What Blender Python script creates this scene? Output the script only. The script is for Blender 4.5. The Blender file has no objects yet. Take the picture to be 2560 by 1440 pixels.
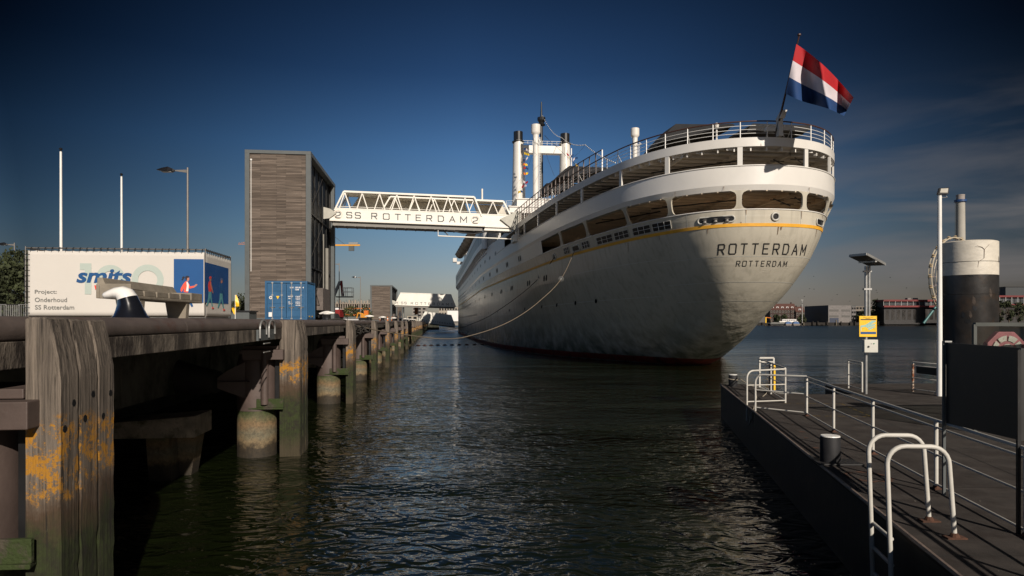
import bpy, math, random
import numpy as np
from mathutils import Vector, Matrix
random.seed(7)
R = math.radians
F = 1700.0                    # focal length in pixels of the 2560 px wide photograph
EYE = 3.7                     # camera height above the water
HY = 803.0                    # horizon row
scene = bpy.context.scene

# ---------------------------------------------------------------- camera
cam_d = bpy.data.cameras.new("camera")
cam_d.sensor_width = 36.0
cam_d.lens = F / 2560 * 36
cam_d.shift_y = (HY - 720) / 2560
cam_d.clip_start = 0.05
cam_d.clip_end = 6000
cam = bpy.data.objects.new("camera", cam_d)
scene.collection.objects.link(cam)
cam.location = (0, 0, EYE)
cam.rotation_euler = (R(90), 0, 0)
scene.camera = cam

# ---------------------------------------------------------------- light
SUN_DIR = Vector((0.39, -0.92, 0)).normalized()
SUN_EL = 27
world = bpy.data.worlds.new("World")
scene.world = world
world.use_nodes = True
wn, wl = world.node_tree.nodes, world.node_tree.links
wn.clear()
wo = wn.new("ShaderNodeOutputWorld")
bg = wn.new("ShaderNodeBackground")
bg.inputs["Strength"].default_value = 0.10
sky = wn.new("ShaderNodeTexSky")
sky.sky_type = 'NISHITA'
sky.sun_disc = False
sky.sun_elevation = R(SUN_EL)
sky.sun_rotation = math.atan2(SUN_DIR.x, SUN_DIR.y)
sky.air_density = 1.0
sky.dust_density = 0.6
sky.ozone_density = 2.0
geo = wn.new("ShaderNodeTexCoord")
sep = wn.new("ShaderNodeSeparateXYZ")
wl.new(geo.outputs["Generated"], sep.inputs[0])
# the deep polarised blue of the photograph: the clear sky is darker the higher it is
ramp = wn.new("ShaderNodeValToRGB")
cr = ramp.color_ramp
cr.elements[0].position = 0.0
cr.elements[0].color = (0.46, 0.42, 0.46, 1)
cr.elements[1].position = 0.48
cr.elements[1].color = (0.042, 0.072, 0.115, 1)
for p, c in ((0.06, (0.50, 0.46, 0.50, 1)), (0.13, (0.41, 0.49, 0.57, 1)), (0.24, (0.26, 0.40, 0.55, 1)), (0.34, (0.115, 0.20, 0.31, 1))):
    e = cr.elements.new(p); e.color = c
wl.new(sep.outputs["Z"], ramp.inputs[0])
# azimuth: the band of polarised sky is darker and greyer towards the sides
azr = wn.new("ShaderNodeValToRGB")
ac = azr.color_ramp
ac.elements[0].position = 0.0
ac.elements[0].color = (2.1, 2.2, 2.4, 1)
ac.elements[1].position = 1.0
ac.elements[1].color = (0.5, 0.5, 0.5, 1)
for p, c in ((0.12, (0.9, 0.9, 0.9, 1)), (0.21, (0.24, 0.28, 0.31, 1)), (0.34, (0.62, 0.66, 0.68, 1)), (0.47, (1.0, 1.0, 1.0, 1)), (0.60, (0.88, 0.88, 0.88, 1)), (0.70, (0.68, 0.63, 0.62, 1)), (0.80, (0.41, 0.365, 0.35, 1))):
    e = ac.elements.new(p); e.color = c
ma = wn.new("ShaderNodeMath"); ma.operation = 'MULTIPLY_ADD'
ma.inputs[1].default_value = 0.5; ma.inputs[2].default_value = 0.5
wl.new(sep.outputs["X"], ma.inputs[0]); wl.new(ma.outputs[0], azr.inputs[0])
def wmul(a, b):
    m = wn.new("ShaderNodeMixRGB"); m.blend_type = 'MULTIPLY'; m.inputs[0].default_value = 1
    wl.new(a, m.inputs[1]); wl.new(b, m.inputs[2]); return m.outputs[0]
yr = wn.new("ShaderNodeMapRange"); yr.inputs[1].default_value = 0.25; yr.inputs[2].default_value = -0.35; yr.inputs[3].default_value = 1.0; yr.inputs[4].default_value = 1.3
wl.new(sep.outputs["Y"], yr.inputs[0])
col = wmul(wmul(wmul(sky.outputs[0], ramp.outputs[0]), azr.outputs[0]), yr.outputs[0])
# darker still where both high and far to the side
def wmath(op, a, b, clamp=False):
    m = wn.new("ShaderNodeMath"); m.operation = op; m.use_clamp = clamp
    for k, v in enumerate((a, b)):
        if isinstance(v, (int, float)): m.inputs[k].default_value = v
        else: wl.new(v, m.inputs[k])
    return m.outputs[0]
inside = wn.new('ShaderNodeMapRange'); inside.inputs[1].default_value = -0.85; inside.inputs[2].default_value = -0.64; wl.new(sep.outputs['X'], inside.inputs[0])
x2z = wmath('MULTIPLY', wmath('MULTIPLY', sep.outputs["X"], sep.outputs["X"]), wmath('MAXIMUM', sep.outputs["Z"], 0.0))
col = wmul(col, wmath('MAXIMUM', wmath('SUBTRACT', 1.0, wmath('MULTIPLY', wmath('MULTIPLY', x2z, inside.outputs[0]), 7.3)), 0.14))
# thin cirrus low over the river on the right
mp = wn.new("ShaderNodeMapping"); mp.inputs["Scale"].default_value = (2.2, 2.2, 13)
mp.inputs["Rotation"].default_value = (0.0, R(-14), 0)
wl.new(geo.outputs["Generated"], mp.inputs[0])
nz = wn.new("ShaderNodeTexNoise"); nz.inputs["Scale"].default_value = 1.6; nz.inputs["Detail"].default_value = 6
nz.inputs["Distortion"].default_value = 0.35
wl.new(mp.outputs[0], nz.inputs[0])
cm = wn.new("ShaderNodeMapRange"); cm.inputs[1].default_value = 0.42; cm.inputs[2].default_value = 0.74
wl.new(nz.outputs[0], cm.inputs[0])
xm = wn.new("ShaderNodeMapRange"); xm.inputs[1].default_value = 0.22; xm.inputs[2].default_value = 0.60
xm.inputs[4].default_value = 1.0
wl.new(sep.outputs["X"], xm.inputs[0])
zm = wn.new("ShaderNodeMapRange"); zm.inputs[1].default_value = 0.30; zm.inputs[2].default_value = 0.12
wl.new(sep.outputs["Z"], zm.inputs[0])
m1 = wn.new("ShaderNodeMath"); m1.operation = 'MULTIPLY'
wl.new(cm.outputs[0], m1.inputs[0]); wl.new(xm.outputs[0], m1.inputs[1])
m2 = wn.new("ShaderNodeMath"); m2.operation = 'MULTIPLY'
wl.new(m1.outputs[0], m2.inputs[0]); wl.new(zm.outputs[0], m2.inputs[1])
cl = wn.new("ShaderNodeMixRGB"); cl.inputs[2].default_value = (1.75, 1.62, 1.6, 1)
wl.new(m2.outputs[0], cl.inputs[0]); wl.new(col, cl.inputs[1])
wl.new(cl.outputs[0], bg.inputs["Color"])
wl.new(bg.outputs[0], wo.inputs[0])

sun_d = bpy.data.lights.new("sun", 'SUN')
sun_d.energy = 4.9
sun_d.angle = R(0.6)
sun_d.color = (1.0, 0.90, 0.78)
sun = bpy.data.objects.new("sun", sun_d)
scene.collection.objects.link(sun)
to_sun = Vector((SUN_DIR.x * math.cos(R(SUN_EL)), SUN_DIR.y * math.cos(R(SUN_EL)), math.sin(R(SUN_EL))))
sun.rotation_euler = to_sun.to_track_quat('Z', 'Y').to_euler()
sun.location = (60, -90, 80)

scene.view_settings.view_transform = 'Standard'
scene.view_settings.look = 'None'
scene.view_settings.gamma = 1
scene.view_settings.exposure = 0
scene.view_settings.use_curve_mapping = False

# ---------------------------------------------------------------- materials
MATS = {}
def mat(name, col, rough=0.6, metal=0.0, var=0.12, scale=2.0, bump=0.0, bscale=None, col2=None, c2=(0.5, 0.7), stretch=(1, 1, 1), spec=0.5, emit=None, coat=0.0):
    """a procedural material: base colour with broad mottling, an optional second colour in patches, and bump"""
    if name in MATS: return MATS[name]
    m = bpy.data.materials.new(name); m.use_nodes = True
    n, l = m.node_tree.nodes, m.node_tree.links
    b = n["Principled BSDF"]
    b.inputs["Roughness"].default_value = rough
    b.inputs["Metallic"].default_value = metal
    b.inputs["Specular IOR Level"].default_value = spec
    if coat: b.inputs["Coat Weight"].default_value = coat
    tc = n.new("ShaderNodeNewGeometry")
    mpn = n.new("ShaderNodeMapping"); mpn.inputs["Scale"].default_value = stretch
    l.new(tc.outputs["Position"], mpn.inputs[0])
    no = n.new("ShaderNodeTexNoise"); no.inputs["Scale"].default_value = scale; no.inputs["Detail"].default_value = 8
    no.inputs["Roughness"].default_value = 0.62
    l.new(mpn.outputs[0], no.inputs[0])
    mr = n.new("ShaderNodeMapRange"); mr.inputs[1].default_value = 0.3; mr.inputs[2].default_value = 0.7
    mr.inputs[3].default_value = 1 - var; mr.inputs[4].default_value = 1 + var
    l.new(no.outputs[0], mr.inputs[0])
    mx = n.new("ShaderNodeMixRGB"); mx.blend_type = 'MULTIPLY'; mx.inputs[0].default_value = 1
    mx.inputs[1].default_value = (*col, 1)
    l.new(mr.outputs[0], mx.inputs[2])
    out = mx.outputs[0]
    if col2:
        n2 = n.new("ShaderNodeTexNoise"); n2.inputs["Scale"].default_value = scale * 0.7; n2.inputs["Detail"].default_value = 9
        n2.inputs["Roughness"].default_value = 0.7
        l.new(mpn.outputs[0], n2.inputs[0])
        r2 = n.new("ShaderNodeMapRange"); r2.inputs[1].default_value = c2[0]; r2.inputs[2].default_value = c2[1]
        l.new(n2.outputs[0], r2.inputs[0])
        m2_ = n.new("ShaderNodeMixRGB"); m2_.inputs[2].default_value = (*col2, 1)
        l.new(r2.outputs[0], m2_.inputs[0]); l.new(out, m2_.inputs[1]); out = m2_.outputs[0]
    l.new(out, b.inputs["Base Color"])
    if rough < 0.95:
        rr = n.new("ShaderNodeMapRange"); rr.inputs[3].default_value = max(0.03, rough - 0.08); rr.inputs[4].default_value = min(1, rough + 0.1)
        l.new(no.outputs[0], rr.inputs[0]); l.new(rr.outputs[0], b.inputs["Roughness"])
    if bump:
        nb = n.new("ShaderNodeTexNoise"); nb.inputs["Scale"].default_value = bscale or scale * 6; nb.inputs["Detail"].default_value = 6
        l.new(mpn.outputs[0], nb.inputs[0])
        bu = n.new("ShaderNodeBump"); bu.inputs["Strength"].default_value = 0.6; bu.inputs["Distance"].default_value = bump
        l.new(nb.outputs[0], bu.inputs["Height"]); l.new(bu.outputs[0], b.inputs["Normal"])
    if emit:
        b.inputs["Emission Color"].default_value = (*emit[0], 1); b.inputs["Emission Strength"].default_value = emit[1]
    MATS[name] = m
    return m

def node_mat(name, build, **kw):
    m = bpy.data.materials.new(name); m.use_nodes = True
    n, l = m.node_tree.nodes, m.node_tree.links
    build(n, l, n["Principled BSDF"]); MATS[name] = m
    return m

WHITE = mat("ship_white", (0.67, 0.645, 0.605), 0.30, var=0.05, scale=0.5, bump=0.012, bscale=1.1)
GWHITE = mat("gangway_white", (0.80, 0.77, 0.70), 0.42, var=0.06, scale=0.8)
GSHADE = mat("gangway_shaded_lining", (0.62, 0.58, 0.50), 0.7, var=0.12, scale=0.8)  # gangway white with the interior's shade put into its colour
RAILW = mat("rail_white", (0.75, 0.74, 0.71), 0.4, var=0.08, scale=2)
PONTW = mat("pontoon_rail_paint", (0.52, 0.50, 0.455), 0.48, var=0.1, scale=6, col2=(0.16, 0.07, 0.03), c2=(0.68, 0.74))
RAILD = mat("handrail_wood", (0.06, 0.025, 0.018), 0.45)
BLACK = mat("black_paint", (0.012, 0.012, 0.013), 0.35, var=0.2)
FABRIC = mat("black_canvas", (0.018, 0.018, 0.02), 0.85, var=0.3)
DARKINT = mat("dark_interior", (0.006, 0.007, 0.008), 0.5, var=0.2, spec=0.05)  # stands for the unlit tower interior, darkness put into the colour
STEELG = mat("grey_steel", (0.082, 0.092, 0.094), 0.5, var=0.1)
GALV = mat("galvanised_steel", (0.36, 0.36, 0.35), 0.4, metal=0.6, var=0.15, scale=5)
CEIL = mat("deckhead_cream", (0.78, 0.64, 0.47), 0.7, var=0.2, scale=0.7, col2=(0.2, 0.11, 0.06), c2=(0.6, 0.8))
CEIL2 = mat("deckhead_white", (0.74, 0.71, 0.66), 0.6, var=0.1, scale=0.7)
DECKM = mat("teak_deck", (0.42, 0.34, 0.25), 0.7, var=0.2, scale=2)
YELS = mat("ochre_stripe", (0.72, 0.36, 0.03), 0.45, var=0.08)
BOOT = mat("boot_topping_red", (0.27, 0.04, 0.024), 0.6, var=0.3, scale=1.2, col2=(0.03, 0.03, 0.02), c2=(0.5, 0.7))
LETTER = mat("letter_black", (0.02, 0.02, 0.022), 0.5)
GLETTER = mat("letter_grey", (0.09, 0.095, 0.10), 0.5)
LIFEB = mat("lifeboat_beige", (0.24, 0.19, 0.13), 0.55, var=0.15, scale=0.5)
CONC = mat("weathered_concrete", (0.15, 0.125, 0.10), 0.9, var=0.5, scale=3.5, bump=0.03, bscale=30, col2=(0.028, 0.020, 0.015), c2=(0.40, 0.56), stretch=(1, 1, 0.4))
COPING = mat("coping_steel", (0.10, 0.078, 0.068), 0.6, var=0.25, scale=2.2, bump=0.006, bscale=30, col2=(0.085, 0.04, 0.03), c2=(0.56, 0.68))
PAVE = mat("quay_paving", (0.22, 0.20, 0.18), 0.9, var=0.2, scale=1)
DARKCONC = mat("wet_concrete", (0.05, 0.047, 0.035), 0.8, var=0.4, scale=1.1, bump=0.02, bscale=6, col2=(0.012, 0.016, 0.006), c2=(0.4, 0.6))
BENCHC = mat("bench_concrete", (0.225, 0.195, 0.155), 0.9, var=0.22, scale=3, bump=0.008, bscale=50, col2=(0.16, 0.11, 0.04), c2=(0.62, 0.72))
DECKP = mat("pontoon_deck", (0.036, 0.029, 0.025), 0.85, var=0.45, scale=2.6, bump=0.008, bscale=70, col2=(0.020, 0.013, 0.010), c2=(0.46, 0.62))
PHULL = mat("pontoon_hull", (0.012, 0.0115, 0.012), 0.6, var=0.4, scale=1.5, bump=0.01, bscale=5)
RUST = mat("rust", (0.075, 0.032, 0.018), 0.9, var=0.4, scale=12, bump=0.004, bscale=80)
ROPE = mat("rope_tan", (0.15, 0.12, 0.085), 0.95, var=0.35, scale=14, bump=0.01, bscale=40)
ROPED = mat("rope_black", (0.03, 0.027, 0.024), 0.9, var=0.3, scale=10)
WINDK = mat("window_dark", (0.012, 0.013, 0.015), 0.6, var=0.2, spec=0.1)
GREYWIN = mat("window_grey", (0.16, 0.17, 0.18), 0.3, var=0.3, scale=0.4)
LEAF = mat("leaf_green", (0.030, 0.038, 0.012), 0.8, var=0.55, scale=0.7)
LEAFY = mat("leaf_yellow_green", (0.065, 0.070, 0.018), 0.8, var=0.5, scale=0.7)
BARK = mat("bark", (0.07, 0.05, 0.035), 0.9)
YEL = mat("sign_yellow", (0.85, 0.50, 0.01), 0.45, var=0.04)
BLUEC = mat("container_blue", (0.020, 0.090, 0.195), 0.42, var=0.14, scale=1.6, col2=(0.05, 0.06, 0.07), c2=(0.66, 0.74))
BANNER = mat("banner_white", (0.57, 0.54, 0.50), 0.7, var=0.03, scale=0.6, bump=0.01, bscale=1.2)
BANB = mat("banner_blue", (0.004, 0.070, 0.23), 0.6, var=0.04)
TEAL = mat("print_pale_teal", (0.41, 0.47, 0.43), 0.7, var=0.03)
NAVY = mat("print_navy", (0.005, 0.065, 0.20), 0.6, var=0.04)
REDP = mat("print_red", (0.70, 0.06, 0.04), 0.6, var=0.04)
GREYP = mat("print_grey", (0.16, 0.16, 0.15), 0.6, var=0.04)
SKINP = mat("print_skin", (0.42, 0.17, 0.12), 0.6, var=0.04)
BROWNP = mat("print_brown", (0.012, 0.010, 0.018), 0.6, var=0.04)
WHITEP = mat("print_white", (0.75, 0.72, 0.70), 0.6, var=0.04)
TEALP = mat("print_teal", (0.09, 0.30, 0.33), 0.6, var=0.04)
FENDER = mat("fender_brown_steel", (0.075, 0.053, 0.046), 0.62, var=0.2, scale=1.6, bump=0.006, bscale=14, col2=(0.05, 0.032, 0.026), c2=(0.56, 0.7))
FRED = mat("flag_red", (0.36, 0.005, 0.010), 0.8, var=0.1)
FWHITE = mat("flag_white", (0.54, 0.49, 0.52), 0.8, var=0.05)
FBLUE = mat("flag_blue", (0.004, 0.036, 0.13), 0.8, var=0.1)
for _m in (FRED, FWHITE, FBLUE):
    _b = _m.node_tree.nodes["Principled BSDF"]
    _b.inputs["Subsurface Weight"].default_value = 0.0

def build_hull(n, l, b):
    g = n.new("ShaderNodeNewGeometry"); s = n.new("ShaderNodeSeparateXYZ")
    tco = n.new("ShaderNodeTexCoord")
    l.new(tco.outputs["Object"], s.inputs[0])
    no = n.new("ShaderNodeTexNoise"); no.inputs["Scale"].default_value = 0.35; no.inputs["Detail"].default_value = 9; no.inputs["Roughness"].default_value = 0.65
    l.new(g.outputs["Position"], no.inputs[0])
    c = n.new("ShaderNodeValToRGB")
    c.color_ramp.elements[0].position = 0.3; c.color_ramp.elements[0].color = (0.46, 0.425, 0.35, 1)
    c.color_ramp.elements[1].position = 0.7; c.color_ramp.elements[1].color = (0.55, 0.505, 0.415, 1)
    l.new(no.outputs[0], c.inputs[0])
    # vertical streaks of dirt and grime
    mpp = n.new("ShaderNodeMapping"); mpp.inputs["Scale"].default_value = (2.2, 2.2, 0.10)
    l.new(g.outputs["Position"], mpp.inputs[0])
    st = n.new("ShaderNodeTexNoise"); st.inputs["Scale"].default_value = 1.2; st.inputs["Detail"].default_value = 7
    l.new(mpp.outputs[0], st.inputs[0])
    sr = n.new("ShaderNodeMapRange"); sr.inputs[1].default_value = 0.50; sr.inputs[2].default_value = 0.75; sr.inputs[4].default_value = 0.30
    l.new(st.outputs[0], sr.inputs[0])
    mx = n.new("ShaderNodeMixRGB"); mx.inputs[2].default_value = (0.17, 0.155, 0.115, 1)
    l.new(sr.outputs[0], mx.inputs[0]); l.new(c.outputs[0], mx.inputs[1])
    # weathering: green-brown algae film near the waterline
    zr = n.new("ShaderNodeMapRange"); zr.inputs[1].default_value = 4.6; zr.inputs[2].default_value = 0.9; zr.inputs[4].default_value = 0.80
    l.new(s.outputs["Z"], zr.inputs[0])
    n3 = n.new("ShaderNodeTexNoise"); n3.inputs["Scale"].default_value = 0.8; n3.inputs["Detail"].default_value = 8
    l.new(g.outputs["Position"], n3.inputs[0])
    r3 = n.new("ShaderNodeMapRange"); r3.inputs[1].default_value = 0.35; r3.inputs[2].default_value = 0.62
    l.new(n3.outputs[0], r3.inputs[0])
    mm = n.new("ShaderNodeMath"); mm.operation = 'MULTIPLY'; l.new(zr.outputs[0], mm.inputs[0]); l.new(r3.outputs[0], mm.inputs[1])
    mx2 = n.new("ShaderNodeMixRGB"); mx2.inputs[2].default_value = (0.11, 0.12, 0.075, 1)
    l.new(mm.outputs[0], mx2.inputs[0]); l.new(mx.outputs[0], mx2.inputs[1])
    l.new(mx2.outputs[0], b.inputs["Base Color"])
    b.inputs["Roughness"].default_value = 0.27
    b.inputs["Specular IOR Level"].default_value = 0.5
    # bump: dents low down, hungry-horse plating, rivets columns
    v = n.new("ShaderNodeTexVoronoi"); v.inputs["Scale"].default_value = 0.55; v.feature = 'SMOOTH_F1'
    l.new(g.outputs["Position"], v.inputs[0])
    dn = n.new("ShaderNodeTexNoise"); dn.inputs["Scale"].default_value = 0.9; dn.inputs["Detail"].default_value = 3
    mp2 = n.new("ShaderNodeMapping"); mp2.inputs["Scale"].default_value = (1.0, 1.0, 0.55)
    l.new(g.outputs["Position"], mp2.inputs[0]); l.new(mp2.outputs[0], dn.inputs[0])
    dz = n.new("ShaderNodeMapRange"); dz.inputs[1].default_value = 7.0; dz.inputs[2].default_value = 1.0; dz.inputs[3].default_value = 0.10; dz.inputs[4].default_value = 1.0
    l.new(s.outputs["Z"], dz.inputs[0])
    hm = n.new("ShaderNodeMath"); hm.operation = 'MULTIPLY'; l.new(dn.outputs[0], hm.inputs[0]); l.new(dz.outputs[0], hm.inputs[1])
    bu = n.new("ShaderNodeBump"); bu.inputs["Strength"].default_value = 0.6; bu.inputs["Distance"].default_value = 0.28
    l.new(hm.outputs[0], bu.inputs["Height"])
    # plate seams
    w = n.new("ShaderNodeTexWave"); w.wave_type = 'BANDS'; w.bands_direction = 'Z'; w.inputs["Scale"].default_value = 0.105; w.inputs["Distortion"].default_value = 0.0
    l.new(tco.outputs["Object"], w.inputs[0])
    wr = n.new("ShaderNodeMapRange"); wr.inputs[1].default_value = 0.985; wr.inputs[2].default_value = 0.998
    l.new(w.outputs["Fac"], wr.inputs[0])
    bu2 = n.new("ShaderNodeBump"); bu2.inputs["Strength"].default_value = 0.3; bu2.inputs["Distance"].default_value = 0.012
    l.new(wr.outputs[0], bu2.inputs["Height"]); l.new(bu.outputs[0], bu2.inputs["Normal"])
    vr = n.new("ShaderNodeTexVoronoi"); vr.inputs["Scale"].default_value = 1.0; vr.inputs["Randomness"].default_value = 0.0
    mp3 = n.new("ShaderNodeMapping"); mp3.inputs["Scale"].default_value = (0.62, 0.62, 7.0)
    l.new(tco.outputs["Object"], mp3.inputs[0]); l.new(mp3.outputs[0], vr.inputs[0])
    vv = n.new("ShaderNodeMapRange"); vv.inputs[1].default_value = 0.12; vv.inputs[2].default_value = 0.04
    l.new(vr.outputs["Distance"], vv.inputs[0])
    bu3 = n.new("ShaderNodeBump"); bu3.inputs["Strength"].default_value = 0.35; bu3.inputs["Distance"].default_value = 0.03
    l.new(vv.outputs[0], bu3.inputs["Height"]); l.new(bu2.outputs[0], bu3.inputs["Normal"])
    l.new(bu3.outputs[0], b.inputs["Normal"])
HULLM = node_mat("hull_grey_paint", build_hull)

def build_pile(n, l, b):
    g = n.new("ShaderNodeNewGeometry"); s = n.new("ShaderNodeSeparateXYZ"); l.new(g.outputs["Position"], s.inputs[0])
    mpp = n.new("ShaderNodeMapping"); mpp.inputs["Scale"].default_value = (9, 9, 0.28)
    l.new(g.outputs["Position"], mpp.inputs[0])
    gr = n.new("ShaderNodeTexNoise"); gr.inputs["Scale"].default_value = 2.4; gr.inputs["Detail"].default_value = 10; gr.inputs["Roughness"].default_value = 0.7; gr.inputs["Distortion"].default_value = 0.3
    l.new(mpp.outputs[0], gr.inputs[0])
    c = n.new("ShaderNodeValToRGB")
    c.color_ramp.elements[0].position = 0.33; c.color_ramp.elements[0].color = (0.028, 0.022, 0.018, 1)
    c.color_ramp.elements[1].position = 0.70; c.color_ramp.elements[1].color = (0.25, 0.205, 0.165, 1)
    l.new(gr.outputs[0], c.inputs[0])
    wob = n.new("ShaderNodeTexNoise"); wob.inputs["Scale"].default_value = 1.9; wob.inputs["Detail"].default_value = 7; wob.inputs["Roughness"].default_value = 0.7
    l.new(g.outputs["Position"], wob.inputs[0])
    zz = n.new("ShaderNodeMath"); zz.operation = 'MULTIPLY_ADD'; zz.inputs[1].default_value = 1.1
    l.new(wob.outputs[0], zz.inputs[0]); l.new(s.outputs["Z"], zz.inputs[2])     # z + 1.1*noise, noise about 0.5
    # dark rot band, then moss, then wet brown
    def band(a, b_):
        m = n.new("ShaderNodeMapRange"); m.inputs[1].default_value = a; m.inputs[2].default_value = b_
        l.new(zz.outputs[0], m.inputs[0]); return m.outputs[0]
    def mix(f, c1, colr, scale=1.0):
        m = n.new("ShaderNodeMixRGB"); m.inputs[2].default_value = (*colr, 1)
        l.new(f, m.inputs[0]); l.new(c1, m.inputs[1]); return m.outputs[0]
    o = mix(band(2.75, 2.35), c.outputs[0], (0.06, 0.036, 0.02))
    mo = n.new("ShaderNodeTexNoise"); mo.inputs["Scale"].default_value = 7; mo.inputs["Detail"].default_value = 10; mo.inputs["Roughness"].default_value = 0.75
    l.new(g.outputs["Position"], mo.inputs[0])
    mc = n.new("ShaderNodeValToRGB")
    mc.color_ramp.elements[0].position = 0.38; mc.color_ramp.elements[0].color = (0.014, 0.012, 0.006, 1)
    mc.color_ramp.elements[1].position = 0.62; mc.color_ramp.elements[1].color = (0.026, 0.038, 0.006, 1)
    l.new(mo.outputs[0], mc.inputs[0])
    mm = n.new("ShaderNodeMixRGB"); l.new(band(2.35, 2.05), mm.inputs[0]); l.new(o, mm.inputs[1]); l.new(mc.outputs[0], mm.inputs[2]); o = mm.outputs[0]
    o = mix(band(1.25, 0.75), o, (0.045, 0.035, 0.018))
    # drying cracks along the grain
    cm_ = n.new("ShaderNodeMapping"); cm_.inputs["Scale"].default_value = (34, 34, 0.9); l.new(g.outputs["Position"], cm_.inputs[0])
    ck = n.new("ShaderNodeTexNoise"); ck.inputs["Scale"].default_value = 1.0; ck.inputs["Detail"].default_value = 4; l.new(cm_.outputs[0], ck.inputs[0])
    cr_ = n.new("ShaderNodeMapRange"); cr_.inputs[1].default_value = 0.40; cr_.inputs[2].default_value = 0.33; cr_.inputs[4].default_value = 0.85; l.new(ck.outputs[0], cr_.inputs[0])
    o = mix(cr_.outputs[0], o, (0.012, 0.009, 0.006))
    # blotches of pale salt and old green
    bl = n.new("ShaderNodeTexNoise"); bl.inputs["Scale"].default_value = 11; bl.inputs["Detail"].default_value = 8; bl.inputs["Roughness"].default_value = 0.8; l.new(g.outputs["Position"], bl.inputs[0])
    br_ = n.new("ShaderNodeMapRange"); br_.inputs[1].default_value = 0.60; br_.inputs[2].default_value = 0.68; br_.inputs[4].default_value = 0.5; l.new(bl.outputs[0], br_.inputs[0])
    o = mix(br_.outputs[0], o, (0.11, 0.10, 0.055))
    # orange lichen
    li = n.new("ShaderNodeTexNoise"); li.inputs["Scale"].default_value = 4.0; li.inputs["Detail"].default_value = 12; li.inputs["Roughness"].default_value = 0.85
    lmp = n.new("ShaderNodeMapping"); lmp.inputs["Scale"].default_value = (1.0, 1.0, 1.0); l.new(g.outputs["Position"], lmp.inputs[0]); l.new(lmp.outputs[0], li.inputs[0])
    lr = n.new("ShaderNodeMapRange"); lr.inputs[1].default_value = 0.50; lr.inputs[2].default_value = 0.53; l.new(li.outputs[0], lr.inputs[0])
    la = n.new("ShaderNodeMapRange"); la.inputs[1].default_value = 2.48; la.inputs[2].default_value = 2.60; l.new(zz.outputs[0], la.inputs[0])
    lb = n.new("ShaderNodeMapRange"); lb.inputs[1].default_value = 3.28; lb.inputs[2].default_value = 3.12; l.new(zz.outputs[0], lb.inputs[0])
    m1_ = n.new("ShaderNodeMath"); m1_.operation = 'MULTIPLY'; l.new(lr.outputs[0], m1_.inputs[0]); l.new(la.outputs[0], m1_.inputs[1])
    m2_ = n.new("ShaderNodeMath"); m2_.operation = 'MULTIPLY'; l.new(m1_.outputs[0], m2_.inputs[0]); l.new(lb.outputs[0], m2_.inputs[1])
    o = mix(m2_.outputs[0], o, (0.36, 0.165, 0.012))
    l.new(o, b.inputs["Base Color"]); b.inputs["Roughness"].default_value = 0.85
    bu = n.new("ShaderNodeBump"); bu.inputs["Strength"].default_value = 0.9; bu.inputs["Distance"].default_value = 0.03
    l.new(gr.outputs[0], bu.inputs["Height"]); l.new(bu.outputs[0], b.inputs["Normal"])
PILEM = node_mat("weathered_oak_pile", build_pile)

def build_cyl(n, l, b):
    g = n.new("ShaderNodeNewGeometry"); s = n.new("ShaderNodeSeparateXYZ"); l.new(g.outputs["Position"], s.inputs[0])
    w = n.new("ShaderNodeTexNoise"); w.inputs["Scale"].default_value = 2.2; w.inputs["Detail"].default_value = 8; w.inputs["Roughness"].default_value = 0.7; l.new(g.outputs["Position"], w.inputs[0])
    zz = n.new("ShaderNodeMath"); zz.operation = 'MULTIPLY_ADD'; zz.inputs[1].default_value = 0.7; l.new(w.outputs[0], zz.inputs[0]); l.new(s.outputs["Z"], zz.inputs[2])
    mr = n.new("ShaderNodeMapRange"); mr.inputs[1].default_value = 0.0; mr.inputs[2].default_value = 2.4; l.new(zz.outputs[0], mr.inputs[0])
    c = n.new("ShaderNodeValToRGB"); r = c.color_ramp
    r.elements[0].position = 0.0; r.elements[0].color = (0.02, 0.017, 0.012, 1)
    r.elements[1].position = 1.0; r.elements[1].color = (0.105, 0.072, 0.062, 1)
    for p, q in ((0.27, (0.035, 0.025, 0.014, 1)), (0.33, (0.18, 0.13, 0.07, 1)), (0.42, (0.13, 0.115, 0.075, 1)), (0.52, (0.17, 0.11, 0.055, 1)), (0.60, (0.09, 0.085, 0.04, 1)), (0.68, (0.03, 0.045, 0.008, 1)), (0.78, (0.06, 0.055, 0.035, 1)), (0.86, (0.09, 0.066, 0.055, 1))):
        e = r.elements.new(p); e.color = q
    l.new(mr.outputs[0], c.inputs[0])
    n2 = n.new("ShaderNodeTexNoise"); n2.inputs["Scale"].default_value = 10; n2.inputs["Detail"].default_value = 10; n2.inputs["Roughness"].default_value = 0.8; l.new(g.outputs["Position"], n2.inputs[0])
    m = n.new("ShaderNodeMixRGB"); m.blend_type = 'MULTIPLY'; m.inputs[0].default_value = 1
    q = n.new("ShaderNodeMapRange"); q.inputs[1].default_value = 0.3; q.inputs[2].default_value = 0.7; q.inputs[3].default_value = 0.35; q.inputs[4].default_value = 1.5; l.new(n2.outputs[0], q.inputs[0])
    l.new(c.outputs[0], m.inputs[1]); l.new(q.outputs[0], m.inputs[2]); l.new(m.outputs[0], b.inputs["Base Color"])
    b.inputs["Roughness"].default_value = 0.75
    bu = n.new("ShaderNodeBump"); bu.inputs["Strength"].default_value = 0.7; bu.inputs["Distance"].default_value = 0.02; l.new(n2.outputs[0], bu.inputs["Height"]); l.new(bu.outputs[0], b.inputs["Normal"])
TIDE = node_mat("tidal_stained_steel", build_cyl)

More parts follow.
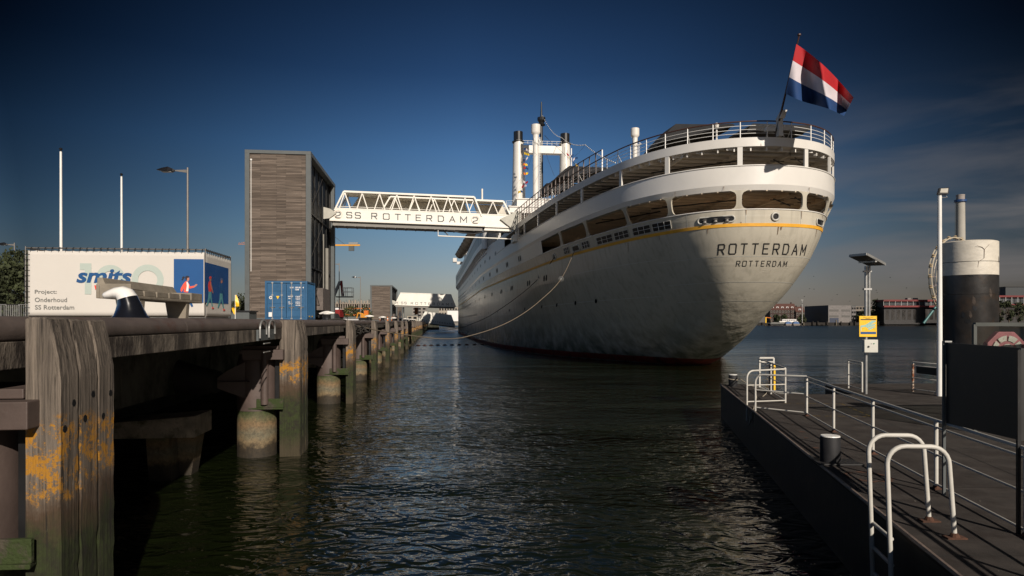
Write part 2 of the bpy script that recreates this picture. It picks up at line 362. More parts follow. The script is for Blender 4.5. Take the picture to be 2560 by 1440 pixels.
def brick(name, c1, c2, mortar, bw, bh, ms=0.01, axis='XZ', var=0.0, rough=0.8, streak=True):
    def f(n, l, b):
        tc = n.new("ShaderNodeTexCoord"); s = n.new("ShaderNodeSeparateXYZ"); l.new(tc.outputs["Object"], s.inputs[0])
        cb = n.new("ShaderNodeCombineXYZ"); l.new(s.outputs[axis[0]], cb.inputs[0]); l.new(s.outputs[axis[1]], cb.inputs[1])
        br = n.new("ShaderNodeTexBrick"); br.inputs["Scale"].default_value = 1; br.inputs["Brick Width"].default_value = bw; br.inputs["Row Height"].default_value = bh
        br.inputs["Mortar Size"].default_value = ms; br.inputs["Color1"].default_value = (*c1, 1); br.inputs["Color2"].default_value = (*c2, 1); br.inputs["Mortar"].default_value = (*mortar, 1)
        br.inputs["Bias"].default_value = -0.1; br.offset = 0.37; br.offset_frequency = 2
        l.new(cb.outputs[0], br.inputs[0])
        mp_ = n.new("ShaderNodeMapping"); mp_.inputs["Scale"].default_value = (0.5, 0.5, 12); l.new(tc.outputs["Object"], mp_.inputs[0])
        no = n.new("ShaderNodeTexNoise"); no.inputs["Scale"].default_value = 1.2; no.inputs["Detail"].default_value = 8; l.new(mp_.outputs[0], no.inputs[0])
        mr = n.new("ShaderNodeMapRange"); mr.inputs[1].default_value = 0.3; mr.inputs[2].default_value = 0.7; mr.inputs[3].default_value = 0.6; mr.inputs[4].default_value = 1.4; l.new(no.outputs[0], mr.inputs[0])
        m = n.new("ShaderNodeMixRGB"); m.blend_type = 'MULTIPLY'; m.inputs[0].default_value = 1; l.new(br.outputs[0], m.inputs[1]); l.new(mr.outputs[0], m.inputs[2])
        l.new(m.outputs[0], b.inputs["Base Color"]); b.inputs["Roughness"].default_value = rough
        bu = n.new("ShaderNodeBump"); bu.invert = True; bu.inputs["Strength"].default_value = 0.7; bu.inputs["Distance"].default_value = 0.02; l.new(br.outputs["Fac"], bu.inputs["Height"]); l.new(bu.outputs[0], b.inputs["Normal"])
    return node_mat(name, f)
PLANK = brick("grey_timber_cladding", (0.082, 0.062, 0.048), (0.165, 0.130, 0.105), (0.03, 0.025, 0.022), 2.3, 0.145, 0.008)
REDBR = brick("red_brick", (0.045, 0.022, 0.017), (0.034, 0.017, 0.014), (0.035, 0.027, 0.024), 0.6, 0.2, 0.02)
GREYPANEL = brick("grey_panel", (0.17, 0.155, 0.15), (0.15, 0.14, 0.135), (0.2, 0.19, 0.19), 3.0, 1.1, 0.03)

def build_water(n, l, b):
    # wave slopes taken directly from the height field so that far water keeps its ripples
    g = n.new("ShaderNodeNewGeometry")
    OCT = ((0.16, (0.5, 1.0, 1), 16, 1, 0.4, 0.9), (0.62, (0.5, 1.0, 1), -10, 2, 0.9, 0.25), (2.3, (0.65, 1.0, 1), 18, 1, 1.6, 0.13), (7.5, (0.7, 1.0, 1), -20, 1, 1.5, 0.014))
    def height(dx, dy):
        a = n.new("ShaderNodeVectorMath"); a.operation = 'ADD'; a.inputs[1].default_value = (dx, dy, 0); l.new(g.outputs["Position"], a.inputs[0]); out = None
        for sc, st, rot, det, dist, amp in OCT:
            m = n.new("ShaderNodeMapping"); m.inputs["Scale"].default_value = st; m.inputs["Rotation"].default_value = (0, 0, R(rot)); l.new(a.outputs[0], m.inputs[0])
            q = n.new("ShaderNodeTexNoise"); q.inputs["Scale"].default_value = sc; q.inputs["Detail"].default_value = det; q.inputs["Distortion"].default_value = dist; l.new(m.outputs[0], q.inputs[0])
            k = n.new("ShaderNodeMath"); k.operation = 'MULTIPLY_ADD'; k.inputs[1].default_value = amp; l.new(q.outputs[0], k.inputs[0])
            if out: l.new(out, k.inputs[2])
            else: k.inputs[2].default_value = 0
            out = k.outputs[0]
        return out
    e = 0.03; h0, hx, hy = height(0, 0), height(e, 0), height(0, e)
    # calmer and more ruffled patches
    pm = n.new("ShaderNodeMapping"); pm.inputs["Scale"].default_value = (0.045, 0.10, 1); pm.inputs["Rotation"].default_value = (0, 0, R(-25)); l.new(g.outputs["Position"], pm.inputs[0])
    pn = n.new("ShaderNodeTexNoise"); pn.inputs["Scale"].default_value = 1.6; pn.inputs["Detail"].default_value = 3; pn.inputs["Distortion"].default_value = 0.8; l.new(pm.outputs[0], pn.inputs[0])
    patch = n.new("ShaderNodeMapRange"); patch.inputs[1].default_value = 0.36; patch.inputs[2].default_value = 0.62; patch.inputs[3].default_value = 0.45; patch.inputs[4].default_value = 1.25; l.new(pn.outputs[0], patch.inputs[0])
    def slope(h1):
        s = n.new("ShaderNodeMath"); s.operation = 'SUBTRACT'; l.new(h0, s.inputs[0]); l.new(h1, s.inputs[1])
        m = n.new("ShaderNodeMath"); m.operation = 'MULTIPLY'; m.inputs[1].default_value = WAVE / e; l.new(s.outputs[0], m.inputs[0])
        q = n.new("ShaderNodeMath"); q.operation = 'MULTIPLY'; l.new(m.outputs[0], q.inputs[0]); l.new(patch.outputs[0], q.inputs[1]); return q.outputs[0]
    c = n.new("ShaderNodeCombineXYZ"); l.new(slope(hx), c.inputs[0]); l.new(slope(hy), c.inputs[1]); c.inputs[2].default_value = 1
    nv = n.new("ShaderNodeVectorMath"); nv.operation = 'NORMALIZE'; l.new(c.outputs[0], nv.inputs[0]); l.new(nv.outputs[0], b.inputs["Normal"])
    b.inputs["Base Color"].default_value = (0.0060, 0.0085, 0.0026, 1)
    # open river beyond the basin: wind-roughened surface
    s_ = n.new("ShaderNodeSeparateXYZ"); l.new(g.outputs["Position"], s_.inputs[0])
    op = n.new("ShaderNodeMapRange"); op.inputs[1].default_value = 30; op.inputs[2].default_value = 150; op.inputs[3].default_value = 0.035; op.inputs[4].default_value = 0.30
    l.new(s_.outputs["Y"], op.inputs[0]); l.new(op.outputs[0], b.inputs["Roughness"])
    b.inputs["IOR"].default_value = 1.33
WAVE = 0.60
WATERM = node_mat("river_water", build_water)

# ---------------------------------------------------------------- mesh builder
class MB:
    def __init__(s): s.v = []; s.f = []
    def add(s, vs, fs):
        o = len(s.v); s.v += [tuple(p) for p in vs]; s.f += [tuple(i + o for i in f) for f in fs]; return s
    def box(s, x0, x1, y0, y1, z0, z1):
        return s.add([(x0, y0, z0), (x1, y0, z0), (x1, y1, z0), (x0, y1, z0), (x0, y0, z1), (x1, y0, z1), (x1, y1, z1), (x0, y1, z1)],
                     [(0, 3, 2, 1), (4, 5, 6, 7), (0, 1, 5, 4), (1, 2, 6, 5), (2, 3, 7, 6), (3, 0, 4, 7)])
    def hexa(s, p): return s.add(p, [(0, 3, 2, 1), (4, 5, 6, 7), (0, 1, 5, 4), (1, 2, 6, 5), (2, 3, 7, 6), (3, 0, 4, 7)])
    def beam(s, a, b, w, h=None, up=(0, 0, 1)):
        a, b = Vector(a), Vector(b); h = h or w; d = (b - a).normalized(); u = Vector(up)
        if abs(d.dot(u)) > 0.98: u = Vector((0, 1, 0))
        r = d.cross(u).normalized() * (w / 2); u2 = r.cross(d).normalized() * (h / 2)
        return s.hexa([a - r - u2, a + r - u2, b + r - u2, b - r - u2, a - r + u2, a + r + u2, b + r + u2, b - r + u2])
    def tube(s, pts, r, n=8, cap=True, closed=False):
        pts = [Vector(p) for p in pts]; k = len(pts); rs = r if isinstance(r, (list, tuple)) else [r] * k
        vs = []; prev = None
        for i, p in enumerate(pts):
            a = pts[i - 1] if (i > 0 or closed) else p; b = pts[(i + 1) % k] if (i < k - 1 or closed) else p
            d = (b - a).normalized()
            if prev is None:
                u = Vector((0, 0, 1)) if abs(d.z) < 0.9 else Vector((0, 1, 0))
            else: u = prev
            x = d.cross(u)
            if x.length < 1e-4: x = d.cross(Vector((1, 0, 0)))
            x.normalize(); y = x.cross(d).normalized(); prev = y
            for j in range(n):
                t = 2 * math.pi * j / n; vs.append(p + (x * math.cos(t) + y * math.sin(t)) * rs[i])
        fs = []
        for i in range(k if closed else k - 1):
            for j in range(n):
                a0 = i * n + j; a1 = i * n + (j + 1) % n; b0 = ((i + 1) % k) * n + j; b1 = ((i + 1) % k) * n + (j + 1) % n
                fs.append((a0, a1, b1, b0))
        if cap and not closed: fs.append(tuple(range(n - 1, -1, -1))); fs.append(tuple((k - 1) * n + j for j in range(n)))
        return s.add(vs, fs)
    def cyl(s, p0, p1, r0, r1=None, n=16): return s.tube([p0, p1], [r0, r0 if r1 is None else r1], n)
    def lathe(s, prof, c=(0, 0, 0), n=24):
        vs = []; fs = []
        for r_, z in prof:
            for j in range(n):
                t = 2 * math.pi * j / n; vs.append((c[0] + r_ * math.cos(t), c[1] + r_ * math.sin(t), c[2] + z))
        for i in range(len(prof) - 1):
            for j in range(n): fs.append((i * n + j, i * n + (j + 1) % n, (i + 1) * n + (j + 1) % n, (i + 1) * n + j))
        fs.append(tuple(range(n - 1, -1, -1))); fs.append(tuple((len(prof) - 1) * n + j for j in range(n)))
        return s.add(vs, fs)
    def grid(s, fn, us, vs_):
        vs = [fn(u, v) for u in us for v in vs_]; m = len(vs_); fs = []
        for i in range(len(us) - 1):
            for j in range(m - 1): fs.append((i * m + j, (i + 1) * m + j, (i + 1) * m + j + 1, i * m + j + 1))
        return s.add(vs, fs)
    def prism(s, poly, fn0, fn1):
        k = len(poly); vs = [fn0(*p) for p in poly] + [fn1(*p) for p in poly]
        fs = [tuple(range(k - 1, -1, -1)), tuple(range(k, 2 * k))] + [(i, (i + 1) % k, k + (i + 1) % k, k + i) for i in range(k)]
        return s.add(vs, fs)
    def ell(s, c, r, n=12, m=8):
        vs = []; fs = []
        for i in range(m + 1):
            ph = math.pi * i / m
            for j in range(n):
                t = 2 * math.pi * j / n; vs.append((c[0] + r[0] * math.sin(ph) * math.cos(t), c[1] + r[1] * math.sin(ph) * math.sin(t), c[2] + r[2] * math.cos(ph)))
        for i in range(m):
            for j in range(n): fs.append((i * n + j, (i + 1) * n + j, (i + 1) * n + (j + 1) % n, i * n + (j + 1) % n))
        return s.add(vs, fs)
    def build(s, name, m, parent=None, label=None, smooth=None, bevel=0.0, loc=None, solid=0.0):
        me = bpy.data.meshes.new(name); me.from_pydata(s.v, [], s.f)
        me.materials.append(m)
        if smooth is not None:
            for p in me.polygons: p.use_smooth = True
            me.set_sharp_from_angle(angle=R(smooth))
        me.update()
        o = bpy.data.objects.new(name, me); scene.collection.objects.link(o)
        if parent: o.parent = parent
        if loc: o.location = loc
        if label: o["label"] = label
        if bevel:
            md = o.modifiers.new("bevel", 'BEVEL'); md.width = bevel; md.segments = 2; md.limit_method = 'ANGLE'
        if solid:
            md = o.modifiers.new("solid", 'SOLIDIFY'); md.thickness = solid
        return o

def tag(o, label=None, cat=None, group=None, kind=None):
    if label: o["label"] = label
    if cat: o["category"] = cat
    if group: o["group"] = group
    if kind: o["kind"] = kind
    return o
def thing(name, label, cat, loc=(0, 0, 0), rz=0.0, group=None):
    o = bpy.data.objects.new(name, None); scene.collection.objects.link(o)
    o.location = loc; o.rotation_euler = (0, 0, rz); o.empty_display_size = 0.2
    return tag(o, label, cat, group)
def dup(root, loc, rz=None, label=None):
    def cp(o, par):
        c = o.copy(); scene.collection.objects.link(c); c.parent = par
        for ch in [x for x in bpy.data.objects if x.parent == o and x != c]: cp(ch, c)
        return c
    kids = {}
    for x in bpy.data.objects:
        if x.parent: kids.setdefault(x.parent.name, []).append(x)
    def cp2(o, par):
        c = o.copy(); scene.collection.objects.link(c); c.parent = par
        for ch in kids.get(o.name, []): cp2(ch, c)
        return c
    c = cp2(root, None); c.location = loc
    if rz is not None: c.rotation_euler = (0, 0, rz)
    if label: c["label"] = label
    return c
def px(lat, d, z): return (1280 + F * lat / d, HY - F * (z - EYE) / d)
def at(x, y, d): return ((x - 1280) / F * d, d, EYE + (HY - y) / F * d)     # photograph pixel + distance -> world point

def text2d(s, w=None, h=None, bold=0.0, space=1.0, shear=0.0, align='CENTER'):
    """outlines of a word as a flat mesh: (verts, faces) scaled to width w and/or height h, centred"""
    c = bpy.data.curves.new("t", 'FONT'); c.body = s; c.offset = bold; c.space_character = space; c.shear = shear; c.size = 1; c.resolution_u = 4
    o = bpy.data.objects.new("t", c); scene.collection.objects.link(o)
    me = bpy.data.meshes.new_from_object(o.evaluated_get(bpy.context.evaluated_depsgraph_get()))
    vs = [(v.co.x, v.co.y) for v in me.vertices]; fs = [tuple(p.vertices) for p in me.polygons]
    bpy.data.objects.remove(o); bpy.data.curves.remove(c); bpy.data.meshes.remove(me)
    x0, x1 = min(v[0] for v in vs), max(v[0] for v in vs); y0, y1 = min(v[1] for v in vs), max(v[1] for v in vs)
    sx = w / (x1 - x0) if w else h / (y1 - y0); sy = h / (y1 - y0) if h else sx
    return [((x - (x0 + x1) / 2) * sx, (y - (y0 + y1) / 2) * sy) for x, y in vs], fs
def mesh_text(mb, s, fn, **k):
    vs, fs = text2d(s, **k); mb.add([fn(x, y) for x, y in vs], fs)

# a squarish engineering alphabet drawn as strokes (unit box)
SF = {'R': [[(0, 0), (0, 1), (.85, 1), (1, .88), (1, .62), (.85, .48), (0, .48)], [(.5, .48), (1, 0)]],
      'O': [[(0, .12), (0, .88), (.12, 1), (.88, 1), (1, .88), (1, .12), (.88, 0), (.12, 0), (0, .12)]],
      'T': [[(0, 1), (1, 1)], [(.5, 1), (.5, 0)]], 'E': [[(1, 0), (0, 0), (0, 1), (1, 1)], [(0, .52), (.85, .52)]],
      'D': [[(0, 0), (0, 1), (.75, 1), (1, .78), (1, .22), (.75, 0), (0, 0)]], 'A': [[(0, 0), (.5, 1), (1, 0)], [(.2, .34), (.8, .34)]],
      'M': [[(0, 0), (0, 1), (.5, .3), (1, 1), (1, 0)]],
      'S': [[(1, .85), (.88, 1), (.12, 1), (0, .88), (0, .64), (.12, .53), (.88, .50), (1, .38), (1, .12), (.88, 0), (.12, 0), (0, .15)]],
      '1': [[(.2, .8), (.5, 1), (.5, 0)]], '2': [[(0, .85), (.12, 1), (.88, 1), (1, .88), (1, .62), (.88, .5), (.15, .32), (0, .18), (0, 0), (1, 0)]],
      '3': [[(0, 1), (1, 1), (1, 0), (0, 0)], [(.25, .52), (1, .52)]]}
def strokes(mb, ch, fn, x, w, h, st):
    for pl in SF[ch]:
        for (a, b) in zip(pl[:-1], pl[1:]):
            ax, ay, bx, by = x + a[0] * w, a[1] * h, x + b[0] * w, b[1] * h
            L = math.hypot(bx - ax, by - ay); dx, dy = (bx - ax) / L * st / 2, (by - ay) / L * st / 2
            k = 4 if L > 0.3 else 1
            ps = []
            for i in range(k + 1):
                t = i / k; cx = ax - dx + (bx - ax + 2 * dx) * t; cy = ay - dy + (by - ay + 2 * dy) * t
                ps += [fn(cx - dy, cy + dx), fn(cx + dy, cy - dx)]
            mb.add(ps, [(2 * i, 2 * i + 1, 2 * i + 3, 2 * i + 2) for i in range(k)])
def arc(c, r, a0, a1, n, plane='xz', o=0.0):
    out = []
    for i in range(n + 1):
        t = R(a0 + (a1 - a0) * i / n); p, q = c[0] + r * math.cos(t), c[1] + r * math.sin(t)
        out.append((p, o, q) if plane == 'xz' else (o, p, q) if plane == 'yz' else (p, q, o))
    return out
ORD = ["nearest", "second", "third", "fourth", "fifth", "sixth", "seventh", "eighth", "ninth", "tenth", "eleventh", "twelfth", "thirteenth", "fourteenth", "fifteenth"]
# ================================================================ setting
def water():
    # rows follow the distance so the near water carries real relief
    mb = MB()
    mb.add([(-600, -60, 0), (900, -60, 0), (900, 1500, 0), (-600, 1500, 0)], [(0, 1, 2, 3)])
    o = mb.build("river_water", WATERM); tag(o, kind="structure")
    return o
water()
SLOPE = 0.1118
PHI = math.atan(SLOPE)                      # heading of the quay
RQ = Vector((math.cos(PHI), math.sin(PHI), 0)); FQ = Vector((-math.sin(PHI), math.cos(PHI), 0))
def Q(xf, yf, z): p = RQ * xf + FQ * yf; return (p.x, p.y, z)       # quay frame -> world
def qpx(x, a): d = F * a / (1090 - x); return (-a - SLOPE * d, d)   # pixel column + offset from the quay line -> (lat, d)
def quay_y(lat, d): return lat * -math.sin(PHI) + d * math.cos(PHI)
ZQ = 3.75
def ground():
    mb = MB(); p = [Q(-4.62, -12, ZQ), Q(-500, -12, ZQ), Q(-500, 430, ZQ), Q(-4.62, 430, ZQ)]
    mb.add(p + [(x, y, -1) for x, y, z in p], [(0, 1, 2, 3)])
    tag(mb.build("quay_pavement", PAVE), kind="structure")
    mb = MB(); mb.box(-900, 1500, 600, 605, -1, 2.2); mb.box(-900, 1500, 605, 1300, 2.0, 2.25)
    tag(mb.build("far_ground", PAVE), kind="structure")
ground()

# quay wall: rounded steel nosing, concrete fascia, recessed wall beneath the relieving platform
qw = thing("quay_wall", "long stained concrete quay wall with rounded steel coping running into the distance", "quay wall", (0, 0, 0), PHI)
def nosing(y0, y1, mb):
    prof = [(-4.62, 3.752), (-4.40, 3.752), (-4.30, 3.745), (-4.21, 3.70), (-4.17, 3.63), (-4.17, 3.53), (-4.19, 3.50), (-4.62, 3.50)]
    k = len(prof)
    mb.add([(x, y, z) for y in (y0, y1) for x, z in prof], [(i, (i + 1) % k, k + (i + 1) % k, k + i) for i in range(k)] + [tuple(range(k)), tuple(range(2 * k - 1, k - 1, -1))])
y = -12
k = 0
while y < 180:
    mb = MB(); nosing(y + 0.006, y + 5.994, mb); mb.build("coping", COPING, qw, smooth=40); y += 6.0
mb = MB(); nosing(y, 430, mb); mb.build("coping", COPING, qw, smooth=40)
mb = MB()
yy = -12
while yy < 430:
    mb.box(-5.2, -4.185, yy + 0.008, yy + 9.992, 3.22, 3.499); yy += 10
mb.build("fascia", CONC, qw, bevel=0.012)
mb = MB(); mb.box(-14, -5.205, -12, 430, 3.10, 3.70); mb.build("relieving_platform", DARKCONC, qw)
mb = MB(); mb.box(-7.6, -7.0, -12, 430, 1.75, 3.099)
for i in range(30): mb.box(-7.0, -6.96, -8 + i * 6, -7.94 + i * 6, 1.8, 3.09)
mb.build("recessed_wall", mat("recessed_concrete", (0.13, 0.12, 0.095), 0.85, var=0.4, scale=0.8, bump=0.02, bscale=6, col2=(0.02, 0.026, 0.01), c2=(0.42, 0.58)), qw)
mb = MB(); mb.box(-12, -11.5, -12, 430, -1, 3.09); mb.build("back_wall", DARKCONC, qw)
for i in range(14):
    yy = 5.0 + i * 11.97
    mb = MB(); mb.hexa([(-7.7, yy - .5, 1.0), (-5.55, yy - .5, 1.0), (-5.55, yy + .7, 1.0), (-7.7, yy + .7, 1.0), (-7.7, yy - .5, 1.35), (-5.55, yy - .5, 1.5), (-5.55, yy + .7, 1.5), (-7.7, yy + .7, 1.35)])
    mb.build("pile_cap", mat("cap_concrete", (0.27, 0.225, 0.17), 0.9, var=0.4, scale=3, bump=0.03, bscale=20, col2=(0.06, 0.06, 0.03), c2=(0.48, 0.62)), qw, bevel=0.02)
    for dx, sx in ((-6.4, 0.12), (-5.95, -0.3)):
        mb = MB(); y2 = yy + (0.4 if sx < 0 else -0.2)
        mb.hexa([(dx - .25 + sx * 1.3, y2 - .25, -1.5), (dx + .25 + sx * 1.3, y2 - .25, -1.5), (dx + .25 + sx * 1.3, y2 + .25, -1.5), (dx - .25 + sx * 1.3, y2 + .25, -1.5),
                 (dx - .25, y2 - .25, 0.999), (dx + .25, y2 - .25, 0.999), (dx + .25, y2 + .25, 0.999), (dx - .25, y2 + .25, 0.999)])
        mb.build("raking_pile", TIDE, qw)

# ---- fender: three timbers in front of a steel tube with clamp arms and a buffer to the quay
def make_fender(label, parts=True, bracket=True, xb=-0.31, cx=-1.13):
    t = thing("mooring_fender", label, "fender", (0, 0, 0), PHI, "timber and steel fenders along the quay")
    xw = 0.0
    for i in range(3):                             # timbers, root = nearest water-side corner
        y0, y1 = i * 0.395 + 0.006, i * 0.395 + 0.389
        top = 3.73 - 0.012 * i + random.uniform(-.01, .01)
        dz = [0.0, 0.05, 0.02][i]
        mb = MB(); zs = [-1.5, 0.0] + [.15 + .145 * q for q in range(20)] + [3.05 + dz, 3.12, 3.2, 3.28, 3.35, 3.45, 3.55, 3.64, top - .015, top]; pts = []; J = lambda s_: random.uniform(-s_, s_)
        for z in zs:
            o = -0.10 * max(0, (z - 3.12) / (top - 3.12)) ** 1.4; w = 0.004 + 0.007 * max(0, min(1, (2.4 - z) / 1.2)); e = .02 if z == top else 0
            pts += [(xb + e, y0 + e + J(.002), z + J(.006) * (z == top)), (xw + o - .022 + J(w) - e, y0 + e * .5 + J(.002), z + J(.01) * (z == top)), (xw + o + J(w) - e, y0 + .028 + J(.003), z), (xw + o + J(w * .6) - e, (y0 + y1) / 2, z + J(.008) * (z == top)), (xw + o + J(w) - e, y1 - .028 + J(.003), z), (xw + o - .022 + J(w) - e, y1 - e * .5 + J(.002), z + J(.01) * (z == top)), (xb + e, y1 - e, z)]
        K = 7; fs = [(j * K + a, j * K + (a + 1) % K, j * K + K + (a + 1) % K, j * K + K + a) for j in range(len(zs) - 1) for a in range(K)] + [tuple(range((len(zs) - 1) * K, len(zs) * K))]
        mb.add(pts, fs); tb = mb.build("timber", PILEM, t, smooth=28)
        if i > -1 and parts:
            for zz, yy in ((2.62, (y0 + y1) / 2 - .09), (2.86, (y0 + y1) / 2 + .08)):
                hb = MB(); hb.cyl((xw - 0.03, yy, zz + dz), (xw + 0.003, yy, zz + dz), 0.038, n=12); hb.build("bolt_hole", BLACK, tb)
    if not parts: return t
    cy = 0.42
    mb = MB()
    mb.lathe([(0.52, -1.5), (0.52, 1.25), (0.515, 1.30)], (cx, cy, 0), 32)
    mb.build("tube_base", TIDE, t, smooth=40)
    mb = MB(); mb.lathe([(0.53, 1.26), (0.53, 2.52), (0.44, 2.84), (0.34, 2.95)], (cx, cy, 0), 32); sl = mb.build("steel_sleeve", FENDER, t, smooth=35)
    mb = MB(); mb.hexa([(cx - .22, cy - .62, 2.66), (xb + .13, cy - .62, 2.66), (xb + .13, cy - .40, 2.66), (cx - .22, cy - .40, 2.66), (cx - .26, cy - .62, 2.93), (xb + .13, cy - .62, 2.93), (xb + .13, cy - .40, 2.93), (cx - .26, cy - .40, 2.93)])
    mb.box(cx - .36, xb - .004, cy - .39, cy + .30, 2.80, 2.92)
    mb.box(cx - .28, xb - .05, cy - .36, cy + .5, 2.93, 3.03)
    mb.build("upper_clamp", FENDER, t, bevel=0.012)
    mb = MB(); mb.box(cx + .12, xb + .13, cy - .56, cy - .50, 1.36, 1.60)
    mb.hexa([(cx - .1, cy - .53, 1.31), (xb + .13, cy - .58, 1.31), (xb, cy + .3, 1.31), (cx - .1, cy + .3, 1.31), (cx - .1, cy - .53, 1.359), (xb + .13, cy - .58, 1.359), (xb, cy + .3, 1.359), (cx - .1, cy + .3, 1.359)])
    mb.build("lower_clamp", mat("mossy_steel", (0.045, 0.038, 0.026), 0.85, var=0.5, scale=5, bump=0.03, bscale=30, col2=(0.024, 0.038, 0.006), c2=(0.42, 0.52)), t, bevel=0.01)
    mb = MB(); mb.cyl((cx + .34, cy - .56, 1.45), (cx + .34, cy - .56, 2.84), 0.10, n=14); mb.build("guide_pipe", FENDER, t, smooth=40)
    mb = MB(); mb.box(xb - .16, xb - .002, cy - .25, cy + .4, 1.4, 2.8)
    mb.build("gap_shade_plate", BLACK, t)  # black sheet set behind the timbers for the shadow gap to the sleeve
    if bracket:       # winged bracket back to the quay
        mb = MB()
        mb.prism([(cx - .18, 2.60), (cx - .62, 2.38), (cx - .90, 2.18), (cx - .90, 1.90), (cx - .66, 1.80), (cx - .18, 1.62)], lambda x, z: (x, cy - .54, z), lambda x, z: (x, cy - .50, z))
        mb.box(cx - .86, cx - .05, cy - .70, cy - .541, 2.05, 2.08)
        mb.build("wing_plate", FENDER, t, bevel=0.006)
        mb = MB(); mb.tube([(cx - .95, cy - .3, 2.05), (cx - 1.7, cy - .1, 2.10), (cx - 2.3, cy, 2.2)], [0.30, 0.42, 0.50], 16)
        mb.build("rubber_buffer", mat("rubber", (0.02, 0.018, 0.017), 0.7, var=0.3), t, smooth=40)
        mb = MB(); mb.box(cx - 2.36, cx - 2.26, cy - .6, cy + .6, 1.78, 2.95); mb.build("mounting_plate", FENDER, t, bevel=0.01)
    return t
xw0 = -3.70
fl = ["closest fender, tall grey timbers with a broad patch of orange lichen and bolt holes"] + \
     ["%s timber and steel fender along the quay, counted away from the viewer" % ORD[i] for i in range(1, 14)]
f1 = make_fender(fl[1], xb=-0.54, cx=-1.24)
f1.location = Q(xw0, 7.17 + 11.97, 0)
f0 = make_fender(fl[0])
f0.location = Q(xw0, 7.17, 0)
for i in range(2, 14):
    yq = 7.17 + i * 11.97
    o = dup(f0, Q(xw0, yq, 0), label=fl[i])

# sheet-pile pier head at the far end of the quay
pe = thing("pier_head", "dark sheet piling closing the far end of the quay", "piling", Q(-3.6, 300, 0), PHI)
mb = MB()
for i in range(60): mb.box(-0.35, 0.0 if i % 2 else -0.18, -130 + i * 2.2, -130 + i * 2.2 + 2.19, -1, 3.55)
mb.build("sheet_pile", PILEM, pe)
mb = MB(); mb.box(-0.4, 5.0, 2.2, 14, -1, 2.6); mb.box(-0.4, 5.2, 2.0, 14.2, 2.6, 2.9); mb.build("landing_stage", DARKCONC, pe)

# twin hooped quay ladder head
lt = thing("quay_ladder", "galvanised ladder head with twin bent hoops on the quay edge", "ladder", Q(-4.16, 16.4, 0), PHI)
for k in (0, 1):
    y = 0.06 + k * 0.86; mb = MB(); mb.tube([(.07, y, 3.30), (.07, y, 3.52)] + [(.07, y + .31 - .31 * math.cos(R(a)), 3.52 + .20 * math.sin(R(a))) for a in range(15, 181, 15)] + [(.07, y + .62, 3.38)], .024, 8); mb.build("hoop", GALV, lt, smooth=60)
mb = MB(); mb.box(0.0, 0.05, 0.0, 1.62, 3.24, 3.50); mb.build("mounting_plate", STEELG, lt, bevel=0.004)
for z in (3.16, 2.95): mb = MB(); mb.cyl((0.05, 0.5, z), (0.05, 1.1, z), 0.015, n=8); mb.build("rung", GALV, lt)

# ---- horn bollard with white nose in the foreground
def bollard_big():
    lat, d = qpx(318, 5.2)
    t = thing("horn_bollard", "big hook shaped bollard, black below with glossy white nose, beside the bench", "bollard", (lat, d, ZQ), PHI)
    def rings(lst, m, nm):
        mb = MB(); n = 20; vs = []; fs = []
        for (x, z, r1, r2, ang) in lst:        # centre x,z ; radii in the bending plane and across ; tilt
            for j in range(n):
                t_ = 2 * math.pi * j / n; u = r1 * math.cos(t_)
                vs.append((x + u * math.cos(R(ang)), r2 * math.sin(t_), z + u * math.sin(R(ang))))
        for i in range(len(lst) - 1):
            for j in range(n): fs.append((i * n + j, i * n + (j + 1) % n, (i + 1) * n + (j + 1) % n, (i + 1) * n + j))
        fs += [tuple(range(n - 1, -1, -1)), tuple((len(lst) - 1) * n + j for j in range(n))]
        mb.add(vs, fs); return mb.build(nm, m, t, smooth=70)
    gb = mat("gloss_black", (0.008, 0.009, 0.013), 0.18, var=0.2, coat=0.5); gw = mat("gloss_white", (0.80, 0.78, 0.75), 0.2, var=0.05, coat=0.5)
    rings([(0.06, 0.0, .30, .28, 0), (0.055, .05, .255, .25, 0), (0.045, .15, .215, .21, 2), (0.03, .24, .185, .19, 8), (0.0, .335, .160, .17, 18)], gb, "base")
    rings([(0.0, .337, .160, .17, 18), (-.035, .40, .145, .165, 38), (-.10, .435, .118, .15, 62), (-.19, .43, .092, .12, 84), (-.27, .405, .074, .10, 98), (-.34, .385, .058, .08, 102), (-.375, .375, .035, .045, 102), (-.385, .372, .008, .012, 102)], gw, "nose")
bollard_big()

# ---- double-horn mooring bollards with white heads
def make_boll(label):
    t = thing("mooring_bollard", label, "bollard", (0, 0, ZQ), PHI, "white headed mooring bollards along the quay edge")
    mb = MB(); mb.lathe([(0.25, 0), (0.25, .03), (0.20, .05), (0.19, .24), (0.21, .27)], n=20); mb.build("base", BLACK, t, smooth=40)
    mb = MB(); mb.tube([(-.36, 0, .34), (-.33, 0, .315), (-.22, 0, .34), (-.05, 0, .37), (.08, 0, .37), (.24, 0, .35), (.34, 0, .345), (.38, 0, .36)], [.02, .035, .06, .08, .08, .06, .035, .015], 12)
    mb.ell((0, 0, .32), (.22, .19, .08)); mb.build("head", WHITE, t, smooth=60)
    return t
b0 = None
for i, x in enumerate((817, 923, 956, 984, 1001, 1012, 1019, 1026, 1031, 1036)):
    lat, d = qpx(x, 5.3)
    lb = "%s white headed black mooring bollard on the quay edge, counted from the blue container" % (ORD[i] if i else "first")
    if b0 is None: b0 = make_boll(lb); b0.location = (lat, d, ZQ)
    else: dup(b0, (lat, d, ZQ), label=lb)

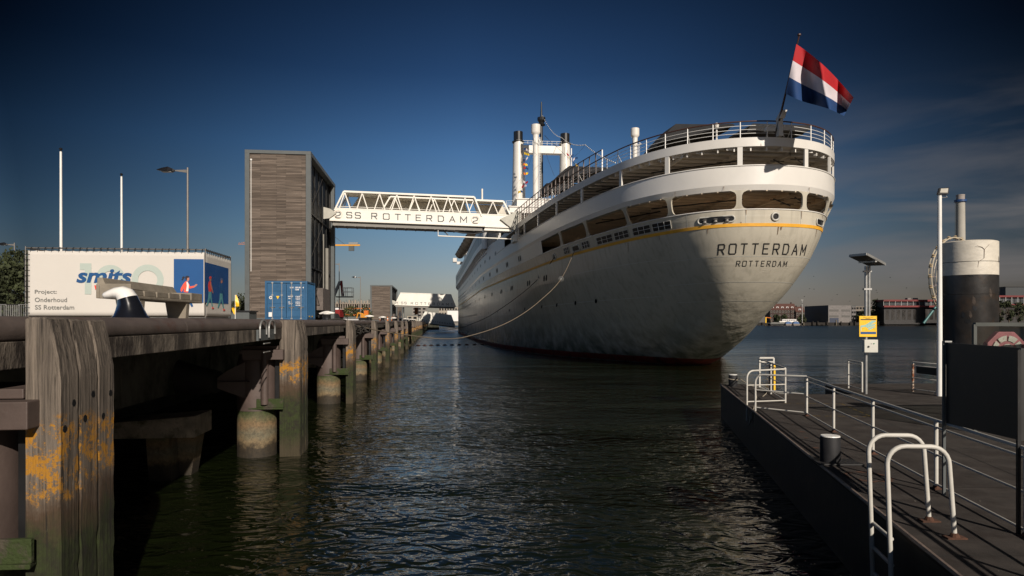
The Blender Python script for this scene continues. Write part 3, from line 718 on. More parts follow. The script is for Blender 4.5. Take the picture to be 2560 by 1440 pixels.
# ---- concrete bench
def bench():
    la, da = qpx(327, 5.74)
    t = thing("concrete_bench", "long weathered concrete bench with sloping backrest and block seat on the quay", "bench", (la, da, 0), PHI)
    L = 3.95
    mb = MB(); mb.box(-.55, 0, 0.045, L, 4.135, 4.19); mb.build("seat_slab", BENCHC, t, bevel=0.01)
    mb = MB(); mb.box(-.56, 0.004, 0, .042, 4.125, 4.405); mb.build("end_plate", BENCHC, t, bevel=0.012)
    for k, (a, b) in enumerate(((.09, .60), (.66, 1.21), (1.27, 1.86), (1.92, 2.50), (2.57, 3.17), (3.21, L))):
        mb = MB(); mb.box(-.52, (-.02 if k < 5 else -.004), a, b, 4.191, (4.295, 4.30, 4.305, 4.31, 4.325, 4.365)[k]); mb.build("seat_block", BENCHC, t, bevel=0.012)
    mb = MB(); mb.hexa([(-.60, .0, 4.36), (-.44, .0, 4.36), (-.44, 3.62, 4.33), (-.60, 3.62, 4.33), (-.62, .05, 4.52), (-.52, .03, 4.52), (-.52, 3.50, 4.515), (-.62, 3.50, 4.515)])
    mb.box(-.62, -.561, .0, 3.7, 4.13, 4.40)
    mb.build("backrest", BENCHC, t, bevel=0.012)
    for a in (0.5, 2.95):
        mb = MB(); mb.hexa([(-.44, a, ZQ), (-.05, a, ZQ), (-.05, a + .2, ZQ), (-.44, a + .2, ZQ), (-.50, a, 4.134), (-.02, a, 4.134), (-.02, a + .2, 4.134), (-.50, a + .2, 4.134)])
        mb.build("leg", BENCHC, t, bevel=0.01)
bench()

# ---- banner clad scaffold box
def banner_box():
    d0 = 25.6; lat0 = (513 - 1280) / F * d0; W = 6.30; D = 3.15; H0 = 0.16; H = 2.64
    t = thing("banner_enclosure", "scaffold enclosure hung with white printed banners, people drawn on a blue panel", "enclosure", (lat0, d0, ZQ), PHI)
    tb = mat("scaffold_tube", (0.20, 0.19, 0.18), 0.45, metal=0.7, var=0.3, scale=6)
    for p, q in (((-W, 0, 0), (-W, 0, H + .05)), ((0, .03, 0), (0, .03, H + .05)), ((0, D, 0), (0, D, H + .05)), ((-W, D, 0), (-W, D, H + .05)),
                 ((-W, .02, H), (0, .02, H)), ((0, 0, H - .02), (0, D, H - .02)), ((-W, 0, H), (-W, D, H)), ((-W, D, H), (0, D, H)), ((-W, .02, .08), (0, .02, .08)), ((0, 0, .08), (0, D, .08))):
        mb = MB(); mb.cyl(p, q, 0.026, n=10); mb.build("scaffold_pole", tb, t, smooth=60)
    random.seed(3)
    fx = [i / 60 for i in range(61)]; fz = [i / 16 for i in range(17)]
    def sag(u): return 0.02 * abs(math.sin(u * math.pi * 20)) 
    mb = MB(); mb.grid(lambda u, v: (-W + .10 + u * (W - .12), -0.035 - 0.010 * math.sin(u * 9) * math.sin(v * 3.1), H0 + v * (H - .10 - H0) - sag(u) * v), fx, fz)
    ban = mb.build("front_banner", BANNER, t, smooth=80, solid=0.004)
    mb = MB(); mb.grid(lambda u, v: (0.04 + 0.008 * math.sin(u * 8) * math.sin(v * 3.1), .03 + u * (D - .06), H0 - .02 + v * (H - .10 - H0) - 0.02 * abs(math.sin(u * math.pi * 10)) * v), fx, fz)
    sban = mb.build("side_banner", BANNER, t, smooth=80, solid=0.004)
    mb = MB(); mb.box(-W + .05, -.06, .08, D - .06, .02, H - .12); mb.build("inner_wall", mat("site_plywood", (0.3, 0.26, 0.2), .8), t)
    k = W / (513 - 70.0)            # metres per photo pixel on the front sheet
    def fx_(x): return (x - 513) * k
    def fz_(y): return (797 - y) / 163 * (H - .02) - .02
    def poly(par, name, m, pts, o=-.052):
        mb = MB(); mb.prism([(fx_(x), fz_(y)) for x, y in pts], lambda x, z: (x, o, z), lambda x, z: (x, o + .003, z)); return mb.build(name, m, par)
    art = poly(ban, "blue_panel", BANB, [(435, 654), (510, 654), (510, 756), (435, 756)], -.050)
    # pale 100
    def flat(s, cx, cy, m, par, o, nm, **kw):
        mb = MB(); mesh_text(mb, s, lambda x, y: (fx_(cx) + x, o, fz_(cy) + y), **kw); return mb.build(nm, m, par)
    def ringp(cx, cy, ro, ri, o):
        mb = MB(); n = 48; vs = []
        for j in range(n):
            a = 2 * math.pi * j / n
            for r_ in (ro, ri): vs.append((fx_(cx) + r_ * k * math.cos(a), o, fz_(cy) + r_ * k * math.sin(a)))
        mb.add(vs, [(2 * j, 2 * j + 1, (2 * j + 3) % (2 * n), (2 * j + 2) % (2 * n)) for j in range(n)]); return mb.build("numeral_zero", TEAL, ban)
    mb = MB(); mb.prism([(fx_(203), fz_(666)), (fx_(231), fz_(666)), (fx_(231), fz_(737)), (fx_(215), fz_(737)), (fx_(215), fz_(681)), (fx_(203), fz_(681))], lambda x, z: (x, -.051, z), lambda x, z: (x, -.049, z)); mb.build("numeral_one", TEAL, ban)
    ringp(278, 702, 37, 21, -.054); ringp(370, 703, 40, 24, -.054)
    flat("smits", 262.5, 695, NAVY, ban, -.060, "shop_lettering", w=136 * k, h=36 * k, bold=0.03, shear=0.22)
    flat("va", 252, 721, REDP, ban, -.060, "small_lettering", w=27 * k, h=11 * k, bold=0.02, shear=0.3, space=1.15)
    for s, cx, cy, w, h in (("Project:", 120.5, 733, 53, 13), ("Onderhoud", 133, 750, 78, 11.5), ("SS Rotterdam", 142, 767, 95, 11.5)):
        flat(s, cx, cy, GREYP, ban, -.056, "caption_lettering", w=w * k, h=h * k, bold=0.012)
    # walking woman in a coral jacket
    fg = poly(art, "trousers", NAVY, [(460, 730), (471, 730), (476, 745), (484, 764), (480, 766), (468, 748), (458, 764), (454, 762), (460, 742)], -.056)
    poly(art, "jacket", mat("print_coral", (0.78, 0.09, 0.05), .6, var=.04), [(452, 728), (453, 722), (459, 712), (465, 706), (469, 706), (474, 713), (476, 718), (486, 716), (487, 720), (475, 723), (472, 718), (471, 732), (460, 731), (461, 721), (455, 731)], -.058)
    poly(art, "shirt", WHITEP, [(467, 707), (470, 707), (473, 714), (472, 729), (466, 729), (468, 716)], -.061)
    poly(art, "hand", SKINP, [(486, 716), (491, 712), (495, 713), (492, 717), (487, 720)], -.058)
    poly(art, "face", SKINP, [(468, 697), (474, 696), (474, 702), (472, 706), (468, 707)], -.058)
    poly(art, "hair", BROWNP, [(464, 699), (464, 695), (468, 693), (474, 694), (474, 697), (469, 698), (468, 703), (466, 703)], -.061)
    poly(art, "ponytail", BROWNP, [(463, 696), (459, 694), (456, 697), (457, 699), (454, 702), (458, 704), (460, 700), (462, 698)], -.061)
    # side artwork
    def sy(x): return (x - 511) / (573 - 511) * D * 1.0
    def sz(x, y): s = 1 - 0.11 * (x - 511) / 62; return (800 - y) / (168 * s) * (H - .02) - .02
    def spoly(par, name, m, pts, o=.058):
        # photo columns on the side sheet converge: undo the perspective with the true depth
        out = []
        for x, y in pts:
            dd = 4.2; X = (x - 1280) / F
            # world point on the plane through (lat0,d0) heading FQ
            s_ = (lat0 + .05 - X * d0) / (X * math.cos(PHI) + math.sin(PHI)); dist = d0 + s_ * math.cos(PHI)
            out.append((s_, EYE + (HY - y) / F * dist - ZQ))
        mb = MB(); mb.prism(out, lambda a, z: (o, a, z), lambda a, z: (o - .003, a, z)); return mb.build(name, m, par)
    sp = spoly(sban, "blue_panel", mat("banner_navy", (0.004, 0.06, 0.22), .6), [(512.2, 655), (571, 671), (571, 760), (512.2, 756)], .052)
    for dx, jac, cap, sleeve in ((0, REDP, REDP, SKINP), (28, NAVY, mat("print_slate", (.10, .13, .25), .6), NAVY)):
        X = 524.5 + dx; Y = 695 + dx * .16
        spoly(sp, "trousers", TEALP, [(X - 3, Y + 33), (X + 3, Y + 33), (X + 4, Y + 50), (X + 7, Y + 70), (X + 5, Y + 71), (X + .5, Y + 48), (X - 3, Y + 62), (X - 7, Y + 70), (X - 9, Y + 69), (X - 4, Y + 50)])
        spoly(sp, "jacket", jac, [(X - 3, Y + 9), (X + 2, Y + 8), (X + 3, Y + 14), (X + 3, Y + 34), (X - 3, Y + 34), (X - 5, Y + 20)], .061)
        spoly(sp, "arm", sleeve, [(X + 1, Y + 10), (X + 4, Y + 18), (X + 6, Y + 28), (X + 8, Y + 38), (X + 6, Y + 38), (X + 3, Y + 28), (X + 1, Y + 18)], .064)
        spoly(sp, "face", SKINP, [(X - 1, Y + 1), (X + 3, Y), (X + 3, Y + 6), (X + 1, Y + 9), (X - 1, Y + 8)], .061)
        spoly(sp, "cap", cap, [(X - 2, Y + 2), (X - 2, Y - 3), (X + 1, Y - 5), (X + 4, Y - 2), (X + 3, Y + 1)], .064)
        spoly(sp, "shoe", REDP, [(X + 5, Y + 72), (X + 10, Y + 75), (X + 10, Y + 77), (X + 5, Y + 77)], .061)
    # black lashings round the top and left poles
    for i in range(26):
        x = -W + .2 + i * (W - .3) / 25; mb = MB(); mb.tube([(x - .02, -.03, H - .16), (x, -.034, H), (x + .02, .02, H + .034), (x, .05, H), (x + .01, 0, H - .12)], .011, 6); mb.build("lashing", BLACK, t)
    for i in range(12):
        z = .25 + i * .195; mb = MB(); mb.tube([(-W + .17, -.05, z), (-W, -.034, z), (-W - .034, .0, z), (-W, .034, z)], .010, 6); mb.build("lashing", BLACK, t)
    for i in range(14):
        y = .15 + i * (D - .3) / 13; mb = MB(); mb.tube([(.04, y, H - .16), (.034, y, H), (0, y, H + .03), (-.034, y, H)], .016, 6); mb.build("lashing", BLACK, t)
banner_box()

# ---- flagpoles and street lamps
def flagpole(x, ytop, d, label):
    la = (x - 1280) / F * d; z1 = EYE + (HY - ytop) / F * d
    t = thing("flagpole", label, "flagpole", (la, d, ZQ), 0, "white flagpoles behind the banners")
    mb = MB(); mb.cyl((-0.0, 0, 0), (-.02, 0, z1 - ZQ - .1), .075, .05, 12); mb.build("pole", RAILW, t, smooth=60)
    mb = MB(); mb.lathe([(.0, -.12), (.055, -.09), (.03, -.03), (.085, .02), (.06, .07), (0.0, .10)], (-.02, 0, z1 - ZQ), 12); mb.build("finial", BLACK, t, smooth=60)
flagpole(153, 374, 33, "taller bare white flagpole behind the banner enclosure")
flagpole(304.5, 437, 39, "shorter bare white flagpole behind the middle of the banners")
def lamp_arm(x, ytop, d, label, mirror=1, L=1.9):
    la = (x - 1280) / F * d; z1 = EYE + (HY - ytop) / F * d - ZQ
    t = thing("street_lamp", label, "street lamp", (la, d, ZQ), 0, "grey street lamps on the quay")
    mb = MB(); mb.cyl((0, 0, 0), (0, 0, z1), .075, .048, 12); mb.build("pole", mat("lamp_pole_grey", (.23, .21, .19), .5, metal=.4), t, smooth=60)
    mb = MB(); mb.hexa([(-L * .42, -.03, z1 - .19), (0.03, -.035, z1 - .30), (0.03, .035, z1 - .30), (-L * .42, .03, z1 - .19), (-L * .42, -.03, z1 - .14), (0.03, -.035, z1 - .12), (0.03, .035, z1 - .12), (-L * .42, .03, z1 - .14)])
    mb.build("arm", MATS["lamp_pole_grey"], t)
    mb = MB()
    pr = [(-L * .40, -.19, -.14, .05), (-L * .47, -.23, -.07, .11), (-L * .62, -.24, .04, .17), (-L * .80, -.22, -.02, .19), (-L * 1.0, -.13, -.10, .04)]
    vs = []
    for x_, zb, zt, w in pr: vs += [(x_, -w, z1 + zb), (x_, w, z1 + zb), (x_, w * .55, z1 + zt), (x_, -w * .55, z1 + zt)]
    mb.add(vs, [(i * 4 + a, i * 4 + (a + 1) % 4, i * 4 + 4 + (a + 1) % 4, i * 4 + 4 + a) for i in range(4) for a in range(4)] + [(3, 2, 1, 0), (16, 17, 18, 19)])
    mb.build("lamp_head", mat("lamp_head_black", (.012, .012, .014), .2), t)
    mb = MB(); mb.box(-L * .82, -L * .5, -.13, .13, z1 - .255, z1 - .235); mb.build("lens", mat("lamp_lens", (.3, .29, .26), .2), t)
lamp_arm(469, 419, 38, "large grey street lamp standing behind the banner enclosure", L=1.72)
lamp_arm(36, 607, 66, "street lamp above the trees at the far left edge", L=1.6)
lamp_arm(901, 691, 116, "street lamp between the boom lift and the small timber tower", L=1.5)
lamp_arm(848, 657, 92, "slim street lamp beside the tall timber tower", L=1.3)

# ---- trees
def tree(lat, d, zb, h, rad, label, m=None, group="trees behind the quay", n=900, leaf=.32, trunk=.25, shape=0.62, seed=1):
    random.seed(seed)
    t = thing("tree", label, "tree", (lat, d, zb), 0, group)
    mb = MB(); mb.tube([(0, 0, 0), (.1, 0, h * .35), (0, .1, h * .7)], [.028 * h, .02 * h, .008 * h], 7)
    for i in range(5):
        a = random.uniform(0, 6.28); mb.tube([(0, 0, h * (.28 + .07 * i)), (math.cos(a) * rad * .6, math.sin(a) * rad * .6, h * (.45 + .09 * i))], [.010 * h, .004 * h], 5)
    mb.build("trunk", BARK, t)
    mb = MB(); cl = []
    for i in range(16):
        a = random.uniform(0, 6.28); q = random.uniform(-1, 1); rr = math.sqrt(max(0, 1 - q * q)) * random.uniform(.35, .85)
        cl.append((math.cos(a) * rad * rr, math.sin(a) * rad * rr, h * (1 - shape / 2) + q * h * shape / 2 * .82 , rad * random.uniform(.28, .5)))
    for i in range(n):
        c = random.choice(cl); v = Vector((random.gauss(0, 1), random.gauss(0, 1), random.gauss(0, 1))).normalized() * c[3] * random.uniform(.6, 1.08)
        p = Vector(c[:3]) + v; s_ = leaf * random.uniform(.6, 1.4)
        a = Vector((random.gauss(0, 1), random.gauss(0, 1), random.gauss(0, 1))).normalized(); b = a.cross(Vector((random.gauss(0, 1), random.gauss(0, 1), random.gauss(0, 1)))).normalized()
        mb.add([p - a * s_ * .5, p + b * s_ * .35, p + a * s_ * .5, p - b * s_ * .35], [(0, 1, 2, 3)])
    mb.build("crown", m or LEAF, t)
for i, (x, yt, d, w, lb) in enumerate(((-42, 640, 72, 5.0, "dark leafy tree half cut by the picture edge"), (22, 668, 62, 3.2, "green tree under the far left street lamp"), (50, 636, 66, 3.0, "upright tree touching the banner enclosure edge"))):
    h = (HY - yt) / F * d - .05; tree((x - 1280) / F * d, d, ZQ, h, w, lb, n=2600, leaf=.34, shape=.92, seed=20 + i)
for i, (x, yt, d, w, lb) in enumerate(((602, 738, 90, 1.7, "small tree between the banners and the tall timber tower"), (586, 757, 84, 1.1, "low bush beside the yellow beach flag"), (612, 752, 80, 1.0, "yellow green bush against the foot of the tall tower"))):
    h = (HY - yt) / F * d - .05; tree((x - 1280) / F * d, d, ZQ, h, w, lb, n=700, leaf=.26, shape=.95, seed=30 + i, m=LEAFY if i == 2 else None)
for i, (x, yt, d, w, lb) in enumerate(((873, 767, 150, 1.15, "rounded olive tree below the building site"), (907, 762, 150, 1.4, "dark round tree by the street lamp near the small tower"), (851, 780, 150, .9, "low tree at the foot of the boom lift"), (921, 783, 155, .8, "small yellowish tree beside the small timber tower"))):
    h = (HY - yt) / F * d - .05; tree((x - 1280) / F * d, d, ZQ, h, w * 1.6, lb, n=900, leaf=.32, shape=.95, seed=40 + i, m=LEAFY if i in (0, 3) else None)

# crowd barriers at the far left
def barrier(x, d, i):
    t = thing("crowd_barrier", "%s crowd barrier standing under the trees at the far left" % ["outer", "middle", "inner"][i], "barrier", ((x - 1280) / F * d, d, ZQ), 0, "crowd barriers under the trees")
    mb = MB(); mb.tube([(-1.1, 0, .1), (-1.1, 0, .95), (-1.0, 0, 1.05), (1.0, 0, 1.05), (1.1, 0, .95), (1.1, 0, .1)], .025, 6); mb.cyl((-1.1, 0, .18), (1.1, 0, .18), .02, n=6); mb.build("frame", GALV, t)
    mb = MB()
    for k in range(17): mb.cyl((-1.0 + k * .125, 0, .18), (-1.0 + k * .125, 0, 1.05), .01, n=5)
    mb.build("bar", GALV, t)
    for s_ in (-.8, .8):
        mb = MB(); mb.beam((s_, -.3, .02), (s_, .3, .02), .05, .03); mb.build("foot", GALV, t)
for i, x in enumerate((-40, 8, 54)): barrier(x, 45, i)

# yellow beach flag
t = thing("beach_flag", "yellow feather flag on a thin pole beside the banners", "flag", ((588 - 1280) / F * 40, 40, ZQ))
mb = MB(); mb.cyl((0, 0, 0), (0, 0, 1.5), .02, n=6); mb.build("pole", RAILW, t)
mb = MB(); mb.grid(lambda u, v: (.02 - v * (.30 * math.sin(math.pi * (u * .8 + .12))) * (1 - .5 * u) * (-1 if u > .35 else .9), .05 * math.sin(u * 7 + v * 2), .35 + u * 1.15), [i / 12 for i in range(13)], [0, .5, 1]); mb.build("cloth", YEL, t, smooth=80)
t = thing("site_hut", "low dark equipment hut behind the yellow feather flag", "hut", ((590 - 1280) / F * 48, 48, ZQ), PHI)
mb = MB(); mb.box(-.9, .9, 0, 2, 0, .62); mb.build("wall", STEELG, t); mb = MB(); mb.box(-1.0, 1.0, -.1, 2.1, .621, .70); mb.build("roof", BLACK, t)

# ---- blue container
def container():
    d = 43.2; la = (768 - 1280) / F * d; W = 2.60; D = 2.9; H = 2.50
    t = thing("shipping_container", "small blue shipping container with closed double doors in front of the tall tower", "container", (la, d, ZQ), PHI)
    mb = MB()
    for x in (-W, -.12):
        for y in (0, D - .12): mb.box(x, x + .12, y, y + .12, 0, H)
    mb.box(-W + .12, -.12, .0, .10, H - .14, H - .002); mb.box(-W + .12, -.12, 0, .10, .02, .16)
    mb.box(-.10, -.004, .12, D - .12, H - .10, H - .004); mb.box(-.10, -.004, .12, D - .12, .02, .16); mb.box(-W + .12, -.12, D - .1, D, 0.02, .16); mb.box(-W + .004, -W + .10, .12, D - .12, H - .10, H - .004)
    mb.box(-W + .12, -.12, .10, D - .12, H - .06, H - .03)
    mb.build("frame", BLUEC, t, bevel=.008)
    def corr(axis):
        pts = []; n = 12; step = (D - .24) / n
        for i in range(n):
            y = .12 + i * step; pts += [(y, -.03), (y + step * .35, -.03), (y + step * .5, -.075), (y + step * .85, -.075)]
        pts.append((D - .12, -.03)); m_ = MB()
        m_.add([(x if axis else -W - x, y, z) for y, x in pts for z in (.16, H - .10)], [(2 * i, 2 * i + 2, 2 * i + 3, 2 * i + 1) for i in range(len(pts) - 1)]); m_.build("side_panel", BLUEC, t)
    corr(1); corr(0)
    mb = MB(); mb.box(-W + .12, -.12, D - .06, D - .03, .16, H - .1); mb.build("end_panel", BLUEC, t)
    for k, (x0, x1) in enumerate(((-W + .13, -W / 2 - .012), (-W / 2 + .012, -.13))):
        mb = MB(); mb.box(x0, x1, .05, .09, .17, H - .15)
        n = 5; hh = (H - .5) / n
        for i in range(n): mb.box(x0 + .10, x1 - .10, .028, .0495, .26 + i * hh, .26 + i * hh + hh * .74)
        dr = mb.build("door", BLUEC, t, bevel=.008)
        for f in (.28, .78):
            xx = x0 + (x1 - x0) * f
            mb = MB(); mb.cyl((xx, .002, .08), (xx, .002, H - .06), .022, n=8)
            for z in (.12, .8, 1.6, H - .12): mb.box(xx - .06, xx + .06, -.01, .02, z - .04, z + .04)
            lr = mb.build("lock_rod", GALV, dr)
            mb = MB(); mb.tube([(xx - .16, -.03, .82), (xx, -.045, .84), (xx + .18, -.03, .84)], .018, 6); mb.build("handle", GALV, lr)
    k = W / 103.0
    def X(px_): return (px_ - 768) * k
    def Z(py_): return (800 - py_) / 97 * H
    mb = MB()
    for s, cx, cy, w, h in (("LCRU", 730, 719, 9, 4), ("100148", 745, 719, 13, 4), ("4", 758, 719, 3, 4), ("1268", 743, 724, 9, 4), ("MAX GROSS", 727, 741, 12, 3), ("TARE", 724, 746, 6, 3), ("NET", 724, 755, 5, 3), ("CU CAP", 727, 759, 9, 3),
                            ("10 160 KG", 745, 741, 11, 3), ("22 400 LB", 745, 745, 11, 3), ("1 270 KG", 745, 749, 10, 2.6), ("8 890 KG", 745, 755, 11, 3), ("19 600 LB", 745, 759, 11, 3), ("16.0 CBM", 745, 763, 11, 2.6)):
        mesh_text(mb, s, lambda x, y: (X(cx) + x, .016, Z(cy) + y), w=w * k, h=h * k * .95, bold=.03)
    mb.build("marking", WHITEP, t)
    mb = MB(); mb.cyl((X(679), .02, Z(744)), (X(679), .012, Z(744)), .10, n=20); mb.build("round_sticker", WHITEP, t)
    mb = MB(); mb.cyl((X(679), .011, Z(744)), (X(679), .006, Z(744)), .055, n=20); mb.build("sticker_ring", GREYP, t)
    mb = MB(); mb.prism([(X(692), Z(740)), (X(700), Z(740)), (X(696), Z(748))], lambda x, z: (x, .012, z), lambda x, z: (x, .02, z)); mb.build("warning_triangle", YEL, t)
    mb = MB(); mb.box(X(674), X(682), .012, .02, Z(791), Z(780)); mb.build("data_plate", WHITEP, t)
    mb = MB()
    for y in (.6, 1.6): mb.box(-.002, .004, y, y + .4, .22, .30)
    mb.build("yellow_sticker", YEL, t)
container()

# ---- gangway towers
def tower(la, d, W, D, H, label, stair=True):
    t = thing("gangway_tower", label, "tower", (la, d, ZQ), PHI)
    fr = .42 * W / 6
    mb = MB(); mb.box(-W + fr, -fr * 1.1, .12, .40, .25, H - .30); mb.build("timber_cladding", PLANK, t)
    mb = MB(); mb.box(-W, -W + fr, 0, .45, 0, H - .32); mb.box(-fr * 1.1, 0, 0, .45, 0, H - .32); mb.box(-W, 0, 0, .45, H - .32, H); mb.box(-W + fr, -fr * 1.1, .05, .45, 0, .25)
    mb.build("steel_surround", STEELG, t, bevel=.01)
    mb = MB(); mb.box(-W, 0, .451, D, H - .36, H); mb.build("roof", STEELG, t, bevel=.01)
    mb = MB(); mb.box(-W, -W + .25, .451, D - .01, 0, H - .361); mb.build("rear_wall", STEELG, t)
    mb = MB(); mb.box(-W + .25, -fr, D - .4, D, 0, H - .361); mb.build("end_cladding", PLANK, t)
    mb = MB(); mb.box(-fr * .99, -.02, D - .9, D, 0, H - .361); mb.build("end_column", STEELG, t, bevel=.01)
    # side facing the ship: matte dark sheet painted as the unlit interior
    mb = MB(); mb.box(-.62, -.58, .46, D - .91, .4, H - .37); mb.build("dark_side_sheet", DARKINT, t)
    mb = MB()
    for k in range(7): mb.box(-.57, -.50, .5 + k * (D - 1.5) / 6 - .04, .5 + k * (D - 1.5) / 6 + .04, .3, H - .37)
    for z in (H * .33, H * .66): mb.box(-.499, -.42, .5, D - .92, z - .08, z + .08)
    mb.build("mullion", mat("dark_steel", (.007, .0075, .008), .6), t)
    mb = MB()
    for k in range(3):
        z0 = H * (.02 + .31 * k); mb.cyl((-.3, .5, z0 + H * .31), (-.3, D * .55, z0), .035, n=6); mb.cyl((-.3, D * .55, z0 + H * .31), (-.3, .5, z0), .018, n=6)
    mb.build("brace", mat("brace_steel", (.07, .062, .055), .6), t)
    for yy, w, z1 in ((D * .56, .07, H * .58), (D * .70, .20, H * .50)):
        mb = MB(); mb.cyl((-.25, yy, 1.0), (-.25, yy, z1), w, n=12); mb.build("lift_column", mat("column_grey", (.22, .21, .185), .5), t, smooth=60)
    mb = MB(); mb.box(-.6, .05, D * .42, D * .72, 1.1 * H / 16, 3.4 * H / 16); mb.build("machine_box", mat("machine_grey", (.11, .09, .08), .5, var=.3), t, bevel=.02)
    return t
T1 = ((777 - 1280) / F * 64, 64)
tw1 = tower(T1[0], T1[1], 6.0, 15.8, 15.95, "tall timber clad gangway tower behind the blue container")
mb = MB(); mb.cyl((-5.45, .08, 4.6), (-5.45, .08, 15.0), .03, n=6); mb.box(-5.5, -5.35, .0, .1, 14.95, 15.1); mb.build("downpipe", RAILW, tw1)
T2 = ((980 - 1280) / F * 180, 180)
tower(T2[0], T2[1], 5.7, 26, 9.5, "shorter timber clad gangway tower further along the quay")
T3 = ((1007 - 1280) / F * 240, 240)
tower(T3[0], T3[1], 4.5, 14, 5.6, "small timber hut tower furthest along the quay")

# ---- gangways
def gangway(a, b, h, label, letters, num, windows=True, lower=.40):
    """a, b: bottom corners at the landward and ship end"""
    a, b = Vector(a), Vector(b); L = math.hypot(b.x - a.x, b.y - a.y); ang = math.atan2(b.y - a.y, b.x - a.x); dz = (b.z - a.z) / L
    t = thing("gangway", label, "gangway", a, ang)
    s0 = h * .45
    def P(x, y, z): return (x, y, z + x * dz)
    D = 2.6
    def panel(x0, x1, z0, z1, y, th=.05, sl0=0., sl1=0.):
        mb = MB(); mb.prism([(x0, z0), (x1, z0), (x1 - sl1, z1), (x0 + sl0, z1)], lambda x, z: P(x, y, z), lambda x, z: P(x, y + th, z)); return mb
    zl = h * lower
    rat = s0 / h
    panel(0, L, .18, zl, 0, .06, zl * rat, zl * rat * .8).build("side_panel", GWHITE, t)
    panel(0, L, .18, zl, D, .06, zl * rat, zl * rat * .8).build("side_panel", GWHITE, t)
    mb = MB(); mb.prism([(0, 0), (L, 0), (L, .18), (0, .18)], lambda x, z: P(x, -.08, z), lambda x, z: P(x, D + .14, z)); mb.build("floor_beam", GWHITE, t, bevel=.02)
    mb = MB(); mb.prism([(0.3, -.45), (L - .3, -.45), (L - .3, 0), (0.3, 0)], lambda x, z: P(x, .25, z), lambda x, z: P(x, D - .2, z))
    for i in range(int(L / 1.1)): mb.prism([(.5 + i * 1.1, -.50), (.58 + i * 1.1, -.50), (.58 + i * 1.1, -.451), (.5 + i * 1.1, -.451)], lambda x, z: P(x, .2, z), lambda x, z: P(x, D - .15, z))
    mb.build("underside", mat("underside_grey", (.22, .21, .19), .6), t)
    mb = MB(); mb.prism([(s0, h - .22), (L - s0 * .8, h - .22), (L - s0 * .8, h), (s0, h)], lambda x, z: P(x, -.06, z), lambda x, z: P(x, D + .12, z)); mb.build("roof", GWHITE, t, bevel=.03)
    if windows:
        mb = MB()
        n = 8; xs = [s0 + .1 + i * (L - 1.8 * s0 - .2) / (n - 1 + .5) for i in range(n)]
        st = xs[1] - xs[0]
        for yy in (0.0, D):
            for x in xs:
                mb.beam(P(x, yy + .04, h - .2), P(x - st * .32, yy + .04, zl), .11); mb.beam(P(x, yy + .04, h - .2), P(x + st * .32, yy + .04, zl), .11)
            mb.beam(P(0 + .35 * s0, yy + .03, zl - .2), P(s0, yy + .03, h - .1), .26, .16); mb.beam(P(L - .25 * s0, yy + .03, zl - .2), P(L - s0 * .8, yy + .03, h - .1), .26, .16)
            mb.beam(P(zl * rat, yy + .03, zl + .06), P(L - zl * rat * .8, yy + .03, zl + .06), .1, .12)
            mb.beam(P(zl * rat + .3, yy + .03, zl + .28), P(L - zl * rat, yy + .03, zl + .28), .05, .05)
        mb.build("truss", GWHITE, t)
        # telescoping inner tunnel lining seen through the truss
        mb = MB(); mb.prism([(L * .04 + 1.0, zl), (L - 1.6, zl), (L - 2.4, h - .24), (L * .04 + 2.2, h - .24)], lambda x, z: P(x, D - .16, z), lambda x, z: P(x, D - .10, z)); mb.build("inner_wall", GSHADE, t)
    else:
        panel(0, L, zl, h - .2, 0.01, .05, 0, 0)
        mb = MB(); mb.prism([(zl * rat, zl), (L - zl * rat * .8, zl), (L - s0 * .8, h - .2), (s0, h - .2)], lambda x, z: P(x, 0, z), lambda x, z: P(x, .06, z)); mb.build("side_panel", GWHITE, t)
    # triangular pivots
    mb = MB(); mb.prism([(-.9, .1), (-.9, zl * 1.12), (.1, zl * .95), (.78, zl * .62), (.0, .25)], lambda x, z: P(x, -.22, z), lambda x, z: P(x, -.10, z)); mb.build("pivot_plate", mat("pivot_grey", (.42, .41, .36), .5), t, bevel=.02)
    # lettering
    mb = MB(); k = (L - 1.4) / 372.0
    ph = 14.5 * k * 1.0
    lets = [('S', 859, 13), ('S', 881, 13), ('R', 923, 13), ('O', 953, 15), ('T', 984, 13), ('T', 1010, 13), ('E', 1038, 12), ('R', 1066, 13), ('D', 1096, 14), ('A', 1126, 14), ('M', 1155, 16)]
    zc = zl * .50 - ph / 2 + .03
    for ch, x, w in lets: strokes(mb, ch, lambda X_, Z_: P(X_, -.012, Z_ + zc), (x - 832) * k + .7, w * k, ph, ph * .17)
    for x in (831, 1188): strokes(mb, num, lambda X_, Z_: P(X_, -.012, Z_ + zc - .04), (x - 832) * k + .7, 11.5 * k, ph, ph * .17)
    mb.build("lettering", GLETTER, t)
    for x in (837, 1194):
        mb = MB(); mb.tube([P((x - 832) * k + .7 + math.cos(R(a_)) * ph * .72, -.015, zc + ph / 2 + math.sin(R(a_)) * ph * .72) for a_ in range(0, 360, 20)], .012, 4, closed=True); mb.build("number_ring", mat("ring_ochre", (.45, .25, .10), .6), t)
    return t
A2 = at(824, 552, 75); B2 = at(1213, 567, 77)
g2 = gangway(A2, B2, 3.42, "large white truss gangway bridging from the tall tower to the liner", None, '2')
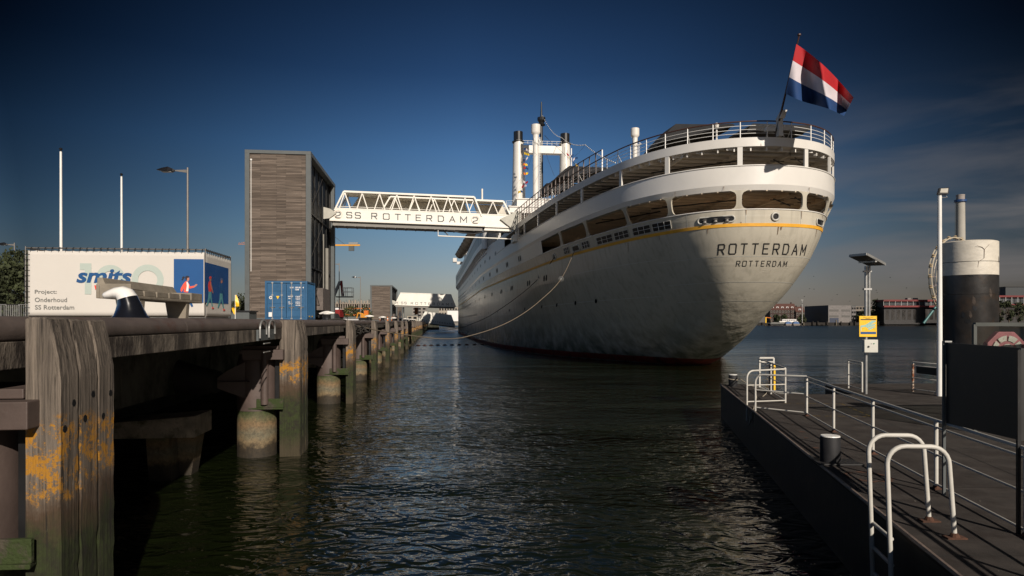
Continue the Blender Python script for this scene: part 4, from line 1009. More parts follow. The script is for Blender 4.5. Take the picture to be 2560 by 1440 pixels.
# telescoping extension reaching the ship
e0 = Vector(B2); La = math.hypot(B2[0] - A2[0], B2[1] - A2[1]); an = math.atan2(B2[1] - A2[1], B2[0] - A2[0]); dzz = (B2[2] - A2[2]) / La
def PE(x, y, z): return (x, y, z + x * dzz)
x0, x1 = La - 11.5, La + 3.3
mb = MB(); mb.prism([(La + .02, .18), (x1, .18), (x1 - .35, 1.42), (La - .6, 1.42)], lambda x, z: PE(x, .25, z), lambda x, z: PE(x, .30, z)); mb.prism([(La - .1, .0), (x1, .0), (x1, .18), (La, .18)], lambda x, z: PE(x, .2, z), lambda x, z: PE(x, 2.3, z))
mb.prism([(La - .1, -.35), (x1 - .2, -.35), (x1 - .2, -.01), (La, -.01)], lambda x, z: PE(x, .4, z), lambda x, z: PE(x, 2.2, z))
mb.build("extension_panel", GWHITE, g2)
mb = MB()
mb.beam(PE(x0 + .9, .26, 3.02), PE(x1 - 1.2, .26, 3.02), .14, .2); mb.beam(PE(x0, .26, 1.45), PE(x0 + .9, .26, 3.0), .16); mb.beam(PE(x1 - 1.2, .26, 3.0), PE(x1 - .35, .26, 1.4), .18); mb.beam(PE(x0, .26, 1.45), PE(x1 - .4, .26, 1.45), .1)
n = 6
for i in range(n):
    x = x0 + 1.4 + i * 2.2; mb.beam(PE(x, .27, 2.95), PE(x - .62, .27, 1.45), .09); mb.beam(PE(x, .27, 2.95), PE(x + .62, .27, 1.45), .09)
mb.build("extension_truss", GWHITE, g2)
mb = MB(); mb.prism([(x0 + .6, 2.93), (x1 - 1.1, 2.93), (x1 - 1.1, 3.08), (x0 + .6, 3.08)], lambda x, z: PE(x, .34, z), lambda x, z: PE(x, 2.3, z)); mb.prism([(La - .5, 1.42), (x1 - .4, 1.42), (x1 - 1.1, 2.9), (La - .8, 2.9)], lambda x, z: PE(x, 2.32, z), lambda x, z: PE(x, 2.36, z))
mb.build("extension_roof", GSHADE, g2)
mb = MB(); mb.prism([(x1 - 1.6, .95), (x1 + .35, 1.95), (x1 + .9, 1.95), (x1 + .9, -.6), (x1 + .3, -.5)], lambda x, z: PE(x, .0, z), lambda x, z: PE(x, .15, z)); mb.build("end_pivot", MATS["pivot_grey"], g2, bevel=.02)
mb = MB(); mb.box(x1 - .1, x1 + 1.4, -.1, 2.3, -2.0, -1.2); mb.beam((x1 + .3, .2, -1.3), (x1 + .3, .2, -.3), .3); mb.build("landing_bracket", GWHITE, g2, bevel=.02)
mb = MB(); mb.cyl(PE(La - 5.3, .2, -.55), PE(La - 5.3, .2, -1.2), .04, n=6); mb.cyl(PE(La - 5.3, .2, -1.2), PE(x1 - .2, .2, -1.25), .07, n=8); mb.build("service_rail", GWHITE, g2)
mb = MB(); mb.tube([PE(La - 4.2, .3, -1.05), PE(La - 4.5, .3, -.75), PE(La - 4.1, .3, -.5), PE(La - 2.6, .3, -.75), PE(La - 1.2, .3, -.78), PE(La + .2, .3, -.5)], .07, 8); mb.build("cable", BLACK, g2, smooth=60)
mb = MB(); mb.cyl(PE(x1 - 3.6, .6, 3.1), PE(x1 - 3.6, .6, 4.4), .1, n=8); mb.build("vent_pipe", GWHITE, g2)
A1 = at(986, 763, 190); B1 = at(1140, 767.5, 193)
gangway(A1, B1, 3.6, "white solid sided gangway half in shadow from the shorter tower to the liner", None, '1', windows=False, lower=.36)
A3 = at(1049, 805, 236); B3 = at(1139, 816.5, 238)
gangway(A3, B3, 3.9, "low grey gangway sloping down to the liner near the quay end", None, '3', windows=False, lower=.36)
# ================================================================ the liner
S0 = Vector((17.08, 44.0, 0)); SA = math.atan(0.1159)
SX = Vector((math.cos(SA), math.sin(SA), 0)); SY = Vector((-math.sin(SA), math.cos(SA), 0))
ship = thing("ocean_liner", "huge pale grey and white ocean liner moored stern towards the viewer", "ship", S0, SA)
def shipw(p): q = S0 + SX * p[0] + SY * p[1]; return (q.x, q.y, p[2])
TAU = np.array([0, .1, .3, 1, 2, 4, 7, 10, 15, 27, 45, 75, 100.])
ZL = np.array([-1.5, 0, 2, 4, 6, 8, 9.87, 10.94, 12.26, 40])
T0 = np.array([20, 13.5, 8.3, 4.9, 2.55, 1.05, .15, .05, 0, 0])
WT = np.array([[0, .4, .7, 1.3, 1.9, 2.9, 4.4, 5.8, 7.9, 11, 13.2, 14.2, 14.35],
 [0, .5, .8, 1.5, 2.2, 3.3, 5.0, 6.4, 8.6, 11.6, 13.7, 14.35, 14.35],
 [0, .55, 1.0, 1.8, 2.4, 3.2, 4.7, 5.9, 7.7, 10.8, 13.2, 14.35, 14.35],
 [0, .75, 1.3, 2.05, 2.6, 3.5, 4.9, 6.0, 7.6, 10.5, 13.0, 14.35, 14.35],
 [0, 1.1, 1.9, 2.75, 3.4, 4.2, 5.4, 6.6, 8.1, 10.5, 13, 14.35, 14.35],
 [0, 1.35, 2.35, 3.4, 4.1, 4.9, 6.1, 7.2, 8.6, 10.9, 13, 14.35, 14.35],
 [0, 1.3, 2.25, 3.55, 4.45, 5.5, 6.7, 7.5, 8.8, 11, 13, 14.35, 14.35],
 [0, 1.15, 2.0, 3.5, 4.6, 5.9, 7.1, 7.9, 9.2, 11.3, 13.2, 14.35, 14.35],
 [0, 1.15, 2.0, 3.6, 4.9, 6.5, 7.9, 8.7, 9.8, 11.6, 13.3, 14.35, 14.35],
 [0, 1.15, 2.0, 3.6, 4.9, 6.5, 7.9, 8.7, 9.8, 11.6, 13.3, 14.35, 14.35]])
def pchip(x, y, q):
    h = np.diff(x); dl = np.diff(y) / h; m = np.zeros_like(y)
    for i in range(1, len(x) - 1):
        if dl[i - 1] * dl[i] > 0:
            w1 = 2 * h[i] + h[i - 1]; w2 = h[i] + 2 * h[i - 1]; m[i] = (w1 + w2) / (w1 / dl[i - 1] + w2 / dl[i])
    m[0] = dl[0]; m[-1] = 0
    q = min(max(q, x[0]), x[-1]); i = min(np.searchsorted(x, q, side='right') - 1, len(x) - 2); t = (q - x[i]) / h[i]
    return (1 + 2 * t) * (1 - t) ** 2 * y[i] + t * (1 - t) ** 2 * h[i] * m[i] + t * t * (3 - 2 * t) * y[i + 1] + t * t * (t - 1) * h[i] * m[i + 1]
UX = np.sqrt(TAU)
QG = np.linspace(0, 10, 801)
WF = [np.array([pchip(UX, w, q) for q in QG]) for w in WT]
def t0z(z): return float(np.interp(z, ZL, T0)) if z > 12 or z < -1.4 else float(pchip(ZL[:9], T0[:9], z))
def wat(tau, z):
    u = math.sqrt(max(tau, 0)); i = min(max(int(np.searchsorted(ZL, z, side='right')) - 1, 0), len(ZL) - 2); f = (z - ZL[i]) / (ZL[i + 1] - ZL[i])
    w = (1 - f) * float(np.interp(u, QG, WF[i])) + f * float(np.interp(u, QG, WF[i + 1]))
    return w
def sheer(t, z): s = float(np.interp(t, [0, 10, 20, 35, 50, 85, 125, 230], [0, .08, .3, .8, 1.05, 1.35, 1.55, 1.55])); return s * min(max((z - 1.0) / 8.0, 0), 1)
def hp(u, z, side, off=0.0):
    """hull point: u = sqrt of the distance forward of the stern at this level, side -1 port, +1 starboard"""
    t0 = t0z(z); tau = u * u; t = t0 + tau
    w = wat(tau, z)
    if t > 168: w *= max(0.0, 1 - ((t - 168) / 62.0) ** 1.8)
    if off:
        e = 0.02; a = hp(max(u - e, 0), z, 1); b = hp(u + e, z, 1)
        dx, dy = b[0] - a[0], b[1] - a[1]; L = math.hypot(dx, dy) or 1
        nx, ny = (dy / L, -dx / L) if u > 1e-6 else (0, -1)
        return (side * (w + nx * off), t + ny * off, z - sheer(t, z))
    return (side * w, t, z - sheer(t, z))
def ring(z, tmax, n, off=0.0, tmin=None):
    um = math.sqrt(max(tmax - t0z(z), .01)); us = [um * (1 - i / n) for i in range(n)]
    return [hp(u, z, -1, off) for u in us] + [hp(0, z, 1, off)] + [hp(u, z, 1, off) for u in reversed(us)]
def band(mb, z0, z1, tmax, n=70, off0=0., off1=0., rows=1):
    rs = [ring(z0 + (z1 - z0) * r / rows, tmax, n, off0 + (off1 - off0) * r / rows) for r in range(rows + 1)]
    k = len(rs[0]); mb.add([p for r in rs for p in r], [(r * k + i, r * k + i + 1, (r + 1) * k + i + 1, (r + 1) * k + i) for r in range(rows) for i in range(k - 1)]); return mb
def fill(mb, z, tmax, n=60, off=0.):
    r = ring(z, tmax, n, off); k = len(r); c = k // 2
    mb.add(r, [(i, i + 1, k - 2 - i, k - 1 - i) for i in range(c - 1)] + [(c - 1, c, c + 1)]); return mb
def arcpt(z, s, off=0.0, cache={}):
    """point on the hull at level z, arc length s from the stern (port negative)"""
    key = round(z, 3)
    if key not in cache:
        pts = [hp(u, z, 1) for u in np.linspace(0, 9.5, 500)]; a = [0.0]
        for p, q in zip(pts[:-1], pts[1:]): a.append(a[-1] + math.hypot(q[0] - p[0], q[1] - p[1]))
        cache[key] = np.array(a)
    u = float(np.interp(abs(s), cache[key], np.linspace(0, 9.5, 500)))
    return hp(u, z, -1 if s < 0 else 1, off)
def s_at(xp, z, side=-1):
    """arc length at which the hull at level z crosses photograph column xp"""
    best = None; prev = None
    for i in range(1400):
        s = i * 0.05 * side; q = arcpt(z, s); w = shipw(q); x = px(w[0], w[1], w[2])[0]
        if prev is not None and (prev[1] - xp) * (x - xp) <= 0: return s
        prev = (s, x)
    return s
# hull plating
mb = MB()
zs = [-1.5, -.6, 0, .7, 1.4, 2.2, 3, 3.5, 4, 4.5, 5, 5.5, 6, 6.5, 7, 7.25, 7.5, 7.75, 8, 8.2, 8.4, 8.6, 8.8, 9, 9.5, 9.87]
n = 170; rows = [ring(z, 228, n) for z in zs]; k = len(rows[0])
mb.add([p for r in rows for p in r], [(r * k + i, r * k + i + 1, (r + 1) * k + i + 1, (r + 1) * k + i) for r in range(len(zs) - 1) for i in range(k - 1)])
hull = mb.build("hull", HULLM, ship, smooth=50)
mb = MB(); band(mb, -1.0, .62, 226, 110, .015, .02, 3); mb.build("boot_topping", BOOT, ship, smooth=50)
mb = MB(); band(mb, 9.85, 10.06, 226, 110, .03, .03); band(mb, 10.06, 10.061, 226, 110, .03, -.02); mb.build("ochre_stripe", YELS, ship, smooth=60)
# bulwark of the mooring deck, grey, with openings as black plates for their unlit inside
mb = MB(); band(mb, 9.87, 10.94, 226, 110, 0, 0, 3); mb.build("mooring_deck_side", HULLM, ship, smooth=50)
mb = MB(); mb.tube([q for q in ring(10.96, 27, 60, .0)], .045, 6); mb.build("lower_rim", WHITE, ship, smooth=80)
# white bulwark between the two open decks
mb = MB(); band(mb, 12.55, 13.77, 130, 90, 0.03, 0.03); band(mb, 12.20, 12.55, 130, 90, -.10, .03); band(mb, 12.19, 12.20, 130, 90, -.5, -.10)
mb.build("bulwark", WHITE, ship, smooth=30)
mb = MB(); mb.tube(ring(13.79, 50, 80, .03), .05, 6); mb.build("upper_rim", WHITE, ship, smooth=80)
# fascia of the open aft deck
mb = MB(); band(mb, 15.02, 15.60, 54, 90, .03, .03); band(mb, 14.98, 15.02, 54, 90, -.5, .03); band(mb, 15.60, 15.62, 54, 90, .03, -.4); mb.build("deck_edge", WHITE, ship, smooth=30)
mb = MB(); fill(mb, 15.56, 54, off=-.3); mb.build("aft_deck", DECKM, ship)
mb = MB(); fill(mb, 15.06, 54, off=-.05); mb.build("upper_deckhead", mat("deckhead_plate_shade_grey", (.46, .43, .38), .8, var=.25), ship)  # plate darker than the beams, shade between them put into its colour
mb = MB(); fill(mb, 12.95, 54, off=-.05); mb.build("middle_deck", DECKM, ship)
mb = MB(); fill(mb, 12.45, 54, off=-.05); mb.build("lower_deckhead", mat("deckhead_plate_shade_brown", (.38, .27, .17), .8, var=.4, scale=1.5), ship)  # rusty brown, darkened further for the shade between the beams
mb = MB(); fill(mb, 10.1, 54, off=-.1); mb.build("mooring_deck", DECKM, ship)
def beams(z, dep, m, nm, tmax, step):
    i = 0; t = .8
    while t < tmax:
        w = wat(max(t - t0z(12.3), .01), 12.3) - .25; zz = z - sheer(t, z)
        mb = MB(); mb.hexa([(-w, t, zz - dep), (w, t, zz - dep), (w, t + .07, zz - dep), (-w, t + .07, zz - dep), (-w, t, zz), (w, t, zz), (w, t + .07, zz), (-w, t + .07, zz)]); mb.build(nm, m, ship); t += step; i += 1
    for x in (-5.2, -1.7, 1.7, 5.2):
        mb = MB(); ta = .6 + (x / 3.2) ** 2 * .5 + .6
        mb.add([(x + e, tt, z - zz - sheer(tt, z)) for tt in (ta, 8, 16, 24, 32) for e, zz in ((-.07, 0), (.07, 0), (.07, dep * 1.6), (-.07, dep * 1.6))], [(i * 4 + a, i * 4 + (a + 1) % 4, i * 4 + 4 + (a + 1) % 4, i * 4 + 4 + a) for i in range(4) for a in range(4)]); mb.build("girder", m, ship)
beams(15.055, .17, CEIL2, "upper_beam", 36, 1.15)
beams(12.445, .18, CEIL, "lower_beam", 30, 1.12)
for z, m in ((15.05, CEIL2), (12.44, CEIL)):      # brackets carrying the deck edge
    for k in range(-13, 14):
        s_ = k * 1.05 + .5; a = Vector(arcpt(z, s_, -.12)); b = Vector(arcpt(z, s_, -1.0)); t_ = (Vector(arcpt(z, s_ + .05, -.12)) - Vector(arcpt(z, s_ - .05, -.12))).normalized() * .035; dn = Vector((0, 0, -.30)); ds = Vector((0, 0, -.06))
        mb = MB(); mb.hexa([a - t_ + dn, a + t_ + dn, b + t_ + ds, b - t_ + ds, a - t_, a + t_, b + t_, b - t_]); mb.build("deck_bracket", m, ship)
for z, dep in ((14.72, 0), (12.05, 0)):        # pipes under the deckheads
    for x0, t0_, x1, t1_ in ((-6, 7, -1, 2.6), (1, 2.2, 3.5, 4.6), (-8.5, 14, -5, 8), (2.2, 1.6, 4.4, 4)):
        mb = MB(); mb.cyl((x0, t0_, z - sheer(t0_, z)), (x1, t1_, z - sheer(t1_, z)), .045, n=6)
        for f in (.2, .8): mb.cyl((x0 + (x1 - x0) * f - .5, t0_ + (t1_ - t0_) * f, z), (x0 + (x1 - x0) * f + .5, t0_ + (t1_ - t0_) * f, z), .03, n=5)
        mb.build("sprinkler_pipe", BLACK, ship)
# inner houses behind the open decks
for z0, z1, tm, ins, m in ((12.96, 14.95, 26, 3.6, CEIL2), (10.12, 12.4, 24, 3.4, CEIL)):
    mb = MB(); zs_ = (z0, z1)
    ts = [tm, tm + 6, tm + 14, 54]
    for sd in (-1, 1): mb.add([(sd * max(wat(t_, 12.3) - ins, .5), t_, z - sheer(t_, z)) for t_ in ts for z in zs_], [(2 * i, 2 * i + 2, 2 * i + 3, 2 * i + 1) for i in range(3)])
    w = wat(tm, 12.3) - ins; mb.add([(-w, tm, z0 - .3), (w, tm, z0 - .3), (w, tm, z1), (-w, tm, z1)], [(0, 1, 2, 3)])
    mb.build("deckhouse", m, ship)
# pillars
def pillar(xp, z0, z1, hw, flare, m, side=-1, nm="pillar", sp=None):
    s = sp if sp is not None else s_at(xp, (z0 + z1) / 2, side); nn = 10; mb = MB(); pts = []
    for i in range(nn + 1):
        v = i / nn; z = z0 + (z1 - z0) * v; e = min(v, 1 - v) * (z1 - z0)
        w = hw + (flare * (1 - math.sqrt(max(0, 1 - (1 - min(e / flare, 1)) ** 2))) if flare and e < flare else 0)
        sl = (v - .5) * (0.28 if flare else 0)
        pts.append((arcpt(z, s - w, .028), arcpt(z, s + w, .028), arcpt(z, s + w, -.10), arcpt(z, s - w, -.10)))
    vs = [p for q in pts for p in q]; mb.add(vs, [(i * 4 + a, i * 4 + (a + 1) % 4, i * 4 + 4 + (a + 1) % 4, i * 4 + 4 + a) for i in range(nn) for a in range(4)]); return mb.build(nm, m, ship)
for xp in (1296, 1311, 1345, 1391, 1454, 1552, 1669, 1851): pillar(xp, 13.79, 15.0, .16, 0, WHITE)
for sp in (2.35, 5.6, 8.9, 12, 17, 22): pillar(0, 13.79, 15.0, .16, 0, WHITE, sp=sp)
for xp in (1402, 1466, 1567, 1675, 1849): pillar(xp, 10.95, 12.2, .17, .42, HULLM)
for sp in (2.2, 5.6, 9.2, 13, 17.5, 22.5): pillar(0, 10.95, 12.2, .17, .42, HULLM, sp=sp)
# forward ends of the openings: closed plating
def patch(mb, s0, s1, z0, z1, off, ns=12, nz=3):
    mb.grid(lambda s, z: arcpt(z, s, off), [s0 + (s1 - s0) * i / ns for i in range(ns + 1)], [z0 + (z1 - z0) * j / nz for j in range(nz + 1)]); return mb
sl = s_at(1356, 11.3); su = s_at(1262, 13.9)
for sd in (-1, 1):
    mb = MB(); patch(mb, sd * abs(sl), sd * 60, 10.94, 12.22, .0, 16)
    # slanting lower corner
    mb.build("side_plating", HULLM if False else WHITE, ship, smooth=60)
    mb = MB(); patch(mb, sd * abs(su), sd * 60, 13.75, 15.05, .02, 16); mb.build("upper_side_plating", WHITE, ship, smooth=60)
mb = MB()
for z0_, z1_ in ((10.94, 12.21), (12.5, 15.1)):
    rp = [[hp(u, z, sd, .005) for u in np.linspace(6.6, 14.9, 60)] for sd in (-1, 1) for z in (z0_, z1_)]
    for a, b in ((rp[0], rp[1]), (rp[2], rp[3])): mb.add(a + b, [(i, i + 1, 60 + i + 1, 60 + i) for i in range(59)])
mb.build("forward_side", WHITE, ship, smooth=60)
# fairleads and ports in the mooring deck side
def slot(sc, zc, hw, hh, rad, nm="fairlead", inner=BLACK, rim=.055, off=.0, rm=mat("rim_grey", (0.46, 0.445, 0.40), 0.4)):
    pts = []
    for cx, cz, a0 in ((hw - rad, hh - rad, 0), (-hw + rad, hh - rad, 90), (-hw + rad, -hh + rad, 180), (hw - rad, -hh + rad, 270)):
        for i in range(6): a = R(a0 + 90 * i / 5); pts.append((cx + rad * math.cos(a), cz + rad * math.sin(a)))
    mb = MB(); mb.tube([arcpt(zc + q, sc + p, .04 + off) for p, q in pts], rim, 6, closed=True); o = mb.build(nm, rm, ship, smooth=80)
    nx = 10; mb = MB()
    mb.grid(lambda u, v: arcpt(zc + v * (hh - (rad - math.sqrt(max(0, rad * rad - max(0, abs(u) * hw - hw + rad) ** 2)))), sc + u * hw, .012 + off), [-1 + 2 * i / nx for i in range(nx + 1)], [-1, 0, 1]); mb.build("opening_shade", inner, o)  # black plate on the hull, painting the dark inside
    return o
zf = 10.33
s1, s2 = s_at(1747, zf), s_at(1838, zf); o = slot((s1 + s2) / 2, zf + .05, abs(s2 - s1) / 2, .20, .2, rim=.06)
for f in (.2, .5, .8):
    mb = MB(); p = arcpt(zf, s1 + (s2 - s1) * f, .03); mb.lathe([(.16, -.12), (.12, -.1), (.1, .02), (.17, .06), (.12, .1)], (p[0], p[1], p[2]), 10); mb.build("roller", mat("roller_grey", (.16, .15, .14), .5), o)
slot(0.0, 10.48, .24, .24, .235, rim=.07)
slot(4.15, zf + .02, .66, .21, .15, rim=.05)
for xa, xb in ((1494, 1533), (1538, 1573), (1584, 1628), (1634, 1680), (1457, 1475), (1412, 1424)):
    s1, s2 = s_at(xa, zf), s_at(xb, zf); hw = abs(s2 - s1) / 2; sc = (s1 + s2) / 2
    o = slot(sc, zf + .10, hw, .27, .04, nm="barred_port", rim=.022)
    mb = MB(); mb.cyl(arcpt(zf + .1, sc - hw, .05), arcpt(zf + .1, sc + hw, .05), .014, n=5)
    for f in (-.33, .33): mb.cyl(arcpt(zf - .17, sc + f * hw, .05), arcpt(zf + .37, sc + f * hw, .05), .014, n=5)
    mb.build("bar", RAILW, o)
for xp in (1387, 1441): s1 = s_at(xp, zf); slot(s1, zf - .05 if xp < 1400 else zf + .05, .30 if xp < 1400 else .75, .24, .2, nm="mooring_hawse", rim=.07)
# name on the stern
def hull_word(word, sc, zc, w, h, nm):
    mb = MB(); k = len(word); cw = w / (k + (k - 1) * .80); x = sc - w / 2
    for ch in word:
        ww = cw * (.85 if ch in "TE" else 1.05 if ch in "MO" else .95); strokes(mb, ch, lambda X, Z: arcpt(zc - h / 2 + Z, X - (Z - h / 2) * .14, .02), x + (cw - ww) / 2, ww, h, h * .125); x += cw * 1.80
    mb.build(nm, LETTER, ship)
hull_word("ROTTERDAM", -.30, 8.46, 6.15, .62, "name_lettering")
hull_word("ROTTERDAM", -.22, 7.54, 3.5, .33, "home_port_lettering")
# plate outlines near the ports
mb = MB()
for s_, a, b in ((-7.9, 10.1, 10.9), (-5.85, 10.1, 10.93), (-1.9, 10.1, 10.93), (1.9, 10.1, 10.93)):
    patch(mb, s_ - .02, s_ + .02, a, b, .012, 1, 2)
for a, b, z in ((-9, 6, 7.98), (-7.5, 4.5, 6.35), (-6.0, 3.5, 5.1), (-22, -9, 8.2), (-30, -8, 5.6)):
    patch(mb, a, b, z, z + .035, .012, 40, 1)
mb.build("weld_seam", mat("seam_grey", (.50, .49, .44), .5), ship)

RUN = mat("rust_run", (.17, .10, .055), .7, var=.5, scale=9)
for s_, z_, L, w in ((-1.9, 10.93, .35, .03), (1.95, 10.9, .5, .03), (4.6, 10.9, .3, .04), (.25, 9.83, .5, .035), (.45, 9.83, .2, .06), (-4.3, 9.83, .35, .03), (-2.2, 10.15, .2, .03), (3.6, 9.85, .6, .025), (-8.6, 10.05, .5, .03), (-12.5, 9.8, .8, .03), (2.6, 12.5, .4, .02), (-3.3, 12.5, .3, .02), (-6.6, 12.5, .35, .02), (-1.0, 14.98, -.2, .02)):
    mb = MB(); k_ = 5
    mb.add([arcpt(z_ - L * i / k_, s_ + e * w * (1 - .7 * i / k_), .026 if z_ < 12 else .045) for i in range(k_ + 1) for e in (-1, 1)], [(2 * i, 2 * i + 1, 2 * i + 3, 2 * i + 2) for i in range(k_)]); mb.build("rust_streak", RUN, ship)
# handrail round the aft deck
rail = MB()
for z in (15.88, 16.13, 16.38): rail.tube(ring(z, 40, 90, -.06), .018, 5)
rail = rail.build("railing", RAILW, ship, smooth=80)
mb = MB(); mb.tube(ring(16.66, 40, 90, -.06), .045, 6); mb.build("handrail", RAILD, rail, smooth=80)
s = -47.0
i = 0
while s < 48:
    if abs(s) > .5 or True:
        a = arcpt(15.6, s, -.06); b = arcpt(16.64, s, -.06); mb = MB(); mb.beam(a, b, .05, .05)
        if i % 4 == 0: c = arcpt(15.6, s, -.5); mb.cyl((c[0], c[1], c[2]), ((a[0] + b[0]) / 2, (a[1] + b[1]) / 2, (a[2] + b[2]) / 2 + .2), .018, n=5)
        mb.build("rail_post", RAILW, rail)
    s += 1.72; i += 1
# taller windscreen rail forward on both sides
for sd in (-1, 1):
    ss = [sd * (15.2 + 1.15 * k) for k in range(24)]
    pts = [arcpt(17.35, s, -.12) for s in ss]; mb = MB(); mb.tube(pts, .04, 6); sc = mb.build("screen_rail", RAILD, ship, smooth=80)
    mb = MB()
    for k, s in enumerate(ss[:-1]):
        a, b = arcpt(15.85, s + sd * .05, -.12), arcpt(15.85, ss[k + 1] - sd * .05, -.12)
        
    for s in ss:
        a, b = arcpt(15.6, s, -.12), arcpt(17.34, s, -.12); mb = MB(); mb.beam(a, b, .08, .06); mb.build("screen_post", RAILW if abs(s) < 15.5 else mat("post_brown", (.10, .07, .06), .5), sc)
# stern flagstaff with its bracket
pb = Vector((0.05, .15, 15.7)); wt = Vector(at(1998, 88, 41.6)) - S0
pt = Vector((wt.dot(SX), wt.dot(SY), wt.z))
mb = MB(); mb.tube([pb, pb + (pt - pb) * .5, pt], [.075, .062, .045], 10); mb.cyl(pt - Vector((0, 0, .02)), pt + Vector((0, 0, .07)), .11, n=10); fs_ = mb.build("flagstaff", RAILD, ship, smooth=50)
mb = MB(); mb.box(.02, .32, -.32, .05, 15.62, 16.75); mb.hexa([(.0, -.5, 16.7), (.34, -.5, 16.7), (.34, .1, 16.75), (.0, .1, 16.75), (.15, -.62, 17.2), (.45, -.62, 17.2), (.45, -.25, 17.25), (.15, -.25, 17.25)])
mb.box(-.75, -.15, -.2, .1, 15.95, 16.2); mb.beam((-.7, -.1, 15.6), (-.6, -.1, 16.0), .06); mb.beam((.5, -.1, 15.6), (.3, -.1, 16.2), .06)
mb.build("flagstaff_bracket", WHITE, ship, bevel=.02)
mb = MB(); p = Vector((-5.0, 1.6, 15.6)); mb.cyl((-3.4, 1.4, 15.6), (-3.4, 1.4, 16.6), .06, n=8); mb.lathe([(.12, 0), (.16, .15), (.1, .3)], (-3.4, 1.4, 16.5), 10); mb.build("stern_light", WHITE, ship)

# the tricolour
def tricolour():
    d = 41.8
    base = at(1983, 175, d)
    t = thing("national_flag", "large red white and blue flag flying from the stern staff", "flag", base)
    TL, BL, BR, TR = (1991, 110), (1964, 234), (2110, 290), (2134, 244)
    def P(u, v, o=0.0):       # u along the fly, v down the hoist
        # top and bottom edges as curves in photo pixels
        tx = TL[0] + (TR[0] - TL[0]) * u; ty = TL[1] + (TR[1] - TL[1]) * u - 20 * math.sin(math.pi * u) * (.55 - u * .05)
        bx = BL[0] + (BR[0] - BL[0]) * u; by = BL[1] + (BR[1] - BL[1]) * u + 3 * math.sin(math.pi * 2 * u)
        x, y = tx + (bx - tx) * v, ty + (by - ty) * v
        dep = d - .1 - 2.0 * u + (.10 + .80 * min(u * 2, 1)) * math.sin(10.2 * u - 3.6 * v + .6) + .14 * u * math.sin(17 * u + 5 * v) + .04 * math.sin(26 * u - 7 * v) * u
        p = at(x, y, dep); return (p[0] - base[0], p[1] - base[1], p[2] - base[2])
    us = [i / 70 for i in range(71)]
    for nm, m, a, b in (("red_stripe", FRED, 0, 1 / 3), ("white_stripe", FWHITE, 1 / 3, 2 / 3), ("blue_stripe", FBLUE, 2 / 3, 1)):
        mb = MB(); mb.grid(lambda u, v: P(u, v), us, [a + (b - a) * j / 14 for j in range(15)]); mb.build(nm, m, t, smooth=89)
tricolour()

# ---- port side forward of the open decks
def sgrid(mb, z0, z1, t_a, t_b, off, side=-1, n=40):
    mb.grid(lambda t, z: (lambda q: q)(hp(math.sqrt(max(t - t0z(12.3), 0)), z, side, off)), [t_a + (t_b - t_a) * i / n for i in range(n + 1)], [z0, z1]); return mb
def roofz(mb, z, ta, tb, ins, n=20):
    ts = [ta + (tb - ta) * i / n for i in range(n + 1)]
    mb.add([(sd * max(wat(t, 12.3) * (1 if t < 168 else max(0.05, 1 - ((t - 168) / 62.0) ** 1.8)) - ins, .3), t, z - sheer(t, 15)) for t in ts for sd in (-1, 1)], [(2 * i, 2 * i + 1, 2 * i + 3, 2 * i + 2) for i in range(n)]); return mb
for sd in (-1, 1):
    mb = MB(); sgrid(mb, 15.05, 15.75, 52, 200, .02, sd); mb.build("promenade_sill", WHITE, ship, smooth=60)
    # promenade bulge: overhanging glazed promenade from t=58 forward
    mb = MB(); sgrid(mb, 15.75, 16.6, 60, 198, .75, sd); sgrid(mb, 18.3, 19.2, 60, 198, .75, sd); sgrid(mb, 15.5, 15.75, 60, 198, .02, sd)
    mb.grid(lambda t, q: hp(math.sqrt(t), 15.45 + .3 * q, sd, .02 + .73 * q), [60 + 138 * i / 40 for i in range(41)], [0, .5, 1]); mb.build("promenade_side", WHITE, ship, smooth=60)
    mb = MB(); sgrid(mb, 16.6, 18.3, 60, 198, .70, sd); mb.build("promenade_window", GREYWIN, ship, smooth=60)
    mb = MB()
    for k in range(46): t = 60 + k * 3.0; mb.add([hp(math.sqrt(tt), zz, sd, oo) for tt in (t, t + .35) for zz, oo in ((16.6, .76), (18.3, .76))], [(0, 2, 3, 1)])
    mb.build("mullion", WHITE, ship)
    # rounded after end of the promenade
    mb = MB(); mb.grid(lambda a, z: (lambda b: (b[0] + sd * (.75 * math.cos(R(a)) - .75), b[1] - 1.2 * math.sin(R(a)), b[2]))(hp(math.sqrt(60.0), z, sd, .75)), [0, 20, 40, 60, 80, 90], [15.6, 16.6, 18.3, 19.2]); mb.build("promenade_end", WHITE, ship, smooth=60)
    mb = MB(); sgrid(mb, 19.2, 21.4, 64, 196, -.9, sd); mb.build("boat_deck_house", WHITE, ship, smooth=60)
    mb = MB(); sgrid(mb, 20.0, 20.9, 66, 194, -.86, sd); mb.build("boat_deck_window", GREYWIN, ship, smooth=60)
    # verandah bars between the open deck and the promenade
    mb = MB()
    for k in range(16): a, b = hp(math.sqrt(46.5 + k * .8), 15.62, sd, -.05), hp(math.sqrt(46.5 + k * .8), 18.2, sd, -.05); mb.beam(a, b, .09, .07)
    mb.build("verandah_bar", WHITE, ship)
mb = MB(); roofz(mb, 19.21, 58, 198, -.7); mb.build("promenade_roof", WHITE, ship)
mb = MB(); roofz(mb, 18.2, 44, 60, .1); roofz(mb, 18.45, 44, 60, .1); mb.build("verandah_roof", WHITE, ship)
mb = MB(); roofz(mb, 21.41, 64, 196, .9); mb.build("boat_deck", WHITE, ship)
mb = MB()
for sd in (-1, 1): mb.grid(lambda t, z: (sd * (wat(t, 12.3) - 3.2), t, z - sheer(t, 15)), [44 + i * 2 for i in range(8)], [15.6, 18.2])
